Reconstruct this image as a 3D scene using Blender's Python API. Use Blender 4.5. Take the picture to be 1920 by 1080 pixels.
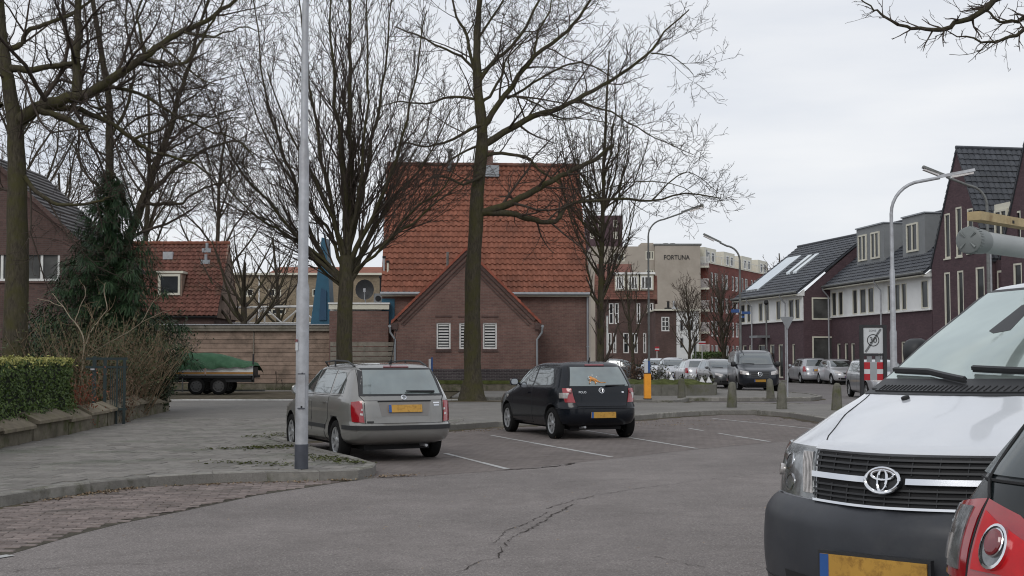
import bpy, bmesh, math, random
from mathutils import Vector, Matrix, noise
R = math.radians
scene = bpy.context.scene
for o in list(bpy.data.objects): bpy.data.objects.remove(o)

# ---------------------------------------------------------------- camera
F = 2400.0; W0, H0 = 1920, 1080; CAM_H = 1.52; PITCH = math.atan(132/F)
cam = bpy.data.cameras.new('camera'); camo = bpy.data.objects.new('camera', cam)
scene.collection.objects.link(camo); scene.camera = camo
cam.sensor_width = 36; cam.lens = 36*F/W0; cam.clip_start = .1; cam.clip_end = 2000
camo.location = (0, 0, CAM_H); camo.rotation_euler = (R(90)+PITCH, 0, 0)

# ---------------------------------------------------------------- sky and sun
world = bpy.data.worlds.new('World'); scene.world = world; world.use_nodes = True
nt = world.node_tree; nt.nodes.clear()
def N(t, **k):
    n = nt.nodes.new(t)
    for a, b in k.items(): setattr(n, a, b)
    return n
sky = N('ShaderNodeTexSky', sky_type='NISHITA', sun_disc=False); sky.sun_elevation = R(38); sky.sun_rotation = R(200)
skym = N('ShaderNodeVectorMath', operation='SCALE'); skym.inputs['Scale'].default_value = .08
nt.links.new(sky.outputs[0], skym.inputs[0])
tc = N('ShaderNodeTexCoord'); mp = N('ShaderNodeMapping'); mp.inputs['Scale'].default_value = (1, 1, 5)
nt.links.new(tc.outputs['Generated'], mp.inputs[0])
nz = N('ShaderNodeTexNoise'); nz.inputs['Scale'].default_value = 2.2; nz.inputs['Detail'].default_value = 6; nz.inputs['Roughness'].default_value = .5
nt.links.new(mp.outputs[0], nz.inputs[0])
cr = N('ShaderNodeValToRGB'); e = cr.color_ramp.elements
e[0].position = .38; e[0].color = (.63, .665, .73, 1); e[1].position = .64; e[1].color = (.80, .81, .83, 1)
nt.links.new(nz.outputs[0], cr.inputs[0])
mx = N('ShaderNodeMix', data_type='RGBA'); mx.inputs[0].default_value = .93
nt.links.new(skym.outputs[0], mx.inputs[6]); nt.links.new(cr.outputs[0], mx.inputs[7])
bg = N('ShaderNodeBackground'); bg.inputs[1].default_value = 1.0
ow = N('ShaderNodeOutputWorld'); nt.links.new(mx.outputs[2], bg.inputs[0]); nt.links.new(bg.outputs[0], ow.inputs[0])
sl = bpy.data.lights.new('sun', 'SUN'); sl.energy = .75; sl.angle = R(25); sl.color = (1, .97, .93)
so = bpy.data.objects.new('sun', sl); scene.collection.objects.link(so)
so.rotation_euler = (R(52), 0, R(-200+180)); so['kind'] = 'helper'
scene.view_settings.view_transform = 'Standard'; scene.view_settings.look = 'None'
scene.view_settings.exposure = 0.20; scene.view_settings.gamma = 1; scene.view_settings.use_curve_mapping = False
scene.render.engine = 'CYCLES'; scene.cycles.filter_width = 1.1; scene.cycles.max_bounces = 5; scene.cycles.transparent_max_bounces = 8

# ---------------------------------------------------------------- geometry of the view: pixel -> real place
CP, SP = math.cos(PITCH), math.sin(PITCH)
def P(px, py, Y):
    dx, dy = (px-960)/F, (540-py)/F
    t = Y/(CP-dy*SP)
    return Vector((dx*t, Y, CAM_H+(SP+dy*CP)*t))
def G(px, py, z=0.0):
    dx, dy = (px-960)/F, (540-py)/F
    t = (z-CAM_H)/(SP+dy*CP)
    return Vector((dx*t, (CP-dy*SP)*t, z))

# ---------------------------------------------------------------- materials
def newmat(name):
    m = bpy.data.materials.new(name); m.use_nodes = True
    return m, m.node_tree, m.node_tree.nodes['Principled BSDF']
def ramp(t, fac, c0, c1, p0=.3, p1=.7):
    r = t.nodes.new('ShaderNodeValToRGB'); e = r.color_ramp.elements
    e[0].position = p0; e[0].color = (*c0, 1); e[1].position = p1; e[1].color = (*c1, 1)
    t.links.new(fac, r.inputs[0]); return r.outputs[0]
def texn(t, vec, scale, detail=4, rough=.6, dist=0):
    n = t.nodes.new('ShaderNodeTexNoise'); n.inputs['Scale'].default_value = scale; n.inputs['Detail'].default_value = detail
    n.inputs['Roughness'].default_value = rough; n.inputs['Distortion'].default_value = dist
    if vec is not None: t.links.new(vec, n.inputs['Vector'])
    return n.outputs['Fac']
def mixc(t, fac, a, b, mode='MIX'):
    m = t.nodes.new('ShaderNodeMix'); m.data_type = 'RGBA'; m.blend_type = mode
    for i, v in ((0, fac), (6, a), (7, b)):
        if isinstance(v, (int, float)): m.inputs[i].default_value = v
        elif isinstance(v, tuple): m.inputs[i].default_value = (*v, 1)
        else: t.links.new(v, m.inputs[i])
    return m.outputs[2]
def geo(t, kind='Object'):
    if kind == 'World': return t.nodes.new('ShaderNodeNewGeometry').outputs['Position']
    return t.nodes.new('ShaderNodeTexCoord').outputs[kind]
def bump(t, b, h, s=.3, d=.01):
    n = t.nodes.new('ShaderNodeBump'); n.inputs['Strength'].default_value = s; n.inputs['Distance'].default_value = d
    t.links.new(h, n.inputs['Height']); t.links.new(n.outputs[0], b.inputs['Normal'])
def objrand(t, col, amt):
    """each separate object (brick, slab, tile) a shade of its own"""
    oi = t.nodes.new('ShaderNodeObjectInfo')
    mr = t.nodes.new('ShaderNodeMapRange'); mr.inputs[3].default_value = 1-amt; mr.inputs[4].default_value = 1+amt
    t.links.new(oi.outputs['Random'], mr.inputs[0])
    vm = t.nodes.new('ShaderNodeVectorMath'); vm.operation = 'SCALE'
    t.links.new(col, vm.inputs[0]); t.links.new(mr.outputs[0], vm.inputs['Scale']); return vm.outputs[0]
def island(t, col, amt):
    """the same for pieces joined in one mesh"""
    gi = t.nodes.new('ShaderNodeNewGeometry')
    mr = t.nodes.new('ShaderNodeMapRange'); mr.inputs[3].default_value = 1-amt; mr.inputs[4].default_value = 1+amt
    t.links.new(gi.outputs['Random Per Island'], mr.inputs[0])
    vm = t.nodes.new('ShaderNodeVectorMath'); vm.operation = 'SCALE'
    t.links.new(col, vm.inputs[0]); t.links.new(mr.outputs[0], vm.inputs['Scale']); return vm.outputs[0]
def mat(name, c, rough=.7, var=.18, scale=6, metal=0, spec=.5, bmp=0, bscale=60, orand=0, isl=0, grime=None, gscale=1.2, coords='World', coat=0):
    m, t, b = newmat(name)
    v = geo(t, coords)
    col = ramp(t, texn(t, v, scale), tuple(x*(1-var) for x in c), tuple(min(1, x*(1+var)) for x in c))
    if grime:
        f = ramp(t, texn(t, v, gscale, 6, .7), (0, 0, 0), (1, 1, 1), .5, .68)
        col = mixc(t, f, col, grime)
    if orand: col = objrand(t, col, orand)
    if isl: col = island(t, col, isl)
    t.links.new(col, b.inputs['Base Color']); b.inputs['Roughness'].default_value = rough
    b.inputs['Metallic'].default_value = metal; b.inputs['Specular IOR Level'].default_value = spec
    if coat: b.inputs['Coat Weight'].default_value = coat; b.inputs['Coat Roughness'].default_value = .06
    if bmp: bump(t, b, texn(t, v, bscale, 5), bmp)
    return m
def brickmat(name, c1, c2, mortar, w=.22, h=.065, ms=.012, rough=.85, grime=None, var=.3):
    m, t, b = newmat(name)
    v = geo(t, 'UV')
    br = t.nodes.new('ShaderNodeTexBrick'); br.inputs['Scale'].default_value = 1
    br.inputs['Brick Width'].default_value = w; br.inputs['Row Height'].default_value = h; br.inputs['Mortar Size'].default_value = ms/2
    br.inputs['Color1'].default_value = (*c1, 1); br.inputs['Color2'].default_value = (*c2, 1); br.inputs['Mortar'].default_value = (*mortar, 1)
    br.inputs['Mortar Smooth'].default_value = .2
    t.links.new(v, br.inputs['Vector'])
    wv = geo(t, 'World')
    f = ramp(t, texn(t, wv, .7, 6, .65), (1-var,)*3, (1+var*.4,)*3, .3, .7)
    col = mixc(t, 1.0, br.outputs['Color'], f, 'MULTIPLY')
    f2 = ramp(t, texn(t, wv, 9, 3, .7), (.86,)*3, (1.1,)*3, .3, .7)
    col = mixc(t, 1.0, col, f2, 'MULTIPLY')
    if grime:
        f = ramp(t, texn(t, wv, 1.6, 6, .7), (0, 0, 0), (1, 1, 1), .48, .66); col = mixc(t, f, col, grime)
    t.links.new(col, b.inputs['Base Color']); b.inputs['Roughness'].default_value = rough; b.inputs['Specular IOR Level'].default_value = .25
    bump(t, b, br.outputs['Fac'], -.5 if False else .5, -.006)
    return m
def groundmat(name, c, speck, speckamt=.35, stain=(.05, .045, .04), fine=170, stains=(.52, .8), rough=.9, patch=.2, flake=None):
    m, t, b = newmat(name)
    v = geo(t, 'World')
    base = ramp(t, texn(t, v, .35, 6, .6), tuple(x*(1-patch) for x in c), tuple(x*(1+patch*.7) for x in c), .3, .7)
    base = mixc(t, 1.0, base, ramp(t, texn(t, v, 3.2, 5, .7), (.86,)*3, (1.12,)*3, .3, .7), 'MULTIPLY')
    f = texn(t, v, fine, 2, .8)
    col = mixc(t, ramp(t, f, (0, 0, 0), (speckamt,)*3, .5, .68), base, speck)
    f3 = texn(t, v, fine*.45, 2, .8)
    col = mixc(t, ramp(t, f3, (0,)*3, (speckamt*1.3,)*3, .56, .72), col, tuple(x*.4 for x in c))
    st = ramp(t, texn(t, v, .9, 8, .75, .6), (0,)*3, (.45,)*3, *stains)
    col = mixc(t, st, col, stain)
    t.links.new(col, b.inputs['Base Color']); b.inputs['Roughness'].default_value = rough; b.inputs['Specular IOR Level'].default_value = .3
    bump(t, b, f, .5, .006)
    return m
def barkmat(name, c, moss):
    m, t, b = newmat(name); v = geo(t, 'World')
    mpn = t.nodes.new('ShaderNodeMapping'); mpn.inputs['Scale'].default_value = (1, 1, .25); t.links.new(v, mpn.inputs[0])
    f = texn(t, mpn.outputs[0], 22, 6, .7)
    col = ramp(t, f, tuple(x*.5 for x in c), tuple(x*1.6 for x in c), .3, .7)
    fm = ramp(t, texn(t, v, 2.2, 5, .7), (0,)*3, (.85,)*3, .42, .62)
    col = mixc(t, fm, col, moss)
    t.links.new(col, b.inputs['Base Color']); b.inputs['Roughness'].default_value = .95; b.inputs['Specular IOR Level'].default_value = .15
    bump(t, b, f, .8, .02); return m
def leafmat(name, c, c2):
    m, t, b = newmat(name); gi = t.nodes.new('ShaderNodeNewGeometry')
    col = ramp(t, gi.outputs['Random Per Island'], c, c2, 0, 1)
    t.links.new(col, b.inputs['Base Color']); b.inputs['Roughness'].default_value = .55; b.inputs['Specular IOR Level'].default_value = .3
    return m
def glassmat(name, c=(.03, .035, .04), refl=.25, rough=.03, tint=(.9, .95, .96), blend=.35):
    """window glass in front of a dim room: dark body and a mirror share that grows at grazing angles"""
    m = bpy.data.materials.new(name); m.use_nodes = True; t = m.node_tree; b = t.nodes['Principled BSDF']
    v = geo(t, 'World')
    col = ramp(t, texn(t, v, 1.3, 3), tuple(x*.6 for x in c), tuple(x*1.5 for x in c))
    t.links.new(col, b.inputs['Base Color']); b.inputs['Roughness'].default_value = .3; b.inputs['Specular IOR Level'].default_value = .2
    g = t.nodes.new('ShaderNodeBsdfGlossy'); g.inputs['Roughness'].default_value = rough; g.inputs['Color'].default_value = (*tint, 1)
    lw = t.nodes.new('ShaderNodeLayerWeight'); lw.inputs['Blend'].default_value = blend
    ad = t.nodes.new('ShaderNodeMath'); ad.operation = 'ADD'; ad.inputs[1].default_value = refl; ad.use_clamp = True
    t.links.new(lw.outputs['Fresnel'], ad.inputs[0])
    ms = t.nodes.new('ShaderNodeMixShader'); out = t.nodes['Material Output']
    t.links.new(ad.outputs[0], ms.inputs[0]); t.links.new(b.outputs[0], ms.inputs[1]); t.links.new(g.outputs[0], ms.inputs[2])
    t.links.new(ms.outputs[0], out.inputs['Surface']); return m
M = {}
M['asphalt'] = groundmat('asphalt', (.176, .156, .148), (.42, .39, .36), .6, (.088, .076, .070), 66, (.48, .74), patch=.26)
M['asphalt_far'] = groundmat('asphalt_far', (.165, .15, .145), (.32, .31, .3), .3, (.09, .085, .082))
M['ground'] = groundmat('ground', (.15, .14, .125), (.25, .24, .22), .3)
M['paving'] = groundmat('paving', (.188, .177, .162), (.34, .33, .31), .4, (.1, .097, .08), 80, (.48, .72))
def bays():
    m, t, b = newmat('clinker_paving'); v = geo(t, 'UV')
    br = t.nodes.new('ShaderNodeTexBrick'); br.inputs['Scale'].default_value = 1
    br.inputs['Brick Width'].default_value = .205; br.inputs['Row Height'].default_value = .1; br.inputs['Mortar Size'].default_value = .005
    br.inputs['Color1'].default_value = (.155, .134, .125, 1); br.inputs['Color2'].default_value = (.192, .166, .153, 1); br.inputs['Mortar'].default_value = (.07, .06, .055, 1)
    t.links.new(v, br.inputs['Vector']); wv = geo(t, 'World')
    col = mixc(t, 1., br.outputs[0], ramp(t, texn(t, wv, .6, 6, .65), (.78,)*3, (1.12,)*3), 'MULTIPLY')
    col = mixc(t, ramp(t, texn(t, wv, 1.1, 8, .75, .5), (0,)*3, (.55,)*3, .52, .72), col, (.075, .062, .052))
    t.links.new(col, b.inputs['Base Color']); b.inputs['Roughness'].default_value = .9; b.inputs['Specular IOR Level'].default_value = .25
    bump(t, b, texn(t, wv, 90, 3), .4, .006); return m
M['bays'] = bays()
M['clinker'] = mat('clinker', (.188, .156, .144), .9, .25, 14, spec=.2, bmp=.4, orand=.22, grime=(.11, .095, .085))
M['clinker_mass'] = mat('clinker_mass', (.188, .156, .144), .9, .25, 14, spec=.2, bmp=.4, isl=.22, grime=(.11, .095, .085))
M['joint'] = mat('joint_sand', (.075, .068, .055), 1, .4, 9, spec=.1, bmp=.5)
M['slab'] = mat('slab', (.194, .182, .166), .9, .16, 11, spec=.25, bmp=.4, orand=.17, grime=(.12, .125, .1), gscale=.9)
M['slab_mass'] = mat('slab_mass', (.194, .182, .166), .9, .16, 11, spec=.25, bmp=.4, isl=.15, grime=(.12, .125, .1), gscale=.9)
M['kerb'] = mat('kerb_concrete', (.22, .21, .19), .9, .25, 7, spec=.2, bmp=.6, orand=.16, grime=(.085, .085, .055), gscale=2.4)
M['kerb_light'] = mat('kerb_light', (.62, .62, .60), .9, .12, 7, spec=.2, bmp=.4, orand=.08, grime=(.40, .40, .37), gscale=2)
M['mossy'] = mat('mossy_concrete', (.145, .13, .10), .95, .35, 3, spec=.1, bmp=.6, grime=(.055, .065, .02), gscale=1.8)
M['coping'] = mat('coping_stone', (.20, .172, .13), .95, .3, 5, spec=.1, bmp=.7, grime=(.11, .105, .06), gscale=2.5)
M['moss'] = mat('moss', (.075, .085, .03), 1, .45, 4, spec=.05, bmp=.9, bscale=40)
M['line'] = mat('line_paint', (.42, .42, .41), .8, .3, 5, spec=.2, grime=(.22, .2, .19), gscale=5)
M['dirt'] = mat('dirt', (.10, .085, .065), 1, .4, 2.5, spec=.05, bmp=.8, grime=(.06, .06, .03))
M['leaf_litter'] = leafmat('leaf_litter', (.10, .06, .035), (.3, .22, .13))
M['crack'] = mat('crack', (.060, .052, .048), 1, .3, 10, spec=.05)
M['brick'] = brickmat('house_brick', (.212, .120, .100), (.165, .094, .082), (.20, .17, .145), .22, .065, .012)
M['brick_dark'] = brickmat('dark_plinth_brick', (.07, .055, .06), (.05, .04, .045), (.16, .15, .14), .22, .065, .014)
M['brick_purple'] = brickmat('purple_brick', (.108, .068, .076), (.082, .052, .06), (.085, .062, .066), .22, .065, .01, var=.15)
M['brick_red'] = brickmat('red_brick', (.215, .068, .054), (.18, .056, .048), (.18, .11, .09), .22, .065, .01)
M['brick_brown'] = brickmat('brown_brick', (.13, .08, .07), (.10, .064, .058), (.12, .10, .09), .22, .065, .012)
M['brick_buff'] = brickmat('buff_brick', (.30, .24, .16), (.24, .19, .13), (.25, .22, .17), .22, .065, .012)
M['render_beige'] = mat('beige_render', (.37, .33, .28), .9, .08, .6, spec=.15, grime=(.31, .275, .23), gscale=.25)
M['white_render'] = mat('white_render', (.74, .75, .74), .85, .05, 1, spec=.2, grime=(.62, .63, .62), gscale=.4)
M['white'] = mat('white_paint', (.72, .72, .70), .5, .05, 4, grime=(.55, .55, .52), gscale=3)
M['cream'] = mat('cream_paint', (.62, .60, .50), .6, .06, 4)
M['grey_zinc'] = mat('zinc', (.30, .32, .34), .45, .12, 3, metal=.3)
M['grey_panel'] = mat('grey_dormer_panel', (.20, .21, .215), .7, .08, 2)
M['galv'] = mat('galvanised_steel', (.40, .41, .43), .55, .13, 8, metal=.35, spec=.5, grime=(.31, .31, .32), gscale=3)
M['galv_dark'] = mat('weathered_pole', (.16, .165, .16), .6, .15, 8, metal=.3, grime=(.1, .1, .09), gscale=3)
M['sleeve'] = mat('dark_pole_sleeve', (.055, .06, .075), .6, .2, 8)
M['tile_red'] = mat('red_clay_tile', (.228, .095, .064), .85, .18, 5, spec=.12, bmp=.3, orand=.14, isl=.13, grime=(.165, .075, .054), gscale=1.1)
M['tile_red_old'] = mat('old_red_tile', (.165, .075, .058), .85, .25, 5, spec=.2, isl=.22, grime=(.11, .07, .05), gscale=.9)
M['tile_dark'] = mat('dark_roof_tile', (.055, .060, .070), .5, .2, 4, spec=.4, isl=.2, grime=(.06, .064, .07), gscale=.6)
M['tile_grey'] = mat('grey_roof_tile', (.10, .095, .095), .8, .2, 4, spec=.25, isl=.22)
M['verge_red'] = mat('verge_red', (.28, .085, .055), .75, .2, 5, spec=.3, orand=.15)
M['glass'] = glassmat('window_glass', (.016, .018, .02), .0, blend=.12)
M['glass_curtain'] = glassmat('curtained_glass', (.07, .07, .067), .0, blend=.12)
M['blind'] = mat('blind_slat', (.62, .62, .6), .6, .05, 3)
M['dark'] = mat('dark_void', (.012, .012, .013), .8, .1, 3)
M['wood_board'] = mat('weathered_board', (.27, .20, .158), .85, .18, 3.5, spec=.15, bmp=.4, orand=.13, grime=(.15, .115, .09), gscale=1.5)
M['wood_grey'] = mat('grey_board', (.21, .19, .16), .9, .2, 4, spec=.1, bmp=.4, orand=.1, grime=(.12, .11, .08))
M['wood_beam'] = mat('pine_beam', (.42, .33, .19), .8, .2, 9, spec=.2, bmp=.3, grime=(.25, .17, .09), gscale=5)
M['bark'] = barkmat('bark', (.055, .046, .036), (.056, .052, .028))
M['bark_moss'] = barkmat('mossy_bark', (.060, .052, .038), (.066, .062, .026))
M['twig'] = mat('twig', (.066, .053, .044), .9, .3, 3, spec=.1)
M['twig_tan'] = mat('tan_stem', (.20, .15, .10), .9, .35, 3, spec=.1)
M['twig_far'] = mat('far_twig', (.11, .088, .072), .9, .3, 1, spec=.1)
M['conifer'] = leafmat('conifer_needles', (.018, .042, .019), (.05, .095, .04))
M['hedge_leaf'] = leafmat('hedge_leaf', (.026, .05, .011), (.10, .15, .034))
M['hedge_yellow'] = leafmat('hedge_yellow', (.22, .22, .06), (.34, .32, .1))
M['shrub_leaf'] = leafmat('shrub_leaf', (.03, .04, .018), (.08, .085, .035))
M['shrub_brown'] = leafmat('shrub_brown', (.07, .04, .025), (.13, .07, .04))
M['shrub_red'] = leafmat('shrub_red', (.14, .03, .015), (.25, .07, .03))
M['holly'] = leafmat('holly_leaf', (.012, .022, .01), (.035, .055, .022))
M['gate'] = mat('dark_green_metal', (.010, .022, .022), .6, .2, 5)
M['tarp'] = mat('green_tarpaulin', (.045, .105, .058), .8, .18, 3, spec=.15, grime=(.07, .14, .085), gscale=2)
M['rubber'] = mat('rubber', (.012, .012, .012), .85, .2, 9, spec=.12)
M['black_plastic'] = mat('black_plastic', (.022, .023, .025), .55, .15, 9)
M['grey_plastic'] = mat('grey_bumper', (.034, .037, .044), .42, .15, 4, spec=.4, bmp=.06, bscale=500, grime=(.05, .052, .056), gscale=3)
M['chrome'] = mat('chrome', (.72, .73, .75), .12, .03, 3, metal=1)
M['alloy'] = mat('alloy', (.42, .43, .44), .35, .08, 5, metal=.6)
def paint(name, c, rough=.3, metal=.0, coat=1, var=.04):
    return mat(name, c, rough, var, 2, metal=metal, coat=coat, grime=tuple(x*.86+.008 for x in c), gscale=1.5)
M['p_skoda'] = paint('greige_metallic', (.228, .224, .212), .35, .45)
M['p_polo'] = mat('blue_black_paint', (.004, .006, .010), .22, .1, 2, spec=.28, coat=.25)
M['p_white'] = paint('white_van_paint', (.60, .62, .65), .3)
M['p_black'] = mat('black_car_paint', (.008, .011, .012), .22, .1, 2, spec=.3, coat=.35)
M['p_vito'] = mat('charcoal_van_paint', (.018, .021, .028), .28, .1, 2, spec=.35, coat=.4)
M['p_silver'] = paint('silver_paint', (.40, .41, .43), .3, .4)
M['p_silver2'] = paint('bright_silver_paint', (.5, .51, .53), .3, .3)
M['p_grey'] = paint('grey_paint', (.12, .125, .13), .3, .4)
M['carglass'] = glassmat('car_glass', (.016, .02, .02), .16, blend=.3)
M['rearglass'] = glassmat('tinted_rear_glass', (.115, .14, .135), .14, .08)
M['vanshield'] = glassmat('windscreen_glass', (.20, .235, .22), .20, .05, (.82, .93, .89))
M['blackglass'] = glassmat('privacy_glass', (.012, .016, .014), .04, .1)
M['lamp_red'] = mat('red_lens', (.30, .007, .014), .12, .12, 20, spec=.6, coat=1)
M['lamp_red_bright'] = mat('bright_red_lens', (.52, .008, .012), .25, .15, 14, spec=.25, coat=.3)
M['lamp_red_dark'] = mat('dark_red_lens', (.16, .01, .015), .15, .15, 20, spec=.6, coat=1)
M['lamp_clear'] = mat('clear_lens', (.50, .47, .45), .15, .3, 25, spec=.6, metal=.4, coat=1)
M['lamp_dim'] = mat('dim_reflector', (.22, .23, .235), .2, .5, 18, metal=.6, coat=1)
M['plate'] = mat('yellow_plate', (.50, .275, .045), .5, .08, 9, grime=(.27, .135, .02), gscale=17)
M['plate_blue'] = mat('plate_blue', (.02, .09, .30), .5, .05, 9)
M['orange'] = mat('orange_marker', (.80, .32, .02), .5, .08, 9)
M['blue'] = mat('blue_paint', (.015, .085, .14), .45, .12, 2)
M['blue_sign'] = mat('blue_sign', (.02, .07, .22), .5, .08, 2)
M['sign_white'] = mat('sign_white', (.55, .57, .58), .4, .05, 4)
M['sign_grey'] = mat('sign_back', (.23, .24, .25), .5, .1, 4, metal=.3)
M['red_sign'] = mat('red_sign', (.40, .012, .02), .45, .05, 4)
M['pvc'] = mat('grey_pvc', (.30, .315, .31), .5, .06, 4)
M['pvc_dark'] = mat('dark_pvc_cap', (.17, .185, .18), .5, .08, 6)
M['tiger'] = mat('orange_sticker', (.60, .27, .08), .6, .3, 25)
M['black_letter'] = mat('black_letter', (.015, .015, .015), .6, .05, 4)
M['plastic_white'] = mat('white_plastic', (.65, .65, .63), .4, .05, 4)

# ---------------------------------------------------------------- objects
COL = scene.collection
BASE = {}
def tag(o, label=None, cat=None, group=None, kind=None):
    if label: o['label'] = label
    if cat: o['category'] = cat
    if group: o['group'] = group
    if kind: o['kind'] = kind
    return o
def thing(name, label, cat, loc=(0, 0, 0), group=None, rz=0):
    o = bpy.data.objects.new(name, None); COL.objects.link(o); o.empty_display_size = .3
    o.location = loc; o.rotation_euler = (0, 0, rz); BASE[o] = Vector(loc) if not rz else Vector((0, 0, 0))
    return tag(o, label, cat, group)
class Fr:
    """a wall's own axes: u along it, n out of it, z up"""
    def __init__(s, o, ud, side=1):
        s.o = Vector((o[0], o[1], o[2] if len(o) > 2 else 0)); s.u = Vector((ud[0], ud[1], 0)).normalized()
        s.n = Vector((s.u.y, -s.u.x, 0))*side
    def __call__(s, u, n, z): return s.o+s.u*u+s.n*n+Vector((0, 0, z))
ID = Fr((0, 0, 0), (1, 0)); ID.n = Vector((0, 1, 0))
class MB:
    def __init__(s, fr=ID): s.v = []; s.f = []; s.m = []; s.fr = fr; s.loc = []; s.smooth = False; s.nouv = False
    def add(s, verts, faces, mi=0):
        k = len(s.v)
        for p in verts: s.loc.append(tuple(p)); s.v.append(s.fr(*p))
        for f in faces: s.f.append(tuple(i+k for i in f)); s.m.append(mi)
    def box(s, u0, u1, n0, n1, z0, z1, mi=0):
        s.add([(u, n, z) for z in (z0, z1) for n in (n0, n1) for u in (u0, u1)],
              [(0, 2, 3, 1), (4, 5, 7, 6), (0, 1, 5, 4), (2, 6, 7, 3), (0, 4, 6, 2), (1, 3, 7, 5)], mi)
    def quad(s, a, b, c, d, mi=0): s.add([a, b, c, d], [(0, 1, 2, 3)], mi)
    def prism(s, poly, n0, n1, mi=0, axis='n'):
        """polygon in (u,z) extruded along n, or in (n,z) extruded along u"""
        k = len(poly)
        if axis == 'n': vs = [(p[0], n0, p[1]) for p in poly]+[(p[0], n1, p[1]) for p in poly]
        elif axis == 'u': vs = [(n0, p[0], p[1]) for p in poly]+[(n1, p[0], p[1]) for p in poly]
        else: vs = [(p[0], p[1], n0) for p in poly]+[(p[0], p[1], n1) for p in poly]
        s.add(vs, [tuple(range(k)), tuple(range(2*k-1, k-1, -1))]+[(i, (i+1) % k, (i+1) % k+k, i+k) for i in range(k)], mi)
    def tube(s, pts, rad, n=6, cap=True, mi=0):
        k = len(s.v); pts = [Vector(p) for p in pts]; m = len(pts)
        if not isinstance(rad, (list, tuple)): rad = [rad]*m
        ref = Vector((.3, .2, 1)).normalized()
        d0 = (pts[-1]-pts[0]).normalized()
        if abs(d0.dot(ref)) > .9: ref = Vector((1, .1, .05)).normalized()
        for i in range(m):
            d = (pts[min(i+1, m-1)]-pts[max(i-1, 0)])
            d = d.normalized() if d.length > 1e-9 else Vector((0, 0, 1))
            a = d.cross(ref).normalized(); b = d.cross(a)
            for j in range(n):
                t = 2*math.pi*j/n; q = pts[i]+(a*math.cos(t)+b*math.sin(t))*rad[i]
                s.loc.append(tuple(q)); s.v.append(s.fr(*q))
        for i in range(m-1):
            for j in range(n):
                s.f.append((k+i*n+j, k+i*n+(j+1) % n, k+(i+1)*n+(j+1) % n, k+(i+1)*n+j)); s.m.append(mi)
        if cap:
            s.f.append(tuple(k+j for j in range(n))[::-1]); s.m.append(mi)
            s.f.append(tuple(k+(m-1)*n+j for j in range(n))); s.m.append(mi)
    def build(s, name, m, parent=None, label=None, kind=None, uv=True, smooth=None, cat=None, group=None, fix=True):
        me = bpy.data.meshes.new(name); base = BASE.get(parent, Vector((0, 0, 0))) if parent else Vector((0, 0, 0))
        me.from_pydata([tuple(p-base) for p in s.v], [], s.f)
        for x in (m if isinstance(m, (list, tuple)) else [m]): me.materials.append(M[x] if isinstance(x, str) else x)
        if any(s.m): me.polygons.foreach_set('material_index', s.m)
        if uv and len(s.v) < 60000:
            ul = me.uv_layers.new(name='UVMap'); me.update()
            L = s.loc
            for p in me.polygons:
                vs = [Vector(L[i]) for i in p.vertices]
                nn = Vector((0, 0, 0))
                for i in range(len(vs)):
                    a, b = vs[i], vs[(i+1) % len(vs)]
                    nn += a.cross(b)
                flat = abs(nn.z) > .8*nn.length
                for li, q in zip(p.loop_indices, vs): ul.data[li].uv = (q.x, q.y) if flat else (q.x+q.y, q.z)
        if smooth if smooth is not None else s.smooth:
            me.polygons.foreach_set('use_smooth', [True]*len(me.polygons))
            me.set_sharp_from_angle(angle=R(38))
        if fix:
            bm = bmesh.new(); bm.from_mesh(me); bmesh.ops.recalc_face_normals(bm, faces=bm.faces); bm.to_mesh(me); bm.free()
        o = bpy.data.objects.new(name, me); COL.objects.link(o)
        if parent: o.parent = parent; BASE[o] = base
        return tag(o, label, cat, group, kind)
def inst(o, name, loc, rz=0, parent=None, rot=None):
    c = bpy.data.objects.new(name, o.data if not isinstance(o, bpy.types.Mesh) else o); COL.objects.link(c)
    c.location = Vector(loc)-(BASE.get(parent, Vector((0, 0, 0))) if parent else Vector((0, 0, 0)))
    c.rotation_euler = rot or (0, 0, rz)
    if parent: c.parent = parent; BASE[c] = BASE[parent]
    return c
def copy_tree(o, parent=None):
    c = o.copy(); COL.objects.link(c); c.parent = parent
    for ch in list(o.children): copy_tree(ch, c)
    return c
def text(parent, name, body, size, loc, rot, m, ext=.004):
    cu = bpy.data.curves.new(name, 'FONT'); cu.body = body; cu.size = size; cu.extrude = ext; cu.align_x = 'CENTER'; cu.align_y = 'CENTER'
    t = bpy.data.objects.new('tmp', cu); COL.objects.link(t); bpy.context.view_layer.update()
    me = bpy.data.meshes.new_from_object(t.evaluated_get(bpy.context.evaluated_depsgraph_get())); bpy.data.objects.remove(t)
    me.materials.clear(); me.materials.append(M[m])
    o = bpy.data.objects.new(name, me); COL.objects.link(o); o.parent = parent
    o.location = Vector(loc)-BASE.get(parent, Vector((0, 0, 0))); o.rotation_euler = rot
    return o
def pip(x, y, poly):
    c = False; n = len(poly); j = n-1
    for i in range(n):
        xi, yi = poly[i][0], poly[i][1]; xj, yj = poly[j][0], poly[j][1]
        if (yi > y) != (yj > y) and x < (xj-xi)*(y-yi)/(yj-yi)+xi: c = not c
        j = i
    return c
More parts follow.
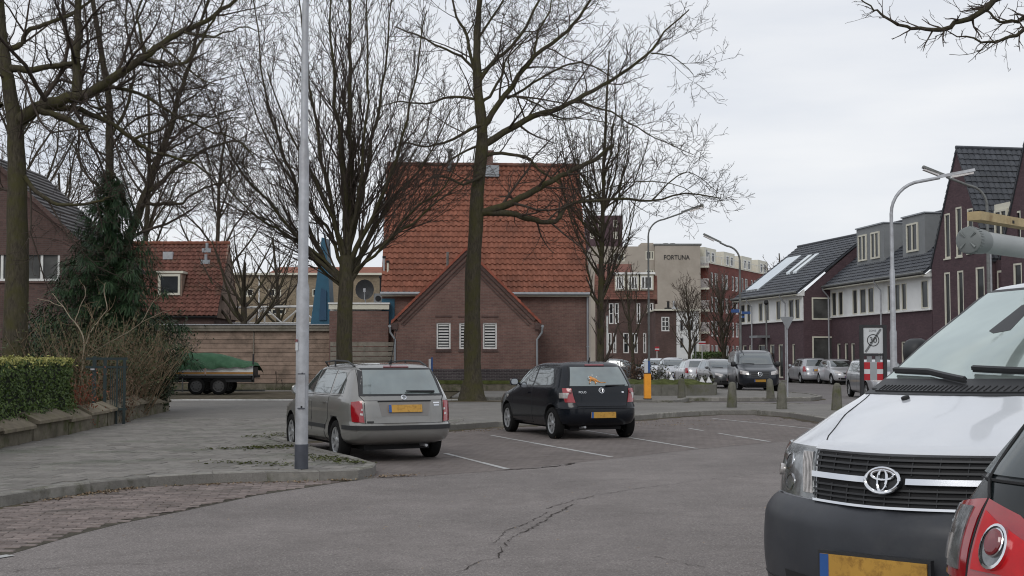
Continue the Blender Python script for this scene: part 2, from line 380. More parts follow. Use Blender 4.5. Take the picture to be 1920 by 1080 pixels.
def sheet(name, pts, z, m, kind='structure', parent=None, rot=0, thick=0.0, label=None):
    """flat polygon of ground; uv in metres, turned by rot; thick gives it side faces"""
    me = bpy.data.meshes.new(name); bm = bmesh.new()
    vs = [bm.verts.new((p[0], p[1], z)) for p in pts]; f = bm.faces.new(vs)
    if thick:
        lo = [bm.verts.new((p[0], p[1], z-thick)) for p in pts]
        for i in range(len(vs)): bm.faces.new((vs[i], lo[i], lo[(i+1) % len(vs)], vs[(i+1) % len(vs)]))
    bm.faces.ensure_lookup_table()
    if f.normal.z < 0 or True: bmesh.ops.recalc_face_normals(bm, faces=bm.faces)
    f.normal_update()
    if f.normal.z < 0: bmesh.ops.reverse_faces(bm, faces=bm.faces)
    bmesh.ops.triangulate(bm, faces=[f])
    uvl = bm.loops.layers.uv.new('UVMap'); c, s_ = math.cos(rot), math.sin(rot)
    for f in bm.faces:
        for l in f.loops: x, y = l.vert.co.x, l.vert.co.y; l[uvl].uv = (x*c+y*s_, -x*s_+y*c)
    bm.to_mesh(me); bm.free(); me.materials.append(M[m])
    o = bpy.data.objects.new(name, me); COL.objects.link(o)
    if parent: o.parent = parent
    return tag(o, label, None, None, kind)
# ================================================================ ground
rnd = random.Random(7)
sheet('ground', [(-500, -60), (500, -60), (500, 900), (-500, 900)], 0, 'ground')
K0 = [G(-900, 1075), G(-330, 998), G(0, 953), G(85, 938), G(170, 926), G(280, 914), G(400, 907), G(500, 904), G(600, 903), G(672, 900)]
TIP = [G(672, 900), G(700, 894), G(705, 886), G(655, 871), G(600, 857), G(530, 833)]
K1 = [G(530, 833), G(680, 820), G(840, 808), G(935, 801), G(1060, 795), G(1190, 789), G(1270, 782), G(1350, 778), G(1420, 778), G(1480, 783), G(1550, 795), G(1640, 817)]
STRIP_LO = [G(-900, 1400), G(-300, 1130), G(0, 1046), G(150, 1002), G(230, 982), G(340, 960), G(480, 930), G(640, 905), G(672, 901)]
BAY_LO = [G(700, 897), G(800, 893), G(953, 882), G(1152, 860), G(1307, 843), G(1450, 830), G(1640, 819)]
sheet('road', [(-60, 2), (60, 2), (60, 24), (9, 25.0)]+[p for p in BAY_LO[::-1]]+[p for p in STRIP_LO[::-1]], .004, 'asphalt')
sheet('street', [(-60, 41), (60, 36), (60, 500), (-60, 500)], .003, 'asphalt_far')
bays = sheet('parking_bays', TIP[1:]+K1[1:]+BAY_LO[::-1], .006, 'bays', rot=R(38))
strip = sheet('gutter_strip', K0+STRIP_LO[::-1], .006, 'joint')
# near pavement: raised 0.12
PAVE = [p.to_2d() for p in K0+TIP[1:]+K1[1:]]+[Vector(q) for q in ((8.6, 23.5), (30, 20), (30, 37), (14, 38.5), (9, 39.6), (4, 40.8), (-1.0, 43.0), (-30, 43.0), (-30, 8))]
pave = sheet('pavement', PAVE, .12, 'paving', thick=.12)
FARP = [(-2.2, 47), *[G(a, b).to_2d() for a, b in ((1185, 757), (1262, 759), (1292, 753), (1520, 752.5), (1542, 749), (1520, 744), (1470, 740), (1385, 737))], (8.9, 64), (5.5, 85), (-40, 85), (-40, 56), (-2.2, 56)]
farp = sheet('far_pavement', [Vector(p) for p in FARP], .12, 'paving', thick=.12)
rowp = sheet('row_pavement', [Vector(p) for p in ((30, 45), (23.6, 46), (20.4, 66), (18.6, 79), (16.8, 83), (15, 92), (13, 110), (30, 110))], .12, 'paving', thick=.12)
dirt = sheet('dirt_verge', [Vector(p) for p in ((-30, 43.15), (-1.2, 43.15), (-.9, 44.5), (-2.3, 47), (-2.3, 56), (-30, 56))], .075, 'dirt')
sheet('garden_soil', [Vector(p) for p in ((-7.4, 12), (-8.15, 19.8), (-8.6, 24.3), (-9.45, 34.3), (-13, 41.5), (-40, 41.5), (-40, 12))], .16, 'dirt')

def kerb_mesh(w, h, bev=.02):
    b = MB(); b.prism([(0, -h), (0, -bev), (bev, 0), (w, 0), (w, -h)], 0, 1, axis='u')
    me = b.build('kerbstone', 'kerb'); d = me.data; bpy.data.objects.remove(me); return d
def kerb(pts, parent, z, w=.14, h=.13, side=1, m='kerb', length=1.0, name='kerbstone'):
    d = kerb_mesh(w, h).copy(); d.materials[0] = M[m]
    pts = [Vector((p[0], p[1], 0)) for p in pts]; seg = []
    acc = []
    for a, b in zip(pts, pts[1:]):
        n = max(1, round((b-a).length/length))
        for i in range(n): acc.append((a.lerp(b, i/n), a.lerp(b, (i+1)/n)))
    for a, b in acc:
        c = bpy.data.objects.new(name, d); COL.objects.link(c); c.parent = parent
        v = b-a; L = v.length
        c.location = (a.x, a.y, z+rnd.uniform(-.006, .006)); c.scale = (L-.012, side*1.0, 1)
        c.rotation_euler = (0, rnd.uniform(-.006, .006), math.atan2(v.y, v.x)+rnd.uniform(-.006, .006))
# object z axis of kerb_mesh: u runs along, (n,z) profile; n grows inward
kerb(K0[1:], pave, .135)
kerb(TIP, pave, .133, length=.7)
kerb(K1, pave, .135)
kerb([(-16, 43), (-1.0, 43)], pave, .15, w=.16, h=.14, m='kerb_light', side=-1)
kerb([(-1., 43), (4, 40.8), (9, 39.6)], pave, .135, side=-1)
kerb([Vector(p) for p in FARP[:10]], farp, .14, m='kerb')
kerb([Vector(p) for p in ((15, 92), (16.8, 83), (18.6, 79), (20.4, 66), (22.4, 55))], rowp, .135, w=.12, side=-1)

# --- slabs: the 300 nearest each an object, the rest one mesh
def pavers(poly, region, parent, sx, sy, gap, z, h, rot, name, m, mm, limit, stretch=True, jit=.004, maxn=4000, clip=None):
    c, s_ = math.cos(rot), math.sin(rot); out = []
    (x0, y0, x1, y1) = region
    span = int(max(x1-x0, y1-y0)/min(sx, sy))+6; ox, oy = (x0+x1)/2, (y0+y1)/2
    for j in range(-span, span):
        for i in range(-span, span):
            lx = (i+(.5 if j % 2 else 0)*(1 if stretch else 0))*sx; ly = j*sy
            if abs(lx) > (x1-x0)*1.2 or abs(ly) > (y1-y0)*1.2: continue
            X = ox+lx*c-ly*s_; Y = oy+lx*s_+ly*c
            if not (x0 < X < x1 and y0 < Y < y1): continue
            ok = all(pip(X+(a*sx*.42)*c-(b*sy*.42)*s_, Y+(a*sx*.42)*s_+(b*sy*.42)*c, poly) for a in (-1, 1) for b in (-1, 1))
            if ok and (clip is None or clip(X, Y)): out.append((X, Y))
    vis = [(X, Y) for X, Y in out if abs(X)/Y < .405 and Y > 7.6]
    vis.sort(key=lambda q: q[1]); near = set(vis[:limit]); rest = [q for q in out if q not in near][:maxn]
    hx, hy = sx/2-gap, sy/2-gap; bv = min(.006, hy*.2)
    b = MB(); b.add([(-hx, -hy, -h), (hx, -hy, -h), (hx, hy, -h), (-hx, hy, -h), (-hx, -hy, -bv), (hx, -hy, -bv), (hx, hy, -bv), (-hx, hy, -bv),
                     (-hx+bv, -hy+bv, 0), (hx-bv, -hy+bv, 0), (hx-bv, hy-bv, 0), (-hx+bv, hy-bv, 0)],
                    [(0, 1, 5, 4), (1, 2, 6, 5), (2, 3, 7, 6), (3, 0, 4, 7), (4, 5, 9, 8), (5, 6, 10, 9), (6, 7, 11, 10), (7, 4, 8, 11), (8, 9, 10, 11)])
    t = b.build(name, m); d = t.data; vv = [v.co.copy() for v in d.vertices]; ff = [tuple(p.vertices) for p in d.polygons]; bpy.data.objects.remove(t)
    for X, Y in near:
        o = bpy.data.objects.new(name, d); COL.objects.link(o); o.parent = parent
        o.location = (X, Y, z+rnd.uniform(-jit, jit)); o.rotation_euler = (rnd.uniform(-.012, .012), rnd.uniform(-.01, .01), rot+rnd.uniform(-.012, .012))
    if rest:
        B = MB(); B.fr = lambda a, b_, c_: Vector((a, b_, c_))
        for X, Y in rest:
            zz = z+rnd.uniform(-jit, jit); tx, ty = rnd.uniform(-.012, .012), rnd.uniform(-.01, .01)
            B.add([(X+v.x*c-v.y*s_, Y+v.x*s_+v.y*c, zz+v.z+v.x*tx+v.y*ty) for v in vv], ff)
        B.build(name+'_mass', mm, parent, kind='stuff', uv=False, fix=False)
PV = [(p.x, p.y) for p in PAVE]
inner = lambda X, Y: True
KL = [(p.x, p.y) for p in K0+TIP[1:]]
def off_kerb(X, Y):
    for i in range(len(PV)-9):
        a, b = PV[i], PV[(i+1)]
        ab = (b[0]-a[0], b[1]-a[1]); L = ab[0]**2+ab[1]**2
        if L < 1e-9: continue
        t = max(0, min(1, ((X-a[0])*ab[0]+(Y-a[1])*ab[1])/L))
        if (X-a[0]-t*ab[0])**2+(Y-a[1]-t*ab[1])**2 < (.31)**2: return False
    return X > -7.75-(Y-18)*.08
sheet('slab_joints', [Vector(q) for q in ((-7.6, 9.5), (-1.9, 16.6), (-4.2, 22.6), (-1, 26.5), (-1, 30), (-8.9, 30))], .1225, 'joint') if False else None
pavers(PV, (-8.6, 9.8, -1.2, 30), pave, .30, .30, .004, .131, .02, R(-7), 'paving_slab', 'slab', 'slab_mass', 300, clip=off_kerb)
SP_ = [(p.x, p.y) for p in K0+STRIP_LO[::-1]]
pavers(SP_, (-9, 7, -1.5, 16.2), strip, .205, .10, .0035, .014, .03, R(8), 'clinker_brick', 'clinker', 'clinker_mass', 300, jit=.004)

# --- painted lines
def stripe(name, a, b, w, z, m='line', parent=None):
    d = (b-a).to_2d().normalized(); n = Vector((-d.y, d.x))*w/2; a2, b2 = a.to_2d(), b.to_2d()
    return sheet(name, [a2-n, a2+n, b2+n, b2-n], z, m, parent=parent)
for a, b in (((835, 851), (953, 881)), ((921, 817), (1152, 859)), ((1100, 808), (1307, 842)), ((1292, 804), (1443, 829)), ((1335, 785), (1556, 808))):
    A, B_ = G(*a), G(*b); n = 5
    for i in range(n):        # worn paint: gaps in the stripe
        if rnd.random() < .1: continue
        stripe('parking_line', A.lerp(B_, (i+.0)/n), A.lerp(B_, (i+rnd.uniform(.9, 1.0))/n), .085+rnd.uniform(-.015, .01), .0105, parent=bays)
stripe('edge_line', G(-60, 1056), G(20, 1043), .1, .0105)
# --- cracks in the asphalt
def crack(pts, w0, w1, z=.0095, jag=.05, name='road_crack', m='crack'):
    b = MB(); P_ = [G(*p) for p in pts]; Q = []
    for a, c in zip(P_, P_[1:]):
        n = max(2, int((c-a).length/.07))
        for i in range(n): Q.append(a.lerp(c, i/n)+Vector((rnd.uniform(-jag, jag), rnd.uniform(-jag, jag), 0)))
    L = []
    for i, q in enumerate(Q):
        d = (Q[min(i+1, len(Q)-1)]-Q[max(i-1, 0)]).normalized(); n = Vector((-d.y, d.x, 0)); w = (w0+(w1-w0)*i/len(Q))*rnd.choice((.25, .5, .8, 1, 1.3))/2
        L += [(q.x+n.x*w, q.y+n.y*w, z), (q.x-n.x*w, q.y-n.y*w, z)]
    b.add(L, [(2*i, 2*i+1, 2*i+3, 2*i+2) for i in range(len(Q)-1)]); b.build(name, m, kind='structure', uv=False)
crack([(860, 1075), (895, 1055), (935, 1048), (942, 1030), (960, 1008), (1000, 990), (1040, 965), (1080, 945)], .008, .018, jag=.025)
crack([(925, 1020), (950, 995), (985, 985), (1030, 960)], .005, .012, jag=.02)
crack([(1025, 955), (1080, 938), (1130, 928), (1190, 918), (1270, 908), (1300, 903), (1460, 886)], .012, .007, jag=.02)
crack([(-20, 1016), (90, 998), (170, 985), (240, 968), (340, 960)], .04, .05, jag=.03)
crack([(240, 975), (340, 958), (430, 938), (520, 918)], .03, .015, jag=.03)
crack([(950, 882), (1000, 879), (1060, 873), (1085, 868)], .05, .06, jag=.04)
crack([(0, 1075), (120, 1065), (230, 1058), (330, 1062)], .008, .008, jag=.03)
crack([(970, 915), (1060, 905), (1180, 900)], .006, .006, jag=.03)
crack([(1230, 1045), (1290, 1060), (1340, 1068)], .008, .006, jag=.02)
crack([(640, 1078), (700, 1071), (790, 1069)], .006, .006, jag=.02)

# --- dirt that gathers against the kerbs
def gutter(pts, w, name, off=.0):
    b = MB(); L = []; Q = []
    for a, c in zip(pts, pts[1:]):
        n = max(2, int((c-a).length/.12))
        for i in range(n): Q.append(a.lerp(c, i/n))
    for i, q in enumerate(Q):
        d = (Q[min(i+1, len(Q)-1)]-Q[max(i-1, 0)]).normalized(); nn = Vector((d.y, -d.x, 0)); ww = w*(.45+.8*abs(noise.noise(Vector((i*.09, 0, len(name))))))*rnd.uniform(.75, 1.2)
        L += [(q.x+nn.x*off, q.y+nn.y*off, .0102), (q.x+nn.x*(off+ww), q.y+nn.y*(off+ww), .0102)]
    b.add(L, [(2*i, 2*i+1, 2*i+3, 2*i+2) for i in range(len(Q)-1)]); b.build(name, 'dirt', kind='stuff', uv=False)
gutter(K1, .42, 'gutter_dirt'); gutter(K0[1:], .16, 'kerb_dirt'); gutter([Vector((-1., 43, 0)), Vector((4, 40.8, 0)), Vector((9, 39.6, 0))][::-1], .3, 'far_gutter_dirt'); gutter([Vector((p[0], p[1], 0)) for p in FARP[:7]], .25, 'corner_gutter_dirt')
# --- fallen leaves and grit; moss between slabs
def litter(name, m, spots, n, size, z, parent=None, flat=False, seed=3):
    r = random.Random(seed); b = MB()
    for k in range(n):
        (a, c, w) = r.choice(spots); t = r.random(); p = G(*a).lerp(G(*c), t)+Vector((r.gauss(0, w), r.gauss(0, w), 0))
        s = size*r.uniform(.4, 1.3); an = r.uniform(0, 6.28); ca, sa = math.cos(an)*s, math.sin(an)*s; h = z+r.uniform(0, .012); h2 = h+(0 if flat else r.uniform(.0, .02))
        b.add([(p.x-ca, p.y-sa, h), (p.x+sa*.6, p.y-ca*.6, h2), (p.x+ca, p.y+sa, h+.004), (p.x-sa*.6, p.y+ca*.6, h2)], [(0, 1, 2, 3)])
    return b.build(name, m, parent, kind='stuff', uv=False, fix=False)
litter('fallen_leaves', 'leaf_litter', [((150, 930), (260, 917), .05), ((60, 945), (240, 920), .07), ((300, 914), (600, 905), .05), ((700, 897), (780, 893), .08), ((850, 812), (950, 806), .12), ((1190, 793), (1480, 788), .2), ((1200, 795), (1300, 800), .4),
        ((230, 800), (318, 776), .15), ((0, 858), (130, 828), .1), ((480, 900), (650, 903), .06), ((830, 757), (940, 757), .35), ((830, 757), (950, 760), .5), ((360, 740), (620, 752), .8)], 1500, .022, .012, seed=4)
litter('fallen_leaves_scattered', 'leaf_litter', [((-100, 1000), (1500, 1000), 2.2), ((0, 900), (700, 850), 1.5), ((700, 850), (1500, 810), 1.5)], 420, .016, .142, seed=5, flat=True)
litter('moss_patch', 'moss', [((380, 860), (540, 853), .12), ((470, 858), (545, 852), .2), ((590, 880), (680, 888), .12), ((560, 872), (640, 880), .12), ((400, 885), (560, 893), .15), ((480, 835), (540, 826), .2)], 900, .03, .135, seed=6)
tree_bed = sheet('tree_bed', [Vector((-1.36+1.9*math.cos(i*.5236)*(1+.1*math.sin(i*2.3)), 42.0+1.05*math.sin(i*.5236))) for i in range(12)], .126, 'dirt')

# ================================================================ garden wall with coping stones
gw = thing('garden_wall', 'low mossy concrete garden wall with uneven coping slabs beside the left pavement', 'wall', (-8, 20, 0))
wp = [Vector(p) for p in ((-6.95, 13.0), (-7.45, 16.5), (-7.95, 19.9), (-8.05, 21.6), (-8.15, 23.6), (-8.35, 26.5), (-8.75, 30.0), (-9.15, 34.3))]
pos = 0
for i, (a, b) in enumerate(zip(wp, wp[1:])):
    n = max(1, round((b-a).length/1.45))
    for k in range(n):
        p, q = a.lerp(b, k/n), a.lerp(b, (k+1)/n); d = q-p; L = d.length; fr = Fr((p.x, p.y, 0), d, 1)
        dz = rnd.uniform(-.05, .05); b1 = MB(fr); b1.box(.01, L-.01, -.2, rnd.uniform(0, .02), .1, .40+dz); b1.build('wall_block', 'mossy', gw)
        c = MB(fr); tl = rnd.uniform(-.03, .03); o = rnd.uniform(-.02, .04)
        c.prism([(.07+o, .40+dz), (.07+o, .45+dz), (-.22, .60+dz), (-.34+o, .56+dz), (-.34+o, .40+dz)], -.0+rnd.uniform(0, .03), L-rnd.uniform(.0, .06), axis='u')
        c.build('coping_slab', 'coping', gw)
# ================================================================ foliage helper
def leaves(b, n, fn, s, r, up=.3):
    for k in range(n):
        p, nn = fn(r)
        a = Vector((r.gauss(0, 1), r.gauss(0, 1), r.gauss(0, 1)+up)).normalized()
        if nn is not None: a = (a*.9+nn).normalized()
        t = a.cross(Vector((r.gauss(0, 1), r.gauss(0, 1), r.gauss(0, 1)))).normalized(); u = a.cross(t); z = s*r.uniform(.6, 1.4)
        b.add([p-t*z, p-u*z*.5, p+t*z, p+u*z*.5], [(0, 1, 2, 3)])
hd = thing('clipped_hedge', 'square clipped green hedge with yellowish top behind the garden wall', 'hedge', (-8.8, 20, 0))
hpath = [Vector((-7.15, 11.5)), Vector((-8.05, 18)), Vector((-8.42, 24.6))]
def hedge_pt(r, top=False):
    t = r.random(); t = t**.7; i = 0 if t < .5 else 1; q = hpath[i].lerp(hpath[i+1], t*2-i)
    bulge = .06*noise.noise(Vector((q.x*1.2, q.y*1.2, 3)))
    if top: return Vector((q.x-r.uniform(0, 1.2), q.y, 1.50+r.gauss(0, .03)+bulge)), Vector((0, 0, .8))
    w = r.random()
    if w < .78:
        z = .3+r.random()*1.2; lump = .08*noise.noise(Vector((q.x*2, q.y*2, z*2.5)))
        return Vector((q.x+lump+r.gauss(-.02, .03)-(.05 if z > 1.35 else 0)+(.06 if z < .8 else 0), q.y, z)), Vector((.8, -.2, .1))
    z = .3+r.random()*1.2; e = hpath[2]; return Vector((e.x-r.uniform(0, 1.2), e.y+r.gauss(0, .04), z)), Vector((0, .8, 0))
b = MB(); r_ = random.Random(11)
leaves(b, 15000, hedge_pt, .028, r_); b.build('foliage', 'hedge_leaf', hd, kind='stuff', uv=False, fix=False)
b = MB(); leaves(b, 3600, lambda r: hedge_pt(r, True), .026, r_)
leaves(b, 1500, lambda r: (lambda pn: (Vector((pn[0].x, pn[0].y, 1.53-abs(r.gauss(0, .07)))), pn[1]))(hedge_pt(r)), .026, r_)
b.build('young_top_foliage', 'hedge_yellow', hd, kind='stuff', uv=False, fix=False)
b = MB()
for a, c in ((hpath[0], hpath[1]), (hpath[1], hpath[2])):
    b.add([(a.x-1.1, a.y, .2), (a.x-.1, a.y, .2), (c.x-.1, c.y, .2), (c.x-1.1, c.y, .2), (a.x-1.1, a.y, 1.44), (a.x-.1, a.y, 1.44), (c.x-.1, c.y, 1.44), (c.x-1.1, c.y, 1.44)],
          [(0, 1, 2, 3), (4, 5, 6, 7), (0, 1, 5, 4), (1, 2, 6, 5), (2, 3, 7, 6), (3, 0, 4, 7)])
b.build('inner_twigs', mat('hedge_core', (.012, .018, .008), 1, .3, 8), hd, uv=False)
# ================================================================ trees
import numpy as np
def tubes_mesh(name, paths, m, parent, kind=None, smooth=True):
    """paths: lists of (x,y,z,r); all of one length and one number of sides go through numpy together"""
    groups = {}
    for p in paths:
        r0 = p[0][3]; n = 12 if r0 > .12 else 7 if r0 > .05 else 5 if r0 > .022 else 3
        groups.setdefault((len(p), n), []).append(p)
    VV, FF, off = [], [], 0
    for (k, n), ps in groups.items():
        A = np.array(ps, dtype=float); X = A[:, :, :3]; Rr = A[:, :, 3]
        D = np.empty_like(X); D[:, 1:-1] = X[:, 2:]-X[:, :-2]; D[:, 0] = X[:, 1]-X[:, 0]; D[:, -1] = X[:, -1]-X[:, -2]
        D /= np.linalg.norm(D, axis=2, keepdims=True)+1e-12
        dm = X[:, -1]-X[:, 0]; dm /= np.linalg.norm(dm, axis=1, keepdims=True)+1e-12
        ref = np.tile(np.array([.31, .2, .93]), (len(ps), 1)); bad = np.abs((dm*ref).sum(1)) > .85; ref[bad] = (.96, .25, .1)
        a = np.cross(D, ref[:, None, :]); a /= np.linalg.norm(a, axis=2, keepdims=True)+1e-12; b = np.cross(D, a)
        th = 2*np.pi*np.arange(n)/n
        V = X[:, :, None, :]+Rr[:, :, None, None]*(a[:, :, None, :]*np.cos(th)[None, None, :, None]+b[:, :, None, :]*np.sin(th)[None, None, :, None])
        VV.append(V.reshape(-1, 3))
        i, j = np.meshgrid(np.arange(k-1), np.arange(n), indexing='ij')
        f = np.stack([i*n+j, i*n+(j+1) % n, (i+1)*n+(j+1) % n, (i+1)*n+j], -1).reshape(-1, 4)
        F_ = (f[None]+(np.arange(len(ps))*k*n)[:, None, None]).reshape(-1, 4)+off
        FF.append(F_); off += len(ps)*k*n
    V = np.concatenate(VV); Fc = np.concatenate(FF)
    base = BASE.get(parent, Vector((0, 0, 0))) if parent else Vector((0, 0, 0)); V = V-np.array(base)
    me = bpy.data.meshes.new(name); me.vertices.add(len(V)); me.vertices.foreach_set('co', V.ravel())
    me.loops.add(len(Fc)*4); me.loops.foreach_set('vertex_index', Fc.ravel().astype(np.int32))
    me.polygons.add(len(Fc)); me.polygons.foreach_set('loop_start', np.arange(len(Fc), dtype=np.int32)*4)
    me.update(calc_edges=True); me.validate()
    me.polygons.foreach_set('use_smooth', [smooth]*len(me.polygons))
    me.materials.append(M[m] if isinstance(m, str) else m); o = bpy.data.objects.new(name, me); COL.objects.link(o)
    if parent: o.parent = parent; BASE[o] = base
    return tag(o, kind=kind)
def rot_dir(d, ang, az):
    a = d.orthogonal().normalized(); b = d.cross(a)
    return (d*math.cos(ang)+(a*math.cos(az)+b*math.sin(az))*math.sin(ang)).normalized()
def branch(p, d, L, r0, r1, n, wig, trop, rd, sag=0.0):
    out = [(p.x, p.y, p.z, r0)]; d = d.copy(); p = p.copy()
    for i in range(n):
        d = d+Vector((rd.gauss(0, wig), rd.gauss(0, wig), rd.gauss(0, wig)+trop)); d.normalize()
        p = p+d*(L/n); out.append((p.x, p.y, p.z, r0+(r1-r0)*((i+1)/n)**.8))
    return out
def sprout(path, lvl, cfg, rd, out, L0=None):
    """children of a path; cfg[lvl] = (per metre, angle, length, length spread, segments, wiggle, upward pull, first t, radius share)"""
    if lvl >= len(cfg): return
    dens, ang, ln, sp, ns, wig, trop, t0, rs = cfg[lvl]
    L = sum(math.dist(a[:3], b[:3]) for a, b in zip(path, path[1:]))
    n = dens*L*(1-t0); n = int(n)+(rd.random() < n-int(n)); az = rd.random()*6.28
    for k in range(n):
        t = t0+(1-t0)*(k+rd.random())/max(1, n); t = min(t, .995)
        f = t*(len(path)-1); i = int(f); u = f-i; a, b = path[i], path[i+1]
        p = Vector((a[0]+(b[0]-a[0])*u, a[1]+(b[1]-a[1])*u, a[2]+(b[2]-a[2])*u)); r = a[3]+(b[3]-a[3])*u
        d = Vector((b[0]-a[0], b[1]-a[1], b[2]-a[2])).normalized(); az += 2.4+rd.uniform(-.5, .5)
        dd = rot_dir(d, R(ang+rd.gauss(0, ang*.22)), az)
        l = ln*rd.uniform(1-sp, 1+sp)*(1.2-.8*t); rr = max(MINR, min(r*.85, r*rs+.002))
        q = branch(p, dd, l, rr, max(MINR*.75, rr*.3), ns, wig, trop, rd)
        out[min(lvl, 3)].append(q); sprout(q, lvl+1, cfg, rd, out)
MINR = .007
def traced(pts, Y, r0, r1, rd, sub=3, jit=.02):
    """a limb through known points of the real tree: (px, py[, depth offset]) at distance Y"""
    Q = [P(p[0], p[1], Y+(p[2] if len(p) > 2 else 0)) for p in pts]; out = []
    n = len(Q)
    for i in range(n-1):
        p0, p1, p2, p3 = Q[max(0, i-1)], Q[i], Q[i+1], Q[min(n-1, i+2)]
        for s in range(sub):
            t = s/sub; v = .5*((2*p1)+(p2-p0)*t+(2*p0-5*p1+4*p2-p3)*t*t+(3*p1-p0-3*p2+p3)*t**3)
            g = (i+t)/(n-1); j = jit if i+s else 0
            out.append((v.x+rd.gauss(0, j), v.y+rd.gauss(0, j), v.z+rd.gauss(0, j), r0+(r1-r0)*g**.85))
    out.append((Q[-1].x, Q[-1].y, Q[-1].z, r1)); return out
def flare(path, k=1.75, h=.9):
    z0 = path[0][2]; return [(x, y, z, r*(1+(k-1)*max(0, 1-(z-z0)/h)**2)) for x, y, z, r in path]
def bare_tree(name, label, base, trunks, limbs, cfg, seed, bark='bark', twig='twig', group=None, minr=.007, cat='tree', trunk_cfg=None):
    global MINR; MINR = minr
    rd = random.Random(seed); t = thing(name, label, cat, base, group); out = [[], [], [], []]
    for p in limbs: sprout(p, 0, cfg, rd, out)
    for p in trunks: sprout(p, 0, trunk_cfg or cfg, rd, out)
    for l in trunks: tubes_mesh('trunk', [l], bark, t)
    for l in limbs: tubes_mesh('limb', [l], bark, t)
    fine = out[0]+out[1]+out[2]+out[3]
    if fine: tubes_mesh('crown', fine, twig, t, kind='stuff')
    return t
OAK = [(2.3, 52, 2.3, .45, 6, .17, .05, .10, .42), (3.2, 46, 1.05, .4, 5, .2, .06, .1, .45), (4.8, 42, .5, .4, 4, .22, .07, .1, .5), (4.4, 38, .22, .4, 2, .2, .08, .1, .7)]
OAKL = [(3.0, 52, 2.2, .45, 6, .17, .05, .08, .42), (3.7, 46, 1.05, .4, 5, .2, .06, .1, .45), (4.8, 42, .5, .4, 4, .22, .07, .1, .5), (3.4, 38, .22, .4, 2, .2, .08, .1, .7)]
# --- the big oak in the middle
Yo = 42.6; rd = random.Random(5)
ob = G(886, 757)
tr = traced([(886, 759), (886, 680), (886, 600), (887, 500), (893, 400), (901, 300), (904, 240), (897, 180), (893, 120), (895, 60), (900, 0), (906, -80)], Yo, .31, .06, rd, jit=.01)
tr = flare([(x, y, z, .06+.245*(1-(i/(len(tr)-1))**1.25)+.012*math.sin(i*1.7)) for i, (x, y, z, r) in enumerate(tr)], 1.8, 1.1)
ol = [traced(*a, rd) for a in (
    ([(902, 398), (935, 390), (975, 372), (1012, 350), (1040, 335), (1075, 318, .3), (1115, 298, .5), (1150, 272, .6)], Yo, .14, .06),
    ([(905, 396), (950, 401), (1000, 412), (1042, 415), (1062, 388, .2), (1090, 378, .3), (1160, 373, .6), (1220, 376, .8), (1285, 362, 1), (1352, 372, 1.2)], Yo, .12, .018),
    ([(905, 272), (945, 248), (985, 225), (1035, 207), (1078, 187), (1130, 160, .4), (1180, 128, .6), (1222, 95, .7), (1245, 60, .8), (1292, 18, 1)], Yo, .13, .02),
    ([(905, 238), (935, 195), (970, 145), (1003, 105), (1050, 70), (1085, 35), (1120, -20)], Yo, .115, .04),
    ([(899, 150), (925, 115), (955, 90), (985, 50), (1010, 0), (1020, -40)], Yo, .08, .03),
    ([(898, 140), (885, 110), (872, 55), (855, 30), (845, -20)], Yo, .07, .03),
    ([(892, 140), (876, 115), (835, 92), (780, 65), (740, 50)], Yo, .06, .02),
    ([(898, 290), (940, 288), (985, 295), (1010, 318), (1050, 345)], Yo, .07, .03),
    ([(905, 190), (925, 170), (945, 130), (950, 110), (1000, 60)], Yo, .06, .02),
    ([(950, 185), (1000, 155), (1040, 132), (1080, 118), (1110, 122), (1150, 145)], Yo+.3, .05, .02),
    ([(1085, 190), (1130, 205), (1180, 230), (1230, 260), (1300, 290)], Yo+.3, .045, .012),
    ([(955, 180), (1000, 190), (1030, 210), (1048, 222), (1110, 225), (1180, 240)], Yo-.3, .035, .012),
    ([(1220, 100), (1260, 105), (1300, 140)], Yo+.7, .03, .012),
    ([(1222, 376), (1270, 330), (1300, 325), (1345, 360)], Yo+.8, .03, .01),
    ([(1090, 378), (1130, 355), (1200, 340), (1280, 350), (1320, 390)], Yo+.3, .03, .01),
    ([(905, 330), (870, 345), (830, 330), (800, 340), (770, 370)], Yo-.3, .06, .015),
    ([(900, 185), (850, 180), (800, 195), (750, 190), (700, 205)], Yo, .055, .015),
    ([(902, 235), (850, 260), (800, 275), (760, 270), (710, 300)], Yo-.5, .06, .012),
    ([(902, 270), (860, 290), (820, 310), (770, 300)], Yo+.9, .05, .012),
    ([(895, 75), (925, 30), (955, -20)], Yo, .05, .03),
    ([(1003, 105), (1010, 60), (1030, 20), (1040, -30)], Yo, .05, .02),
    ([(985, 225), (960, 150), (955, 100), (985, 70)], Yo+.2, .03, .02))]
bare_tree('oak_tree', 'large bare oak with thick straight trunk standing in front of the brick gable', 'tree', ob, None, None, 1) if False else None
bare_tree('oak_tree', 'large bare oak with a thick straight trunk standing in front of the brick gable', ob, [tr], ol, OAK, 21, bark='bark_moss',
          trunk_cfg=[(.7, 60, 1.8, .4, 6, .17, .05, .45, .2)]+OAK[1:])
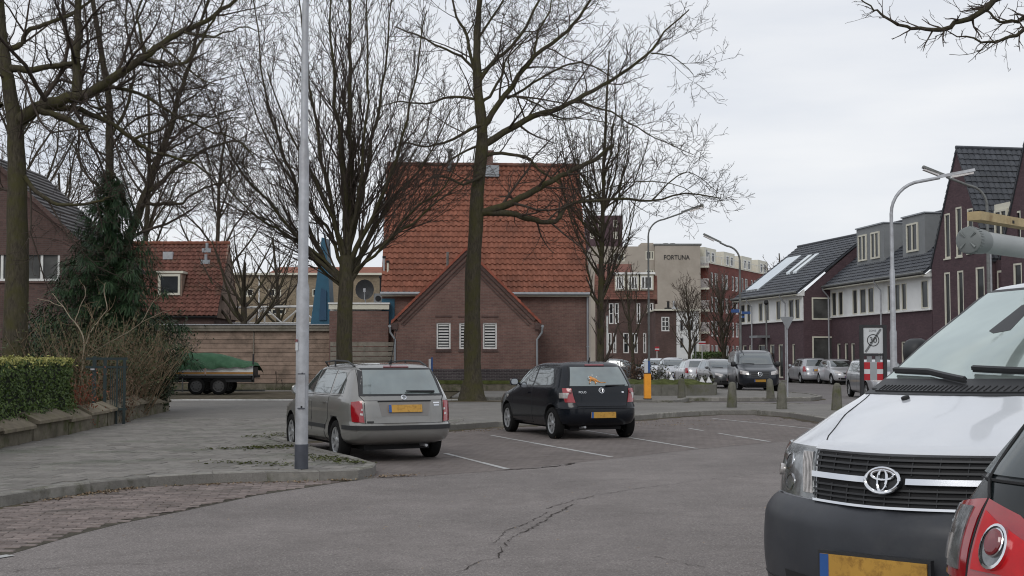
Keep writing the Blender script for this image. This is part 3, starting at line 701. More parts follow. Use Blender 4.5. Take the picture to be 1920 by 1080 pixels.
# --- vase-shaped tree left of it, with many upright stems
rd = random.Random(9); Yh = 39.5; hb = G(645, 769)
trunk = flare(traced([(645, 772), (646, 700), (646, 640), (647, 580), (649, 520), (650, 480)], Yh, .27, .215, rd, jit=.005), 1.35, .8)
vl = []
for (a, b, c, d, e, dy, r0) in (((648, 530), (600, 470), (545, 330), (500, 180), (470, -40), .4, .10), ((647, 540), (590, 480), (520, 400), (440, 300), (380, 150), -.5, .085),
        ((649, 500), (625, 400), (598, 260), (575, 120), (555, -60), .6, .10), ((650, 480), (645, 330), (628, 200), (622, 80), (615, -60), -.6, .11), ((650, 470), (655, 320), (657, 180), (655, 60), (660, -60), .2, .14),
        ((652, 480), (675, 380), (700, 260), (720, 130), (735, -40), .5, .11), ((653, 500), (690, 420), (735, 330), (770, 190), (800, 20), -.7, .10), ((652, 540), (700, 470), (760, 430), (820, 380), (880, 330), -.3, .075),
        ((651, 530), (690, 450), (720, 380), (750, 330), (800, 240), .9, .09), ((648, 545), (600, 500), (540, 440), (470, 400), (400, 370), .6, .06), ((650, 490), (665, 400), (680, 300), (690, 150), (690, -40), -.4, .09),
        ((649, 500), (630, 430), (590, 340), (540, 240), (500, 130), -.9, .08), ((651, 520), (680, 470), (740, 370), (800, 300), (850, 200), .3, .08), ((649, 520), (620, 440), (575, 380), (500, 260), (450, 120), .9, .07),
        ((648, 535), (590, 470), (520, 430), (450, 380), (395, 300), -.2, .06), ((652, 520), (700, 480), (770, 400), (830, 350), (870, 260), -.9, .06)):
    vl.append(traced([a, (b[0], b[1], dy*.5), (c[0], c[1], dy*1.5), (d[0], d[1], dy*2.3), (e[0], e[1], dy*3)], Yh, r0, .014, rd, sub=4, jit=.03))
VASE = [(2.6, 22, 2.7, .4, 7, .07, .05, .10, .42), (3.0, 25, 1.2, .4, 5, .09, .05, .1, .5), (4.0, 30, .5, .4, 3, .12, .04, .1, .6), (1.5, 32, .25, .4, 2, .15, .02, .2, .8)]
bare_tree('vase_shaped_tree', 'bare vase-shaped tree with many upright stems right behind the estate car and pole', hb, [trunk], vl, VASE, 31, bark='bark_moss', trunk_cfg=[(0, 20, 1, .2, 3, .1, 0, .5, .5)])
# --- upright tree by the right end of the house
rd = random.Random(12); Yf = 46.5; fb = G(1126, 748)
trunk = flare(traced([(1126, 750), (1126, 680), (1125, 600), (1127, 500), (1130, 400), (1133, 280), (1138, 170), (1142, 95)], Yf, .17, .02, rd, jit=.01), 1.4, .8)
fl = []
for k in range(26):
    y0 = rd.uniform(330, 590); side = rd.choice((-1, 1)); w = rd.uniform(18, 88); h = rd.uniform(130, 260); dy = rd.uniform(-2, 2)
    x0 = 1126+(590-y0)*.02
    fl.append(traced([(x0, y0), (x0+side*w*.5, y0-h*.25, dy*.4), (x0+side*w*.85, y0-h*.6, dy*.8), (x0+side*w, y0-h, dy)], Yf, rd.uniform(.03, .06), .01, rd, sub=3, jit=.03))
bare_tree('upright_tree', 'slender bare tree with dense upright twigs at the right corner of the brick house', fb, [trunk], fl,
          [(2.5, 24, 1.3, .4, 5, .09, .06, .1, .5), (3.4, 28, .6, .4, 4, .12, .05, .1, .6), (2.2, 30, .3, .4, 3, .15, .04, .1, .8)], 41, bark='bark_moss', minr=.008)
# --- two oaks on the left
Ya = 29.5; rd = random.Random(14); ab = Vector((P(28, 600, Ya).x, Ya, .16))
tr = traced([(22, 820), (28, 700), (30, 600), (32, 480), (33, 380), (30, 300), (28, 230), (18, 170), (8, 110), (2, 50), (-5, -60)], Ya, .34, .09, rd, jit=.01)
al = [traced(*a, rd) for a in (
    ([(35, 225), (70, 205), (110, 188), (155, 178), (195, 158), (232, 133), (268, 108), (300, 82, .2), (345, 60, .3), (385, 40, .4), (430, 10, .5), (470, -30, .5)], Ya, .165, .035),
    ([(268, 110), (295, 114), (330, 122), (358, 108), (378, 75), (400, 40), (420, 0)], Ya, .06, .02),
    ([(145, 172), (142, 120), (146, 70), (146, 20), (150, -60)], Ya, .12, .07),
    ([(20, 128), (50, 132), (95, 125), (140, 118)], Ya, .10, .05), ([(12, 90), (38, 86), (48, 62), (85, 45), (130, 28), (180, -10)], Ya, .08, .03),
    ([(70, 205), (110, 218), (150, 238), (165, 246)], Ya-.3, .08, .06), ([(90, 200), (150, 205), (200, 225), (250, 262), (290, 285), (350, 300), (400, 330)], Ya+.4, .085, .02),
    ([(250, 262), (300, 240), (345, 215), (400, 220), (450, 200)], Ya+.3, .04, .012),
    ([(200, 160), (260, 175), (320, 210), (380, 240), (440, 260), (480, 300)], Ya+.5, .05, .012),
    ([(272, 105), (262, 60), (258, 20), (280, -30)], Ya, .04, .02), ([(45, 330), (85, 372), (120, 385), (180, 380), (205, 370)], Ya-.6, .06, .02),
    ([(300, 82), (330, 110), (380, 150), (420, 160)], Ya, .035, .01), ([(0, 200), (-60, 150), (-120, 60)], Ya, .1, .04), ([(345, 60), (400, 70), (450, 50), (490, 60)], Ya, .03, .01))]
bare_tree('old_oak', 'old bare oak with mossy trunk and a heavy crooked limb at the left edge', ab, [tr], al, OAKL, 51, bark='bark_moss', trunk_cfg=[(1.0, 60, 1.9, .4, 6, .17, .05, .4, .2)]+OAK[1:], minr=.0055)
Yb = 37; rd = random.Random(15); bb = Vector((P(206, 600, Yb).x, Yb, .16))
tr = traced([(206, 740), (206, 600), (206, 450), (206, 330), (206, 220), (198, 140), (185, 70), (165, -50)], Yb, .17, .06, rd, jit=.01)
bl = [traced(*a, rd) for a in (
    ([(214, 520), (245, 440), (278, 352), (300, 290), (320, 240), (335, 180), (355, 120), (375, 50), (400, -30)], Yb, .15, .03),
    ([(278, 360), (320, 325), (365, 295), (405, 272), (450, 268), (490, 300)], Yb, .07, .015),
    ([(275, 380), (300, 383), (335, 383), (362, 365), (395, 345), (430, 340), (460, 310)], Yb, .06, .012),
    ([(300, 285), (330, 275), (370, 250), (420, 225), (460, 220)], Yb, .045, .01),
    ([(206, 230), (180, 180), (190, 100), (190, 20)], Yb, .05, .02), ([(206, 260), (240, 190), (250, 120), (235, 30), (245, -40)], Yb, .055, .02),
    ([(206, 370), (180, 345), (165, 330), (140, 280), (120, 250)], Yb, .06, .015), ([(206, 200), (170, 200), (140, 160), (95, 120)], Yb, .05, .015),
    ([(206, 300), (225, 250), (275, 215), (320, 215), (360, 170)], Yb+.6, .05, .012), ([(320, 240), (300, 180), (300, 120), (320, 60), (330, 0)], Yb, .04, .015))]
bare_tree('garden_oak', 'bare crooked tree rising behind the dark fir in the left garden', bb, [tr], bl, OAKL, 61, bark='bark', trunk_cfg=[(1.0, 55, 1.9, .4, 6, .17, .05, .3, .25)]+OAK[1:], minr=.007)
# --- smaller trees far off
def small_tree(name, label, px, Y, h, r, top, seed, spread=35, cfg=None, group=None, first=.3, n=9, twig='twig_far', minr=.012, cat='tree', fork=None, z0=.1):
    rd = random.Random(seed); b = P(px, 700, Y); b.z = z0
    t = branch(b, Vector((0, 0, 1)), h, r, r*.25, 8, .04, .02, rd); L = []
    for k in range(n):
        u = first+(.9-first)*k/n; i = int(u*8); a = t[i]; az = k*2.4+rd.uniform(-.4, .4)
        d = rot_dir(Vector((0, 0, 1)), R(spread*rd.uniform(.8, 1.2)), az)
        L.append(branch(Vector(a[:3]), d, top*(1.1-.6*u), a[3]*.6, .02, 6, .1, .09, rd))
    cfg = cfg or [(1.6, 36, 1.3, .4, 4, .12, .06, .15, .5), (2.4, 36, .7, .4, 3, .15, .05, .1, .6), (2.5, 36, .4, .4, 3, .15, .05, .1, .8)]
    return bare_tree(name, label, (b.x, b.y, z0), [flare(t, 1.3, .6)], L, cfg, seed, 'bark', twig, group, minr, trunk_cfg=[(0, 1, 1, 1, 3, 1, 0, 0, 1)])
small_tree('spreading_tree', 'low spreading bare tree behind the boarded garage wall', 455, 66, 6.6, .30, 6.0, 71, 52, first=.38, n=13, twig='twig')
small_tree('street_tree', 'small bare street tree in front of the white painted house', 1291, 88, 6.4, .13, 2.8, 72, 24, n=18, first=.3, minr=.014, cfg=[(2.6, 30, 1.3, .4, 4, .12, .06, .1, .5), (3.2, 32, .7, .4, 3, .15, .05, .1, .6), (2.5, 36, .4, .4, 3, .15, .05, .1, .8)])
small_tree('street_tree', 'bushy bare tree in front of the red brick balcony block', 1358, 92, 7.0, .16, 3.6, 73, 28, n=20, first=.22, minr=.014, cfg=[(2.6, 30, 1.4, .4, 4, .12, .06, .1, .5), (3.2, 32, .8, .4, 3, .15, .05, .1, .6), (2.5, 36, .4, .4, 3, .15, .05, .1, .8)])
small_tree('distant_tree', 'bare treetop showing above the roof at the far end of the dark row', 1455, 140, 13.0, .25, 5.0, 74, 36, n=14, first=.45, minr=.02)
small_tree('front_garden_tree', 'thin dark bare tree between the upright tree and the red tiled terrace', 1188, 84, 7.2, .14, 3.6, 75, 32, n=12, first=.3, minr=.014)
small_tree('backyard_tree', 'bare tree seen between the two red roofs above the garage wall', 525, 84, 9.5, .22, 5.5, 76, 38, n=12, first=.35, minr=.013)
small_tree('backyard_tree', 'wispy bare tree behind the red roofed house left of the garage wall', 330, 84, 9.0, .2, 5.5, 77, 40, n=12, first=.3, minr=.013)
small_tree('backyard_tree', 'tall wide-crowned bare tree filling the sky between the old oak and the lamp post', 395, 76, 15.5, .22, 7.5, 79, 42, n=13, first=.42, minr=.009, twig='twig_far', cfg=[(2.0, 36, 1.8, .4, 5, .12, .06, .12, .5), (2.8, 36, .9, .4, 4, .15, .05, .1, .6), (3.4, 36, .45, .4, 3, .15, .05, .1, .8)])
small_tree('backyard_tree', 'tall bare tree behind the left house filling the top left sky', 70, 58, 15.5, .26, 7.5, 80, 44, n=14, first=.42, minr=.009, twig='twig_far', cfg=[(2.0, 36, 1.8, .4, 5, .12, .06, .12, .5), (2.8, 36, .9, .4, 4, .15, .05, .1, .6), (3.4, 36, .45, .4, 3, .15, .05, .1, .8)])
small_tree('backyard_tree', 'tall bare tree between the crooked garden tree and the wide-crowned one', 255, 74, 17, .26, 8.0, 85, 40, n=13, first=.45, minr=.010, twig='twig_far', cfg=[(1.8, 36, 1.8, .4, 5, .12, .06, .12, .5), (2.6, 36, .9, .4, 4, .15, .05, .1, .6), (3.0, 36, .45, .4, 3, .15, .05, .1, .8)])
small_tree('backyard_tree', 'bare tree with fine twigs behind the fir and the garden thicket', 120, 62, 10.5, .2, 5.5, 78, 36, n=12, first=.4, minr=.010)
# --- twigs of a tree that stands outside the frame, top right
rd = random.Random(17); Yt = 12.5; tb = Vector((7.6, 13.4, 0.))
tr = branch(tb, Vector((0, 0, 1)), 8, .2, .09, 8, .02, .01, rd)
tl = [traced(*a, rd, 3, .01) for a in (
    ([(2440, -260, .8), (2200, -200, .5), (1990, -90, .2), (1900, -25), (1850, 12), (1800, 42), (1770, 53), (1735, 55), (1700, 50), (1660, 32), (1640, 15), (1615, 0)], Yt, .05, .006),
    ([(2440, -230, .6), (2150, -80, .3), (1990, 10, .1), (1930, 50), (1895, 68), (1855, 78), (1810, 70), (1772, 55)], Yt-.3, .04, .004),
    ([(2440, -300, .6), (2200, -160, .3), (2000, -20, .1), (1920, 32), (1905, 40), (1872, 38), (1850, 18), (1835, 8)], Yt+.3, .04, .006),
    ([(1872, 75), (1840, 92), (1815, 103), (1780, 102)], Yt-.3, .006, .003), ([(1767, 55), (1755, 70), (1735, 76), (1715, 65)], Yt, .006, .003),
    ([(1655, 32), (1630, 28), (1612, 19)], Yt, .004, .002), ([(1885, 68), (1885, 90), (1883, 105)], Yt-.3, .004, .002), ([(1770, 53), (1750, 35), (1742, 18)], Yt, .004, .002),
    ([(1905, 38), (1895, 50), (1875, 62), (1858, 68)], Yt+.3, .004, .002), ([(1900, 40), (1905, 20), (1910, 0)], Yt+.3, .006, .003), ([(1850, 12), (1835, 20), (1800, 20), (1785, -5)], Yt, .006, .003))]
TWIG = [(5.0, 44, .30, .5, 5, .16, -.01, .12, .5), (8, 44, .13, .5, 4, .2, .0, .1, .7), (9, 42, .05, .4, 3, .2, 0, .1, .8)]
bare_tree('overhanging_tree', 'bare drooping twigs hanging into the sky at the top right corner', tb, [tr], tl, TWIG, 81, minr=.0024, trunk_cfg=[(0, 1, 1, 1, 3, 1, 0, 0, 1)])
# --- dark fir in the garden
ft = thing('fir_tree', 'dark green fir with drooping branches beside the left house', 'tree', (P(205, 600, 33).x, 33, .16))
b = MB(); o = BASE[ft]; b.tube([o, o+Vector((0, 0, 6.2))], [.13, .02], 7); b.build('trunk', 'bark', ft)
b = MB(); r_ = random.Random(23); nb = MB()
for k in range(120):
    t = k/120; z = 1.6+t*4.6; L = (1.95*(1-t)**.85+.12)*r_.uniform(.65, 1.1); az = k*2.4+r_.uniform(-.3, .3); d = Vector((math.cos(az), math.sin(az), .12-.1*(1-t)))
    prev = o+Vector((0, 0, z)); pts = [prev]
    for s in range(5): prev = prev+(d+Vector((0, 0, -.1*s*(1-t)+.05)))*(L/5); pts.append(prev)
    nb.tube(pts, [.022, .018, .015, .012, .009, .006], 3, False)
    for s in range(int(60+125*L)):
        u = r_.random()**.75*5; i = min(4, int(u)); q = pts[i].lerp(pts[i+1], u-i); side = Vector((-d.y, d.x, 0))*r_.choice((-1, 1))*(1-.12*u)
        q2 = q+side*r_.uniform(0, .30)*L*.75+d*r_.uniform(0, .18)+Vector((0, 0, r_.uniform(-.20, .03)))
        dd = (q2-q).normalized() if (q2-q).length > .01 else side; w = dd.cross(Vector((0, 0, 1))).normalized()*.013
        e_ = q2+dd*.17+Vector((0, 0, -.03)); b.add([q2-w, q2+w, e_+w*.5, e_-w*.5], [(0, 1, 2, 3)])
b.build('needles', 'conifer', ft, kind='stuff', uv=False, fix=False); nb.build('branch', 'bark', ft, uv=False)
# --- thicket, holly and small shrubs
def shrub(name, label, px, Y, w, h, nst, nl, leaf, stem, seed, cat='shrub', ls=.035, depth=None, z0=.16, lean=.35, lowbare=.2, cloud=None, group=None):
    r = random.Random(seed); c = P(px, 700, Y); c.z = z0; t = thing(name, label, cat, c, group); st = []; tips = []
    for k in range(nst):
        a = r.uniform(0, 6.28); rad = r.random()**.5
        p = c+Vector((math.cos(a)*rad*w*.3, math.sin(a)*rad*(depth or w)*.3, 0)); d = Vector((math.cos(a)*rad*lean+r.gauss(0, .12), math.sin(a)*rad*lean, 1)).normalized()
        q = branch(p, d, h*r.uniform(.55, 1.05), r.uniform(.007, .016), .004, 6, .09, .02, r); st.append(q)
        for m_ in range(r.randint(2, 5)):
            i = r.randint(1, 5); s = branch(Vector(q[i][:3]), rot_dir(Vector((0, 0, 1)), R(r.uniform(20, 70)), r.uniform(0, 6.28)), h*r.uniform(.12, .35), .006, .003, 4, .12, .03, r)
            st.append(s); tips.append(s)
        tips.append(q)
    tubes_mesh('stems', st, stem, t, kind='stuff')
    if nl:
        b = MB()
        def fn(r):
            q = r.choice(tips); i = r.randint(int(lowbare*len(q)), len(q)-1); v = Vector(q[i][:3])+Vector((r.gauss(0, .10), r.gauss(0, .10), r.gauss(0, .10))); return v, None
        leaves(b, nl, fn, ls, r); b.build('foliage', leaf, t, kind='stuff', uv=False, fix=False)
    return t
shrub('thicket', 'tall tangled thicket of tan stems and dull green leaves behind the garden wall', 228, 31.0, 2.2, 2.4, 190, 4200, 'shrub_leaf', 'twig_tan', 91, ls=.034, lean=.55)
shrub('thicket', 'leafy grey-green bush with pale bare stems in front of the fir', 150, 29.0, 2.4, 2.5, 90, 4800, 'shrub_leaf', 'twig_tan', 92, ls=.036, lean=.65)
shrub('holly_bush', 'dark glossy evergreen bush at the end of the garden wall', 290, 33.5, .95, 2.2, 50, 5500, 'holly', 'bark', 93, ls=.04, lowbare=.1)
shrub('evergreen_bush', 'dark evergreen bush against the left house wall', 95, 34.0, 1.6, 2.6, 40, 4200, 'holly', 'bark', 94, ls=.045)
shrub('evergreen_bush', 'broad dark evergreen bush below the fir in the left garden', 190, 33.8, 2.3, 3.0, 80, 5200, 'holly', 'bark', 194, ls=.045, lean=.5)
shrub('red_leaved_shrub', 'small reddish shrub at the end of the clipped hedge', 152, 25.3, .45, 1.15, 16, 700, 'shrub_red', 'twig_tan', 95, ls=.026, lowbare=0)
shrub('red_leaved_shrub', 'dark red drooping shrub beside the green gate', 228, 27.9, .6, 1.0, 16, 600, 'shrub_brown', 'twig_tan', 96, ls=.03, lowbare=0)
rd = random.Random(18); Ys = 28.6
pale = [traced(a, Ys, r0, .008, rd, 3, .008) for a, r0 in (([(155, 722), (155, 690), (158, 640), (140, 605), (118, 575), (98, 550)], .028), ([(158, 650), (175, 615), (200, 580), (195, 550), (198, 530)], .018),
        ([(165, 668), (190, 650), (225, 632), (265, 605), (295, 590), (325, 578)], .022), ([(140, 605), (150, 575), (160, 555), (157, 535)], .012), ([(118, 575), (92, 565), (70, 560)], .01), ([(265, 605), (285, 570), (300, 555)], .009))]
b_ = thing('pale_stemmed_bush', 'bare bush with pale silvery forked branches behind the hedge end', 'shrub', (P(155, 700, Ys).x, Ys, .16)); out = [[], [], [], []]; MINR = .005
for p in pale: sprout(p, 0, [(3, 45, .5, .4, 5, .12, .03, .2, .5), (4, 40, .25, .4, 3, .15, .03, .1, .6)], rd, out)
M['pale_stem'] = mat('pale_stem', (.27, .23, .17), .9, .3, 9, spec=.1)
for q_ in pale: tubes_mesh('branch', [q_], 'pale_stem', b_)
tubes_mesh('twigs', out[0]+out[1]+out[2], 'twig_tan', b_, kind='stuff')
# ================================================================ building helpers
def wall_holes(b, u0, u1, z0, z1, holes, d=.3, n0=0.0, mi=0):
    us = sorted({u0, u1, *[x for h in holes for x in h[:2] if u0 < x < u1]}); zs = sorted({z0, z1, *[x for h in holes for x in h[2:] if z0 < x < z1]})
    for za, zb in zip(zs, zs[1:]):
        run = None
        for ua, ub in zip(us, us[1:]):
            cu, cz = (ua+ub)/2, (za+zb)/2
            solid = not any(h[0] < cu < h[1] and h[2] < cz < h[3] for h in holes)
            if solid: run = (run[0], ub) if run else (ua, ub)
            if run and (not solid): b.box(run[0], run[1], n0-d, n0, za, zb, mi); run = None
        if run: b.box(run[0], run[1], n0-d, n0, za, zb, mi)
def window(fr, parent, u0, u1, z0, z1, nx=1, nz=1, w=.06, rec=.08, fm='white', gm='glass', sill=None, name='window', label=None, bars=None, proud=0.0):
    b = MB(fr); n1 = -rec+.05+proud; n0 = -rec-.03+proud
    b.box(u0, u0+w, n0, n1, z0, z1); b.box(u1-w, u1, n0, n1, z0, z1); b.box(u0+w, u1-w, n0, n1, z0, z0+w); b.box(u0+w, u1-w, n0, n1, z1-w, z1)
    for i in range(1, nx): c = u0+(u1-u0)*i/nx; b.box(c-w*.5, c+w*.5, n0+.005, n1-.005, z0+w, z1-w)
    zz = bars if bars else [z0+(z1-z0)*j/nz for j in range(1, nz)]
    for c in zz: b.box(u0+w, u1-w, n0+.008, n1-.008, c-w*.35, c+w*.35)
    f = b.build(name, fm, parent, label=label)
    g = MB(fr); g.box(u0+w*.6, u1-w*.6, n0+.01, n0+.025, z0+w*.6, z1-w*.6); g.build('pane', gm, f)
    if sill: s = MB(fr); s.box(u0-.04, u1+.04, n0, .05, z0-.07, z0); s.build('sill', sill, f)
    return f
def downpipe(fr, parent, u, z0, z1, n=.1, r=.045, m='grey_zinc', bendto=None):
    b = MB(fr); pts = [(u, n, z0), (u, n, z1)] if bendto is None else [(u, n, z0), (u, n, z1-.5), (bendto[0], bendto[1], z1-.1), (bendto[0], bendto[1], z1)]
    b.tube(pts, r, 8); b.box(u-.07, u+.07, n-.06, n+.055, z0+(z1-z0)*.45, z0+(z1-z0)*.45+.04); return b.build('downpipe', m, parent, smooth=True)
def tile_proto(w, L, m='tile_red', amp=.04, th=.02):
    """one pantile: an S across the width, the lower edge lying over the next one"""
    b = MB(); k = 6; vs = []
    def S(t): return amp*math.sin(t*2*math.pi-.6)*(1 if t < .5 else .85)
    for yy, lift in ((0, .05), (L, 0)):
        for i in range(k+1): t = i/k; vs.append((w*1.04*t, yy, S(t)+lift))
    for i in range(k+1): t = i/k; vs.append((w*1.04*t, 0, S(t)+.05-th-.02))
    fs = [(i, i+1, k+2+i, k+1+i) for i in range(k)]+[(i+1, i, 2*k+2+i, 2*k+3+i) for i in range(k)]
    b.add(vs, fs); return vs, fs
def roof_tiles(parent, fr, u0, u1, nz0, nz1, w, L, mo, mm, limit=0, skip=None, name='roof_tile', sm=True, amp=.04):
    """nz0 -> nz1: (n, z) of eave and ridge in the wall's axes; tiles lie on the slope between"""
    dn, dz = nz1[0]-nz0[0], nz1[1]-nz0[1]; Ls = math.hypot(dn, dz); rows = round(Ls/L); L = Ls/rows; cols = round((u1-u0)/w); w = (u1-u0)/cols
    sn, sz = dn/Ls, dz/Ls; nn, nzv = -sz, sn   # normal of the slope in (n,z): outwards
    if nzv < 0: nn, nzv = -nn, -nzv
    vs, fs = tile_proto(w, L*1.03, amp=amp); cells = []
    for j in range(rows):
        for i in range(cols):
            if skip and skip(u0+(i+.5)*w, nz0[1]+dz*(j+.5)/rows): continue
            cells.append((j, i))
    B = MB(fr); me = None
    def tf(v, j, i, q): return (u0+i*w+v[0], nz0[0]+sn*(j*L+v[1])+nn*(v[2]+q), nz0[1]+sz*(j*L+v[1])+nzv*(v[2]+q))
    if limit:
        b = MB(fr); b.add([tf(v, 0, 0, 0) for v in vs], fs); t = b.build(name, mo, parent, smooth=True); me = t.data; o0 = fr(*tf((0, 0, 0), 0, 0, 0)); bpy.data.objects.remove(t)
    for c, (j, i) in enumerate(cells):
        if c < limit:
            o = bpy.data.objects.new(name, me); COL.objects.link(o); o.parent = parent; BASE[o] = BASE[parent]
            o.location = fr(*tf((0, 0, 0), j, i, rnd.uniform(-.003, .003)))-o0
        else: q = rnd.uniform(-.004, .004); B.add([tf(v, j, i, q) for v in vs], fs)
    if len(cells) > limit: B.build(name+'_field', mm, parent, kind='stuff', uv=False, smooth=sm, fix=False)
def slab_roof(parent, fr, u0, u1, nz0, nz1, th, m, name='roof_deck'):
    dn, dz = nz1[0]-nz0[0], nz1[1]-nz0[1]; Ls = math.hypot(dn, dz); a, c = -dz/Ls, dn/Ls
    if c < 0: a, c = -a, -c
    b = MB(fr); b.prism([nz0, nz1, (nz1[0]-a*th, nz1[1]-c*th), (nz0[0]-a*th, nz0[1]-c*th)], u0, u1, axis='u'); return b.build(name, m, parent)

# ================================================================ brick house with the red pantile roof
hl = P(722, 735, 57.5); yaw = R(-3); fr = Fr((-5.85, 57.4, 0), (math.cos(yaw+R(6)), math.sin(yaw+R(6))), 1)   # n points to the camera
HW = 9.35
bh = thing('brick_house', 'brown brick house with large orange-red pantile roof and front gable behind the oak', 'house', fr(4.6, 0, 0))
b = MB(fr); b.box(0, HW, -9.6, 0, 1.06, 4.36); b.build('wall', 'brick', bh)
b = MB(fr); b.box(-.02, HW+.02, -9.62, .02, .05, .97); b.build('plinth', 'brick_dark', bh)
b = MB(fr); b.box(-.03, HW+.03, -9.63, .03, .972, 1.06); k = b.build('soldier_course', 'brick_dark', bh)
b = MB(fr); b.prism([(-9.6, 4.365), (0, 4.365), (-4.8, 10.6)], 0, .22, axis='u'); b.prism([(-9.6, 4.365), (0, 4.365), (-4.8, 10.6)], HW-.22, HW, axis='u'); b.build('gable_wall', 'brick', bh)
RZ = ((.30, 4.46), (-4.8, 10.95))
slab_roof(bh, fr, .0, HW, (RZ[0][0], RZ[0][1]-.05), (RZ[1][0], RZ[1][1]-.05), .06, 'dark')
slab_roof(bh, fr, .0, HW, (-9.9, RZ[0][1]-.05), (RZ[1][0], RZ[1][1]-.052), .06, 'tile_red')
gz = lambda u: 6.45-abs(u-3.78)*.985
roof_tiles(bh, fr, -.02, HW+.02, RZ[0], RZ[1], .235, .345, 'tile_red', 'tile_red', 300, skip=lambda u, z: z < gz(u)-.55)
b = MB(fr)
for i in range(32): u = i*HW/32; b.tube([(u, -4.8, 11.0+rnd.uniform(-.01, .01)), (u+HW/32+.03, -4.8, 11.02)], [.11, .10], 8)
b.build('ridge_tiles', 'tile_red_old', bh, kind='stuff', smooth=True)
b = MB(fr); b.tube([(-.05, .36, 4.42), (HW+.05, .36, 4.42)], .07, 8); b.build('gutter', 'grey_zinc', bh, smooth=True)
b = MB(fr); b.box(0, HW, .0, .28, 4.30, 4.37); b.build('eaves_board', 'cream', bh)
downpipe(fr, bh, HW-.08, .1, 4.38, .08)
# chimney with lead flashing, and roof pipes
b = MB(fr); b.box(4.45, 5.15, -5.0, -4.3, 9.9, 11.55); b.box(4.40, 5.2, -5.05, -4.25, 11.55, 11.65); ch = b.build('chimney', 'brick', bh)
b = MB(fr); b.box(4.25, 5.45, -4.62, -4.15, 10.35, 10.9); b.build('lead_flashing', 'grey_zinc', ch)
b = MB(fr); b.tube([(3.05, -4.3, 10.6), (3.05, -4.3, 11.6)], .10, 8); b.tube([(3.05, -4.3, 11.55), (3.05, -4.3, 11.7)], .16, 8); b.build('vent_pipe', 'galv_dark', bh)
# --- front gable
GW = 6.3; g0 = .62; g1 = g0+GW; gd = 1.75; apex = (g0+g1)/2; ez = 3.10; az_ = 6.22
wins = [(apex-1.30, apex-.68), (apex-.31, apex+.31), (apex+.72, apex+1.34)]; wz = (1.93, 3.08)
holes = [(a, c, *wz) for a, c in wins]
b = MB(fr); wall_holes(b, g0, g1, 1.06, ez, holes, .3, gd); b.prism([(g0, ez), (g1, ez), (apex, az_)], gd-.3, gd); b.box(g0, g0+.3, .02, gd-.3, 1.06, ez); b.box(g1-.3, g1, .02, gd-.3, 1.06, ez)
b.build('front_gable_wall', 'brick', bh)
b = MB(fr); b.box(g0-.02, g1+.02, .03, gd+.02, .05, .97); b.box(g0-.03, g1+.03, .031, gd+.03, .972, 1.058); b.build('gable_plinth', 'brick_dark', bh)
frg = Fr(fr(0, gd, 0), fr.u, 1)
for a, c in wins:
    w_ = window(frg, bh, a, c, wz[0], wz[1], 1, 1, .07, .10, 'white', 'glass')
    s = MB(frg)
    for k in range(8): z = wz[0]+.12+k*.125; s.box(a+.09, c-.09, -.092, -.078, z, z+.062)
    s.build('blind', 'blind', w_)
    s = MB(frg)
    for k in range(7): u = a-.04+k*(c-a+.08)/7; s.box(u+.004, u+(c-a+.08)/7-.004, -.05, .055, wz[0]-.12, wz[0]-.005)
    s.build('brick_sill', 'brick_brown', w_); s = MB(frg); s.box(a-.06, c+.06, .0, .028, wz[1]+.24, wz[1]+.30); s.build('lintel_band', 'brick_brown', w_)
# stepped corbel bands under the verges and red verge tiles
for sgn in (-1, 1):
    u_e = g0 if sgn < 0 else g1; cb = MB(frg)
    for k, (off, th_, pr) in enumerate(((.42, .05, .03), (.30, .05, .055), (.12, .16, .08))):
        du = (apex-u_e); dz = az_-ez; L = math.hypot(du, dz); nu, nz_ = -dz/L*(1 if du > 0 else -1), -abs(du)/L
        nu = -nu if False else (dz/L*(1 if du > 0 else -1)); 
        o = off; a1 = (u_e+nu*o*1.0, ez+nz_*o*0+(-o*.15)); 
        p0 = (u_e+nu*o+du*.04, ez+dz*.04+nz_*o); p1 = (apex, az_-o/abs(du)*L); q1 = (apex, p1[1]+th_*L/abs(du)); q0 = (p0[0]-nu*th_, p0[1]-nz_*th_)
        cb.prism([p0, p1, q1, q0], 0, pr)
    cb.build('corbel_band', 'brick_brown', bh)
    for k in range(22):
        t0_, t1_ = k/22, (k+1)/22; u_o = u_e+(.12 if sgn > 0 else -.12); zo = ez-.10
        pa = (u_o+(apex-u_o)*t0_, zo+(az_+.02-zo)*t0_); pb = (u_o+(apex-u_o)*t1_*1.0, zo+(az_+.02-zo)*t1_)
        vb = MB(frg); vb.prism([(pa[0], pa[1]+.02), (pb[0], pb[1]), (pb[0], pb[1]+.13), (pa[0], pa[1]+.17)], -.16, .13); vb.build('verge_tile', 'verge_red', bh)
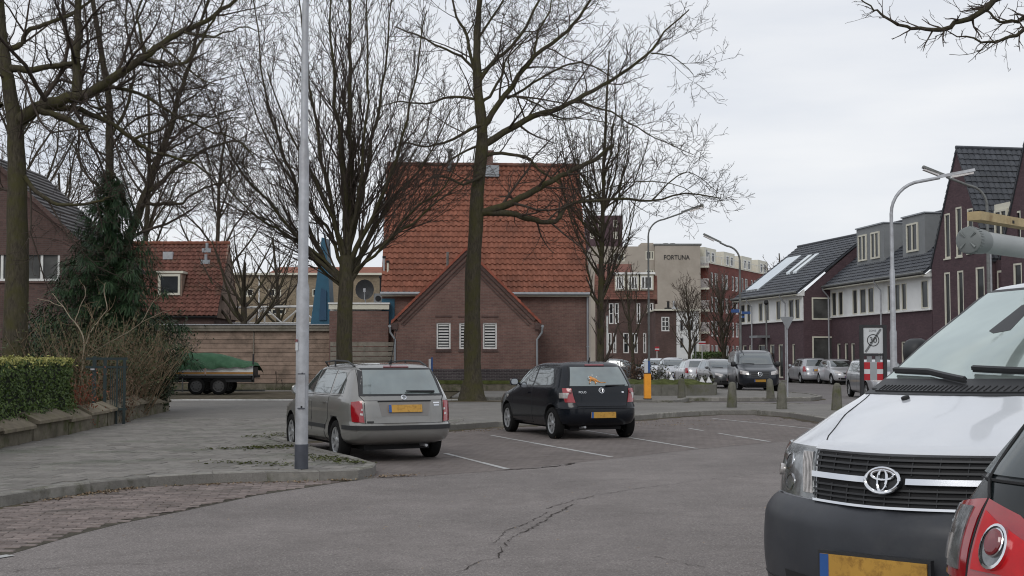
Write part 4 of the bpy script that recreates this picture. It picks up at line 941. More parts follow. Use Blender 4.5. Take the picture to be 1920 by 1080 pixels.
for sgn in (-1, 1):       # slopes of the gable roof, running back into the big roof
    u_e = g0-.12 if sgn < 0 else g1+.12; b = MB(fr)
    b.add([(u_e, gd-.05, ez-.08), (apex, gd-.05, az_+.06), (apex, -1.35, az_+.06), (u_e, .25, ez-.08)], [(0, 1, 2, 3)])
    b.add([(u_e, gd-.05, ez-.16), (apex, gd-.05, az_-.02), (apex, -1.35, az_-.02), (u_e, .25, ez-.16)], [(0, 1, 2, 3)]); b.build('gable_roof_slope', 'tile_red_old', bh)
    b = MB(fr); b.tube([(u_e-.05*sgn*-1, .1, ez-.18), (u_e+.05*sgn, gd+.25, ez-.18)], .065, 8); b.build('gutter', 'grey_zinc', bh, smooth=True)
    b = MB(fr); x = g0+.05 if sgn < 0 else g1-.06; b.tube([(u_e+.05*sgn, gd+.2, ez-.2), (u_e+.03*sgn, gd+.12, ez-.45), (x, gd+.07, ez-.75), (x, gd+.07, .1)], .045, 8); b.build('downpipe', 'grey_zinc', bh, smooth=True)
    b = MB(fr); b.box(u_e-.28 if sgn > 0 else u_e-.02, u_e+.02 if sgn > 0 else u_e+.28, gd, gd+.1, ez-.32, ez-.02); b.build('corbel_stone', 'brick_brown', bh)
b = MB(fr); b.box(.0, .58, .0, .06, 3.05, 4.2); b.build('side_window', 'blue', bh, label='dark teal window left of the front gable')
b = MB(fr); b.tube([(2.95, 0.1, 5.2), (2.95, .1, 6.3)], .06, 6); b.build('vent_pipe', 'galv_dark', bh)

# --- flat roofed brick extension and what stands on it
ex = thing('flat_roof_extension', 'low brown brick flat-roofed extension with white roof edge left of the gabled house', 'building', (-7.3, 57.2, 0))
fx = Fr((-8.12, 56.9, 0), (1, .03), 1)
b = MB(fx); b.box(0, 2.62, -6, 0, .1, 3.62); b.build('wall', 'brick', ex)
b = MB(fx); b.box(-.03, 2.65, -.05, .05, 3.70, 3.93); b.build('fascia', 'cream', ex); b = MB(fx); b.box(-.06, 2.68, -.4, .09, 3.932, 4.0); b.box(0, 2.62, -6, -.4, 3.62, 3.95); b.build('roof_edge', 'white', ex)
sd = thing('satellite_dish', 'dark round satellite dish on the flat roof beside the vase-shaped tree', 'satellite dish', fx(1.5, -.8, 4.0))
b = MB(fx)
ring = [[(1.50+.42*s_*math.cos(a*.3927), -.8+.12*s_*s_, 4.62+.46*s_*math.sin(a*.3927)) for a in range(16)] for s_ in (.1, .4, .7, 1)]
vs = [p for q in ring for p in q]; b.add(vs, [(i*16+j, i*16+(j+1) % 16, (i+1)*16+(j+1) % 16, (i+1)*16+j) for i in range(3) for j in range(16)]+[tuple(range(16))])
b.build('dish', 'black_plastic', sd, smooth=True); b = MB(fx); b.tube([(1.52, -.9, 4.0), (1.52, -.9, 4.7)], .03, 6); b.tube([(1.5, -.7, 4.15), (1.5, -.45, 4.6)], .02, 5); b.box(1.46, 1.56, -.5, -.4, 4.5, 4.66); b.build('mast', 'galv', sd)
ac = thing('roof_box', 'small pale box unit on the flat roof right of the satellite dish', 'air conditioner', fx(2.1, -1, 4.0))
b = MB(fx); b.box(1.9, 2.3, -1.2, -.8, 4.0, 4.45); b.box(1.93, 2.27, -.8, -.77, 4.05, 4.4); b.build('case', 'sign_grey', ac); b = MB(fx); b.tube([(2.1, -.76, 4.22), (2.1, -.74, 4.22)], .13, 12); b.build('fan_grille', 'dark', ac)
for i, (u, h, m) in enumerate(((2.35, 2.1, 'galv'), (2.52, 1.9, 'cream'), (2.2, 1.2, 'dark'))):
    pp = thing('flue_pipe', ('tall grey flue pipe against the left end of the red roof', 'cream flue pipe nearest the corner of the red roof', 'short dark flue pipe beside the satellite dish')[i], 'pipe', fx(u, -.9, 4))
    b = MB(fx); b.tube([(u, -.9, 3.95), (u, -.9, 4+h)], .045, 8); b.build('pipe', m, pp, smooth=True); b = MB(fx); b.tube([(u, -.9, 3.95+h), (u, -.9, 4.05+h)], .08, 8); b.build('cap', 'dark', pp)

# --- boarded garage wall and slatted fence
gg = thing('garage_building', 'long low garage building clad in weathered brown horizontal boards behind the trailer', 'garage', (-11.3, 57.3, 0))
fg = Fr((-16.6, 57.3, 0), (1, 0), 1); gx1 = 8.80
b = MB(fg); b.box(0, gx1, -6, -.06, .05, 2.9); b.build('wall', 'wood_board', gg)
xs = [0, 5.05, gx1]
for a, c in zip(xs, xs[1:]):
    for k in range(12):
        z0 = .42+k*.195; q = MB(fg); q.prism([(-.05, z0+.006), (.0, z0+.006), (-.012, z0+.185), (-.05, z0+.185)], a+.03, c-.03, axis='u'); q.build('cladding_board', 'wood_board', gg)
b = MB(fg); b.box(5.03, 5.07, -.05, .02, .3, 2.72); b.build('cover_strip', 'wood_grey', gg)
b = MB(fg); b.box(-.05, gx1+.05, -.05, .12, 2.74, 2.86); b.build('fascia_board', 'wood_grey', gg); b = MB(fg); b.box(-.05, gx1+.05, -.05, .14, 2.868, 3.0); b.build('fascia_board', 'wood_grey', gg)
b = MB(fg); b.box(-.1, gx1+.1, -6, .18, 3.005, 3.05); b.build('roof_trim', 'galv', gg); b = MB(fg); b.box(0, gx1, -.04, .03, .05, .40); b.build('plinth', 'mossy', gg)
sf = thing('slatted_fence', 'short fence of grey horizontal slats between the garage and the gabled house', 'fence', (-6.9, 56.1, 0))
ff = Fr((-7.95, 56.1, 0), (1, 0), 1)
for k in range(9): b = MB(ff); z0 = .36+k*.212; b.box(0, 2.92, 0, .03, z0, z0+.175); b.build('slat', 'wood_grey', sf)
for u in (.0, 1.45, 2.88): b = MB(ff); b.box(u, u+.07, -.075, -.004, .1, 2.2); b.build('post', 'wood_grey', sf)
lw = thing('low_mossy_wall', 'long low mossy concrete wall with green top in front of the brick house', 'wall', (-1, 55.5, 0))
fl_ = Fr((-7.6, 55.5, 0), (1, 0), 1)
for k in range(11): b = MB(fl_); b.box(k*1.08+.006, (k+1)*1.08-.006, -.2, rnd.uniform(-.01, .01), .1, .42+rnd.uniform(-.01, .01)); b.build('wall_block', 'mossy', lw)
for k in range(11): b = MB(fl_); b.box(k*1.08+.003, (k+1)*1.08-.003, -.55, .03, .425, .56+rnd.uniform(-.01, .015)); b.build('moss_bed', 'moss', lw)

# ================================================================ left: house with gable
fh = Fr((-27, 42, 0), (1, 0), 1); lh = thing('left_house', 'brown brick house with grey tiled gable roof at the left edge', 'house', (-20, 42, 0))
apx = 10.2; e_r = 13.35
hol = [(8.38, 10.35, 3.75, 4.98), (11.2, 12.42, 3.95, 4.98)]
hol = [(27+P(-20, 500, 42).x, 27+P(26, 500, 42).x, P(0, 527, 42).z, P(0, 471, 42).z), (27+P(43, 500, 42).x, 27+P(112, 500, 42).x, P(0, 527, 42).z, P(0, 471, 42).z)]
wall_r = 27+P(172, 500, 42).x; er_z = P(172, 478, 42).z; apx = 27+P(-20, 300, 42).x; ap_z = er_z+(wall_r-apx)*.93
b = MB(fh); wall_holes(b, 0, wall_r, .1, er_z, hol, .3); b.prism([(2*apx-wall_r, er_z), (wall_r, er_z), (apx, ap_z)], -.3, 0); b.box(wall_r-.3, wall_r, -4.9, -.3, .1, er_z); b.build('wall', 'brick_brown', lh)
for h in hol: window(fh, lh, *h, 2, 1, .08, .08, 'white', 'glass_curtain', 'brick_brown')
for sg in (-1, 1):
    ue = wall_r+.35 if sg > 0 else 2*apx-wall_r-.35; ze = er_z-.33; b = MB(fh); a_ = (ue, ze); c_ = (apx, ap_z+.02)
    b.prism([a_, c_, (c_[0], c_[1]+.1), (a_[0], a_[1]+.1)], -5, .2); b.build('roof_slope', 'tile_grey', lh)
    if sg > 0:
        t = MB(fh); nr = 22
        for j in range(nr):
            p0 = Vector((ue+(apx-ue)*j/nr, ze+.1+(c_[1]-ze)*j/nr)); p1 = Vector((ue+(apx-ue)*(j+1)/nr, ze+.1+(c_[1]-ze)*(j+1)/nr))
            for k in range(15):
                n_ = .2-k*.33; t.prism([(p0.x, p0.y), (p1.x, p1.y), (p1.x, p1.y+.012), (p0.x+.02, p0.y+.055)], n_-.325, n_)
        t.build('tile_field', 'tile_grey', lh, kind='stuff', uv=False)
b = MB(fh); b.prism([(wall_r+.36, er_z-.36), (apx, ap_z-.02), (apx, ap_z+.16), (wall_r+.36, er_z-.18)], .2, .24); b.build('verge_board', 'brick_brown', lh)
u_ = 27+P(50, 615, 42).x; b = MB(fh); b.tube([(u_, .0, 2.5), (u_, .12, 2.5)], [.16, .1], 10); b.box(u_-.04, u_+.04, .12, .2, 2.43, 2.56); b.build('wall_lamp', 'galv', lh)
b = MB(fh); b.box(u_-.25, u_-.15, 0, .05, 2.85, 3.0); b.box(u_+.22, u_+.32, 0, .04, 3.9, 4.05) if False else None; b.build('bell_box', 'plastic_white', lh)
# small shed-red house with old tile roof
fr2 = Fr((-20.6, 66, 0), (1, 0), 1); R1 = P(408, 600, 66).x+20.6; ez2, rz2 = P(0, 592, 66).z, P(0, 458, 68.6).z
rh = thing('red_roofed_house', 'small house with old red tiled roof, dormer and metal vents left of the garage', 'house', (-18, 66, 0))
b = MB(fr2); b.box(0, R1-.2, -5.2, -.1, .1, ez2); b.build('wall', 'brick_brown', rh)
b = MB(fr2); b.prism([(-5.3, ez2), (0, ez2), (-2.6, rz2-.12)], R1-.3, R1-.15, axis='u'); b.build('gable_wall', 'wood_board', rh)
b = MB(fr2); b.prism([(-5.3, ez2-.1), (.18, ez2-.1), (-2.6, rz2+.04), (-2.6, rz2-.15)], R1-.14, R1-.02, axis='u'); b.build('verge_board', 'wood_board', rh)
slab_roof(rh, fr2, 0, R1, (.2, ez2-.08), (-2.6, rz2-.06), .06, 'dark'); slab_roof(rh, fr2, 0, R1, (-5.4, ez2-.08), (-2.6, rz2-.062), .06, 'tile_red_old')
roof_tiles(rh, fr2, 0, R1, (.2, ez2), (-2.6, rz2), .25, .27, 'tile_red_old', 'tile_red_old', 0)
b = MB(fr2)
for i in range(16): u = R1*i/16; b.tube([(u, -2.6, rz2+.06), (u+R1/16+.02, -2.6, rz2+.08)], .1, 7)
b.build('ridge_tiles', 'tile_red', rh, kind='stuff', smooth=True)
def on_roof(px, py):
    u = P(px, py, 65).x+20.6
    for k in range(60):
        n = .2-2.8*k/60; z = ez2+(rz2-ez2)*k/60; q = P(px, py, 66-n)
        if q.z <= z+.02: return q.x+20.6, n, z
    return u, -1.4, (ez2+rz2)/2
u, n, z = on_roof(321, 545); dm = MB(fr2); dm.box(u-.65, u+.62, n-1.0, n+.28, z-.35, z+.85); d_ = dm.build('dormer', 'wood_board', rh)
dm = MB(fr2); dm.box(u-.72, u+.70, n-1.0, n+.36, z+.85, z+.97); dm.build('dormer_roof', 'cream', d_)
window(Fr(fr2(0, n+.28, 0), (1, 0), 1), rh, u-.58, u+.55, z-.28, z+.80, 1, 1, .11, .0, 'cream', 'glass', proud=.04, name='dormer_window')
u, n, z = on_roof(316, 483); b = MB(fr2); b.box(u-.26, u+.26, n-.2, n+.18, z-.14, z+.26); b.build('roof_vent', 'galv', rh)
for px, py in ((388, 470), (386, 490)):
    u, n, z = on_roof(px, py); b = MB(fr2); b.tube([(u, n, z-.1), (u, n, z+.38)], .08, 8); b.box(u-.24, u+.24, n-.05, n+.14, z-.14, z+.08); b.build('vent_pipe', 'grey_zinc', rh)
# buff terrace beyond
bt = thing('buff_brick_terrace', 'long buff brick building with white windows and a red roof strip seen over the garage', 'building', (-18, 96, 0))
xl, xr = P(405, 560, 96).x, P(724, 560, 96).x; fb_ = Fr((xl, 96, 0), (1, 0), 1); topz = P(0, 516, 96).z; wu = lambda px: P(px, 550, 96).x-xl
hs = []
for px0, px1, a, c in ((503, 527, 541, 556), (497, 536, 579, 590), (585, 612, 541, 556), (452, 475, 541, 556), (640, 660, 541, 556), (420, 438, 579, 590), (585, 620, 579, 590)):
    hs.append((wu(px0), wu(px1), P(0, c, 96).z, P(0, a, 96).z))
b = MB(fb_); wall_holes(b, 0, xr-xl, .1, topz, hs, .3); b.box(0, xr-xl, -8, -.3, .1, topz-.05); b.build('wall', 'brick_buff', bt)
for h in hs: window(fb_, bt, *h, 3 if h[1]-h[0] > 1.2 else 2, 1, .09, .1, 'cream', 'glass')
b = MB(fb_); b.box(-.2, xr-xl+.2, -.3, .3, topz, topz+.16); b.build('gutter', 'cream', bt); slab_roof(bt, fb_, 4, xr-xl, (.2, topz+.18), (-4, topz+.9), .1, 'tile_red'); b = MB(fb_); b.box(wu(486)-.04, wu(486)+.04, 0, .08, .1, topz); b.build('downpipe', 'white', bt)
# white pergola frame and blue boom
pg = thing('white_truss_frame', 'white painted truss framework standing behind the garage roof', 'frame', (P(500, 600, 70).x, 70, 0))
x0, x1 = P(430, 600, 70).x, P(628, 600, 70).x; za, zb = P(0, 577, 70).z, P(0, 606, 70).z; fp = Fr((x0, 70, 0), (1, 0), 1); L = x1-x0
b = MB(fp); b.tube([(0, 0, za), (L, 0, za+.1)], .07, 6); b.build('top_rail', 'white', pg); b = MB(fp); b.tube([(0, 0, zb), (L, 0, zb)], .05, 6); b.build('bottom_rail', 'white', pg)
for k in range(6):
    b = MB(fp); u = L*k/6; s_ = L/6; p = [(u, 0, zb), (u+s_, 0, za)] if k % 2 else [(u, 0, za), (u+s_, 0, zb)]; b.tube(p, .045, 5); b.build('brace', 'white', pg)
for k in (0, 2, 4, 6): b = MB(fp); b.tube([(L*k/6, 0, .05), (L*k/6, 0, za)], .05, 6); b.build('post', 'white', pg)
bb_ = thing('blue_crane_boom', 'tall slanting blue steel boom rising behind the lamp post and garage', 'crane', (P(597, 600, 63).x, 63, 0))
b = MB(); q = [(P(578, 640, 63)), (P(622, 640, 63)), (P(617, 540, 63)), (P(611, 447, 63)), (P(603, 445, 63)), (P(594, 520, 63))]
vs = [tuple(p) for p in q]+[(p.x+.1, p.y+.7, p.z) for p in q]; k = len(q); b.add(vs, [tuple(range(k)), tuple(range(2*k-1, k-1, -1))]+[(i, (i+1) % k, (i+1) % k+k, i+k) for i in range(k)]); b.build('boom', 'blue', bb_)
b = MB(); q = [P(598, 600, 62.9), P(612, 600, 62.9), P(612, 545, 62.9), P(602, 540, 62.9)]; vs = [tuple(p) for p in q]+[(p.x, p.y+.08, p.z) for p in q]; b.add(vs, [(0, 1, 2, 3), (7, 6, 5, 4), (0, 1, 5, 4), (1, 2, 6, 5), (2, 3, 7, 6), (3, 0, 4, 7)]); b.build('boom_plate', mat('deep_blue', (.01, .05, .10), .5, .1, 3), bb_)
b = MB(); b.box(P(575, 640, 63).x, P(625, 640, 63).x, 62.8, 64.5, .1, 1.6); b.build('base', 'blue', bb_)
# ================================================================ right: row of dark brick houses
def rows_roof(b, fr, u0, u1, nz0, nz1, L, step=.035, w=.33, amp=.0):
    """roof covered in courses of tiles: every tile a small wedge"""
    dn, dz = nz1[0]-nz0[0], nz1[1]-nz0[1]; Ls = math.hypot(dn, dz); rows = round(Ls/L); a, c = -dz/Ls, dn/Ls
    if c < 0: a, c = -a, -c
    cols = max(1, round((u1-u0)/w)); w = (u1-u0)/cols
    for j in range(rows):
        t0, t1 = j/rows, (j+1)/rows; p0 = (nz0[0]+dn*t0, nz0[1]+dz*t0); p1 = (nz0[0]+dn*t1, nz0[1]+dz*t1)
        for i in range(cols):
            q = rnd.uniform(-.004, .004); s = step
            ua, ub = u0+i*w+.006, u0+(i+1)*w-.006
            top0 = (p0[0]+a*(s+q), p0[1]+c*(s+q)); top1 = (p1[0]+a*q, p1[1]+c*q); um = (ua+ub)/2; h = .035
            b.add([(ua, *p0), (ub, *p0), (ua, *top0), (um, top0[0]+a*h, top0[1]+c*h), (ub, *top0), (ua, *top1), (um, top1[0]+a*h*.8, top1[1]+c*h*.8), (ub, *top1)],
                  [(0, 1, 4, 3, 2), (2, 3, 6, 5), (3, 4, 7, 6)])
def row_house(name, label, near, far, eave, band, ridge, depth, dw, upper, lower, gable=None):
    """near/far: street corners of the front wall; n points to the street"""
    d = Vector((near[0]-far[0], near[1]-far[1])); L = d.length; fr = Fr((far[0], far[1], 0), d, 1)
    if fr.n.x > 0: fr.n = -fr.n
    t = thing(name, label, 'house', (far[0], far[1], 0))
    uh = [(a-.06, c+.06, band+.12, eave-.45) for a, c in upper]; lh_ = [(a, c, .25, 2.45) for a, c in lower]
    b = MB(fr); wall_holes(b, 0, L, .1, band, lh_, .3); b.box(0, L, -depth, -.3, .1, eave-.1); b.build('wall', 'brick_purple', t)
    b = MB(fr); wall_holes(b, .0, L, band+.07, eave-.12, uh, .25, .06); b.build('white_cladding', 'white_render', t)
    b = MB(fr); b.box(-.02, L+.02, -.1, .12, band, band+.07); b.build('cladding_sill', 'white', t)
    for h in uh: window(Fr(fr(0, .06, 0), fr.u, 1) if False else _sh(fr, .06), t, *h, 1, 1, .055, .03, 'cream', 'glass')
    for h in lh_: window(fr, t, *h, 1, 1, .08, .1, 'cream', 'glass')
    slab_roof(t, fr, -.15, L+.15, (.55, eave-.12), (-depth/2, ridge-.1), .1, 'tile_dark'); slab_roof(t, fr, -.15, L+.15, (-depth-.5, eave-.12), (-depth/2, ridge-.102), .1, 'tile_dark')
    b = MB(fr); rows_roof(b, fr, -.15, L+.15, (.55, eave-.09), (-depth/2, ridge-.06), .34); b.build('tile_field', 'tile_dark', t, kind='stuff', uv=False, fix=False)
    b = MB(fr); b.tube([(-.15, -depth/2, ridge), (L+.15, -depth/2, ridge)], .09, 7); b.build('ridge', 'tile_dark', t)
    b = MB(fr); b.tube([(-.2, .62, eave-.08), (L+.2, .62, eave-.08)], .075, 7); b.build('gutter', 'galv_dark', t); b = MB(fr); b.box(-.1, L+.1, .06, .55, eave-.26, eave-.2); b.build('soffit', 'cream', t)
    for u in dw: b = MB(fr); b.tube([(u, .2, .1), (u, .2, eave-.7), (u, .55, eave-.3), (u, .6, eave-.1)], .05, 7); b.build('downpipe', 'galv', t, smooth=True)
    # gable ends
    gh = gable or []; G_ = Fr(fr(L, 0, 0), -fr.n, 1); 
    if G_.n.dot(fr.u) < 0: G_.n = -G_.n
    b = MB(G_); wall_holes(b, 0.02, depth, .1, eave-.15, gh, .2, .06); b.prism([(0.02, eave-.149), (depth, eave-.149), (depth/2, ridge-.22)], -.14, .06); b.build('gable_wall', 'brick_purple', t)
    for h in gh: window(_sh(G_, .06), t, *h, 1, 1, .09, .0, 'cream', 'glass_curtain', proud=-.015)
    b = MB(G_); b.prism([(-.5, eave-.3), (.05, eave-.3), (.05, eave+.1)], .0, .12); b.build('white_verge_end', 'white', t)
    return t, fr, L
def _sh(fr, d):
    g = Fr(fr.o, fr.u, 1); g.n = fr.n; g.o = fr.o+fr.n*d; return g
B1 = (16.2, 90.8); A1 = (18.3, 80.4)
h1, f1, L1 = row_house('dark_row_house', 'farthest dark brick row house with solar panel and skylights in its roof', A1, B1, 5.75, 3.9, 9.55, 9, (2.6, 8.3),
    [(.3, 1.0), (1.5, 2.0), (3.6, 4.2), (4.6, 5.3), (6.6, 7.2), (8.6, 9.3), (9.6, 10.2)], [(.3, 1.1), (1.5, 1.9), (3.2, 4.4), (5.2, 6.0), (6.6, 7.4), (8.8, 9.3)], [(.55, 2.2, 3.95, 5.35), (.55, 2.2, 1.2, 2.9)])
def on_slope(fr, u, t, eave, ridge, depth): return (u, .55+(-depth/2-.55)*t, eave-.05+(ridge-eave)*t)
sp = MB(f1)
for k in range(1):
    a = on_slope(f1, .9, .12, 5.75, 9.55, 9); c = on_slope(f1, .9, .74, 5.75, 9.55, 9)
    sp.add([(.9, a[1], a[2]+.14), (3.3, a[1], a[2]+.14), (3.3, c[1], c[2]+.14), (.9, c[1], c[2]+.14), (.9, a[1], a[2]), (3.3, a[1], a[2]), (3.3, c[1], c[2]), (.9, c[1], c[2])], [(0, 1, 2, 3), (0, 1, 5, 4), (1, 2, 6, 5), (2, 3, 7, 6), (3, 0, 4, 7)])
sp.build('solar_panel', glassmat('solar_glass', (.3, .32, .34), .35), h1)
for u in (4.9, 6.0):
    a = on_slope(f1, u, .38, 5.75, 9.55, 9); c = on_slope(f1, u, .70, 5.75, 9.55, 9); s = MB(f1); w = .62
    s.add([(u, a[1], a[2]+.16), (u+w, a[1], a[2]+.16), (u+w, c[1], c[2]+.16), (u, c[1], c[2]+.16), (u, a[1], a[2]), (u+w, a[1], a[2]), (u+w, c[1], c[2]), (u, c[1], c[2])], [(0, 1, 2, 3), (0, 1, 5, 4), (1, 2, 6, 5), (2, 3, 7, 6), (3, 0, 4, 7)])
    s.build('skylight', glassmat('skylight_glass', (.35, .37, .38), .35), h1)
b = MB(f1); b.box(3.9, 5.3, .0, .9, 2.9, 3.05); b.build('porch_canopy', 'sign_grey', h1)
D2 = (20.1, 81.0); C2 = (22.0, 67.0); E2 = 6.1
h2, f2, L2 = row_house('dark_row_house', 'dark brick row house with two grey dormers in the middle of the row', C2, D2, 6.1, 4.05, 10.2, 9, (.35, 8.2),
    [(.6, 1.25), (1.7, 2.3), (3.9, 4.5), (5.0, 5.8), (6.2, 6.9), (8.9, 9.5), (9.8, 10.4), (10.7, 11.2), (13.1, 13.8)], [(1.1, 1.7), (2.3, 2.9), (3.3, 3.9), (7.2, 7.7), (8.9, 9.7), (10.3, 11.0), (12.0, 12.5), (12.9, 13.6)])
for i, (a, c) in enumerate(((2.3, 6.3), (8.8, 11.6))):
    q = MB(f2); zt = 9.45; q.prism([(-.9, 7.05), (-.9, zt), (-4.1, zt), (-1.6, 7.3)], a, c, axis='u'); d_ = q.build('dormer', 'grey_panel', h2)
    q = MB(f2); q.box(a-.06, c+.06, -4.0, -.82, zt+.002, zt+.08); q.build('dormer_roof', 'grey_zinc', d_)
    g = _sh(f2, -.9)
    for (u, v) in (((a+.35, a+1.55), (a+2.2, a+3.4)) if i == 0 else ((a+.6, a+2.0),)): window(g, h2, u, v, 7.45, 9.05, 2, 1, .1, 0, 'cream', 'glass', proud=.03, name='dormer_window')
# --- tall gabled houses
t3 = thing('tall_gabled_house', 'tall dark brick town house with steep pointed gables and narrow windows at the right', 'house', (22, 66, 0))
d3 = Vector((22.0-24.9, 66.6-50.0)); f3 = Fr((22.0, 66.6, 0), -d3, 1)
if f3.n.x > 0: f3.n = -f3.n
f3 = _sh(f3, .12)
def gable(u0, u1, ez, pz, hol, depth=9):
    m_ = (u0+u1)/2
    low = [h for h in hol if h[3] <= ez+.01]; hi = [h for h in hol if h[3] > ez+.01]
    b = MB(f3); wall_holes(b, u0, u1, .1, ez, low, .3)
    # triangle cut into steps round the upper windows
    if hi:
        zt = max(h[3] for h in hi); 
        wu_ = lambda z: (u1-u0)/2*(pz-z)/(pz-ez)
        ub = min(h[0] for h in hi); uc = max(h[1] for h in hi)
        wall_holes(b, m_-wu_(zt), m_+wu_(zt), ez, zt, hi, .3)
        b.prism([(u0, ez), (m_-wu_(zt), ez), (m_-wu_(zt), zt)], -.3, 0); b.prism([(u1, ez), (m_+wu_(zt), ez), (m_+wu_(zt), zt)], -.3, 0)
        b.prism([(m_-wu_(zt), zt), (m_+wu_(zt), zt), (m_, pz)], -.3, 0)
    else: b.prism([(u0, ez), (u1, ez), (m_, pz)], -.3, 0)
    b.build('gable_wall', 'brick_purple', t3)
    for h in hol: window(f3, t3, *h, 1, 1, .09, .06, 'cream', 'glass', 'cream' if h[3] > 5 else None)
    for sg in (0, 1):
        ue = u0-.1 if sg == 0 else u1+.1
        b = MB(f3); b.prism([(ue, ez-.1), (m_, pz+.02), (m_, pz+.12), (ue, ez+.02)], -depth, .06); b.build('roof_slope', 'tile_dark', t3)
        t = MB(f3); Ls = math.hypot(m_-ue, pz-ez); nr = round(Ls/.33)
        for j in range(nr):
            a, c = j/nr, (j+1)/nr; p0 = (ue+(m_-ue)*a, ez+.02+(pz+.12-ez-.02)*a); p1 = (ue+(m_-ue)*c, ez+.02+(pz+.12-ez-.02)*c); sgn = -1 if sg == 0 else 1
            for k in range(int(depth/.3)):
                n_ = .06-k*.3; um = n_-.15
                t.add([(p0[0], n_, p0[1]), (p0[0], n_-.29, p0[1]), (p0[0]+sgn*.05, n_, p0[1]+.02), (p0[0]+sgn*.09, um, p0[1]+.035), (p0[0]+sgn*.05, n_-.29, p0[1]+.02), (p1[0]+sgn*.01, n_, p1[1]), (p1[0]+sgn*.05, um, p1[1]+.015), (p1[0]+sgn*.01, n_-.29, p1[1])],
                      [(0, 1, 4, 3, 2), (2, 3, 6, 5), (3, 4, 7, 6)])
        t.build('tile_field', 'tile_dark', t3, kind='stuff', uv=False, fix=False)
    b = MB(f3); b.tube([(m_, .06, pz+.16), (m_, -depth, pz+.16)], .1, 7); b.build('ridge', 'tile_dark', t3)
gable(0, 5.55, 6.25, 11.95, [(1.35, 1.95, 6.6, 8.9), (2.5, 3.1, 6.6, 9.1), (3.6, 4.2, 6.7, 8.9), (1.25, 1.85, 3.0, 5.9), (2.55, 3.15, 3.1, 5.9), (4.3, 5.1, 4.3, 5.95), (.9, 1.5, .4, 2.5), (2.4, 3.2, .4, 2.5), (4.2, 4.9, .4, 2.5)])
b = MB(f3); b.box(5.56, 6.9, -8, -.4, .1, 7.0); b.build('link_wall', 'brick_purple', t3); b = MB(f3); b.box(5.4, 6.8, -3, -.42, 7.0, 8.9); b.build('link_dormer', 'cream', t3)
window(_sh(f3, -.42), t3, 5.5, 6.6, 7.1, 8.6, 2, 1, .1, 0, 'cream', 'glass', proud=.04); window(_sh(f3, -.4), t3, 5.7, 6.6, 3.2, 5.7, 1, 1, .1, 0, 'cream', 'glass', proud=.04)
gable(6.6, 12.5, 6.25, 12.9, [(7.6, 8.3, 6.5, 8.3), (9.2, 9.9, 6.5, 9.4), (7.6, 8.3, 3.2, 5.9), (9.2, 9.9, 3.2, 5.9), (10.8, 11.5, 3.2, 5.9), (8, 8.8, .4, 2.5), (10, 11, .4, 2.5)])
b = MB(f3); b.box(.02, 12.5, -9, -.32, .1, 6.2); b.build('rear_block', 'brick_purple', t3)
downpipe(f3, t3, 5.72, .1, 6.5, .0, .05, 'galv')

# ================================================================ apartment block with its name on the end wall
Yq = 150.; fq = Fr((P(1108, 600, Yq).x, Yq, 0), (1, 0), 1); q = lambda px: P(px, 600, Yq).x-fq.o.x; zq = lambda py: P(0, py, Yq).z
ab_ = thing('apartment_block', 'beige rendered apartment block with its name in dark letters on the blank end wall', 'building', (15, Yq, 0))
wl = [(q(a), q(c), zq(z1), zq(z0)) for a, c, z0, z1 in ((1211, 1227, 470, 487), (1211, 1227, 505, 520), (1211, 1227, 540, 556), (1150, 1172, 474, 490), (1150, 1172, 508, 524))]
e0, e1 = q(1228), q(1313)
b = MB(fq); wall_holes(b, 0, q(1198), .1, zq(462), wl, .3); b.box(q(1198), e0, -.3, 0, .1, zq(457)) if False else None; wall_holes(b, q(1198), e0, .1, zq(460), wl, .3); b.box(0, e0, -12, -.31, .1, zq(463)); b.build('rear_wing_wall', 'render_beige', ab_)
for h in wl: window(fq, ab_, *h, 3, 1, .14, .1, 'cream', 'glass_curtain')
b = MB(fq); b.box(e0, e1, -14, .5, .1, zq(461)); b.build('end_wall', 'render_beige', ab_)
b = MB(fq); b.box(e0-.1, e1+.15, -14, .58, zq(461)+.01, zq(461)+.22); b.build('roof_edge', 'galv_dark', ab_); b = MB(fq); b.box(q(1205), q(1228), -4, -1, zq(462), zq(454)); b.build('lift_house', 'render_beige', ab_)
tt = text(ab_, 'name_lettering', 'FORTUNA', .76, fq((q(1268.5)), .53, zq(483.5)), (R(90), 0, 0), 'black_letter', .03)
tt.data.transform(Matrix.Diagonal((.86, 1, 1, 1)))
for px in (1255, 1268): b = MB(fq); b.tube([(q(px), -3, zq(461)), (q(px), -3, zq(452))], .35, 6); b.build('chimney_pot', 'galv_dark', ab_)
# red brick balcony wing
az2 = R(27.3); fw = Fr((P(1330, 600, 151).x, 151.6, 0), (math.sin(az2), math.cos(az2)), 1)
if fw.n.y > 0: fw.n = -fw.n
rb = thing('red_balcony_block', 'red brick apartment wing with white penthouse boxes and stacked balconies behind the bare trees', 'building', fw(10, 0, 0))
LW = 30; storeys = 4; sz_ = 2.9; ztop = P(0, 494, 152).z; z0s = ztop-storeys*sz_
hs = []
for s in range(storeys+0):
    for k in range(7):
        u = 1.0+k*4.1; z = ztop-.8-(s+1)*sz_+1.25-.3
        hs.append((u, u+.9, z-.1, z+1.75)); hs.append((u+1.4, u+2.7, z-.1, z+1.75)); 
b = MB(fw); wall_holes(b, 0, LW, .1, ztop, hs, .35); b.box(0, LW, -10, -.36, .1, ztop-.1); b.build('wall', 'brick_red', rb)
for i, h in enumerate(hs): window(fw, rb, *h, 2 if h[1]-h[0] > 1 else 1, 1, .13, .12, 'white', 'glass' if i % 2 else 'glass_curtain')
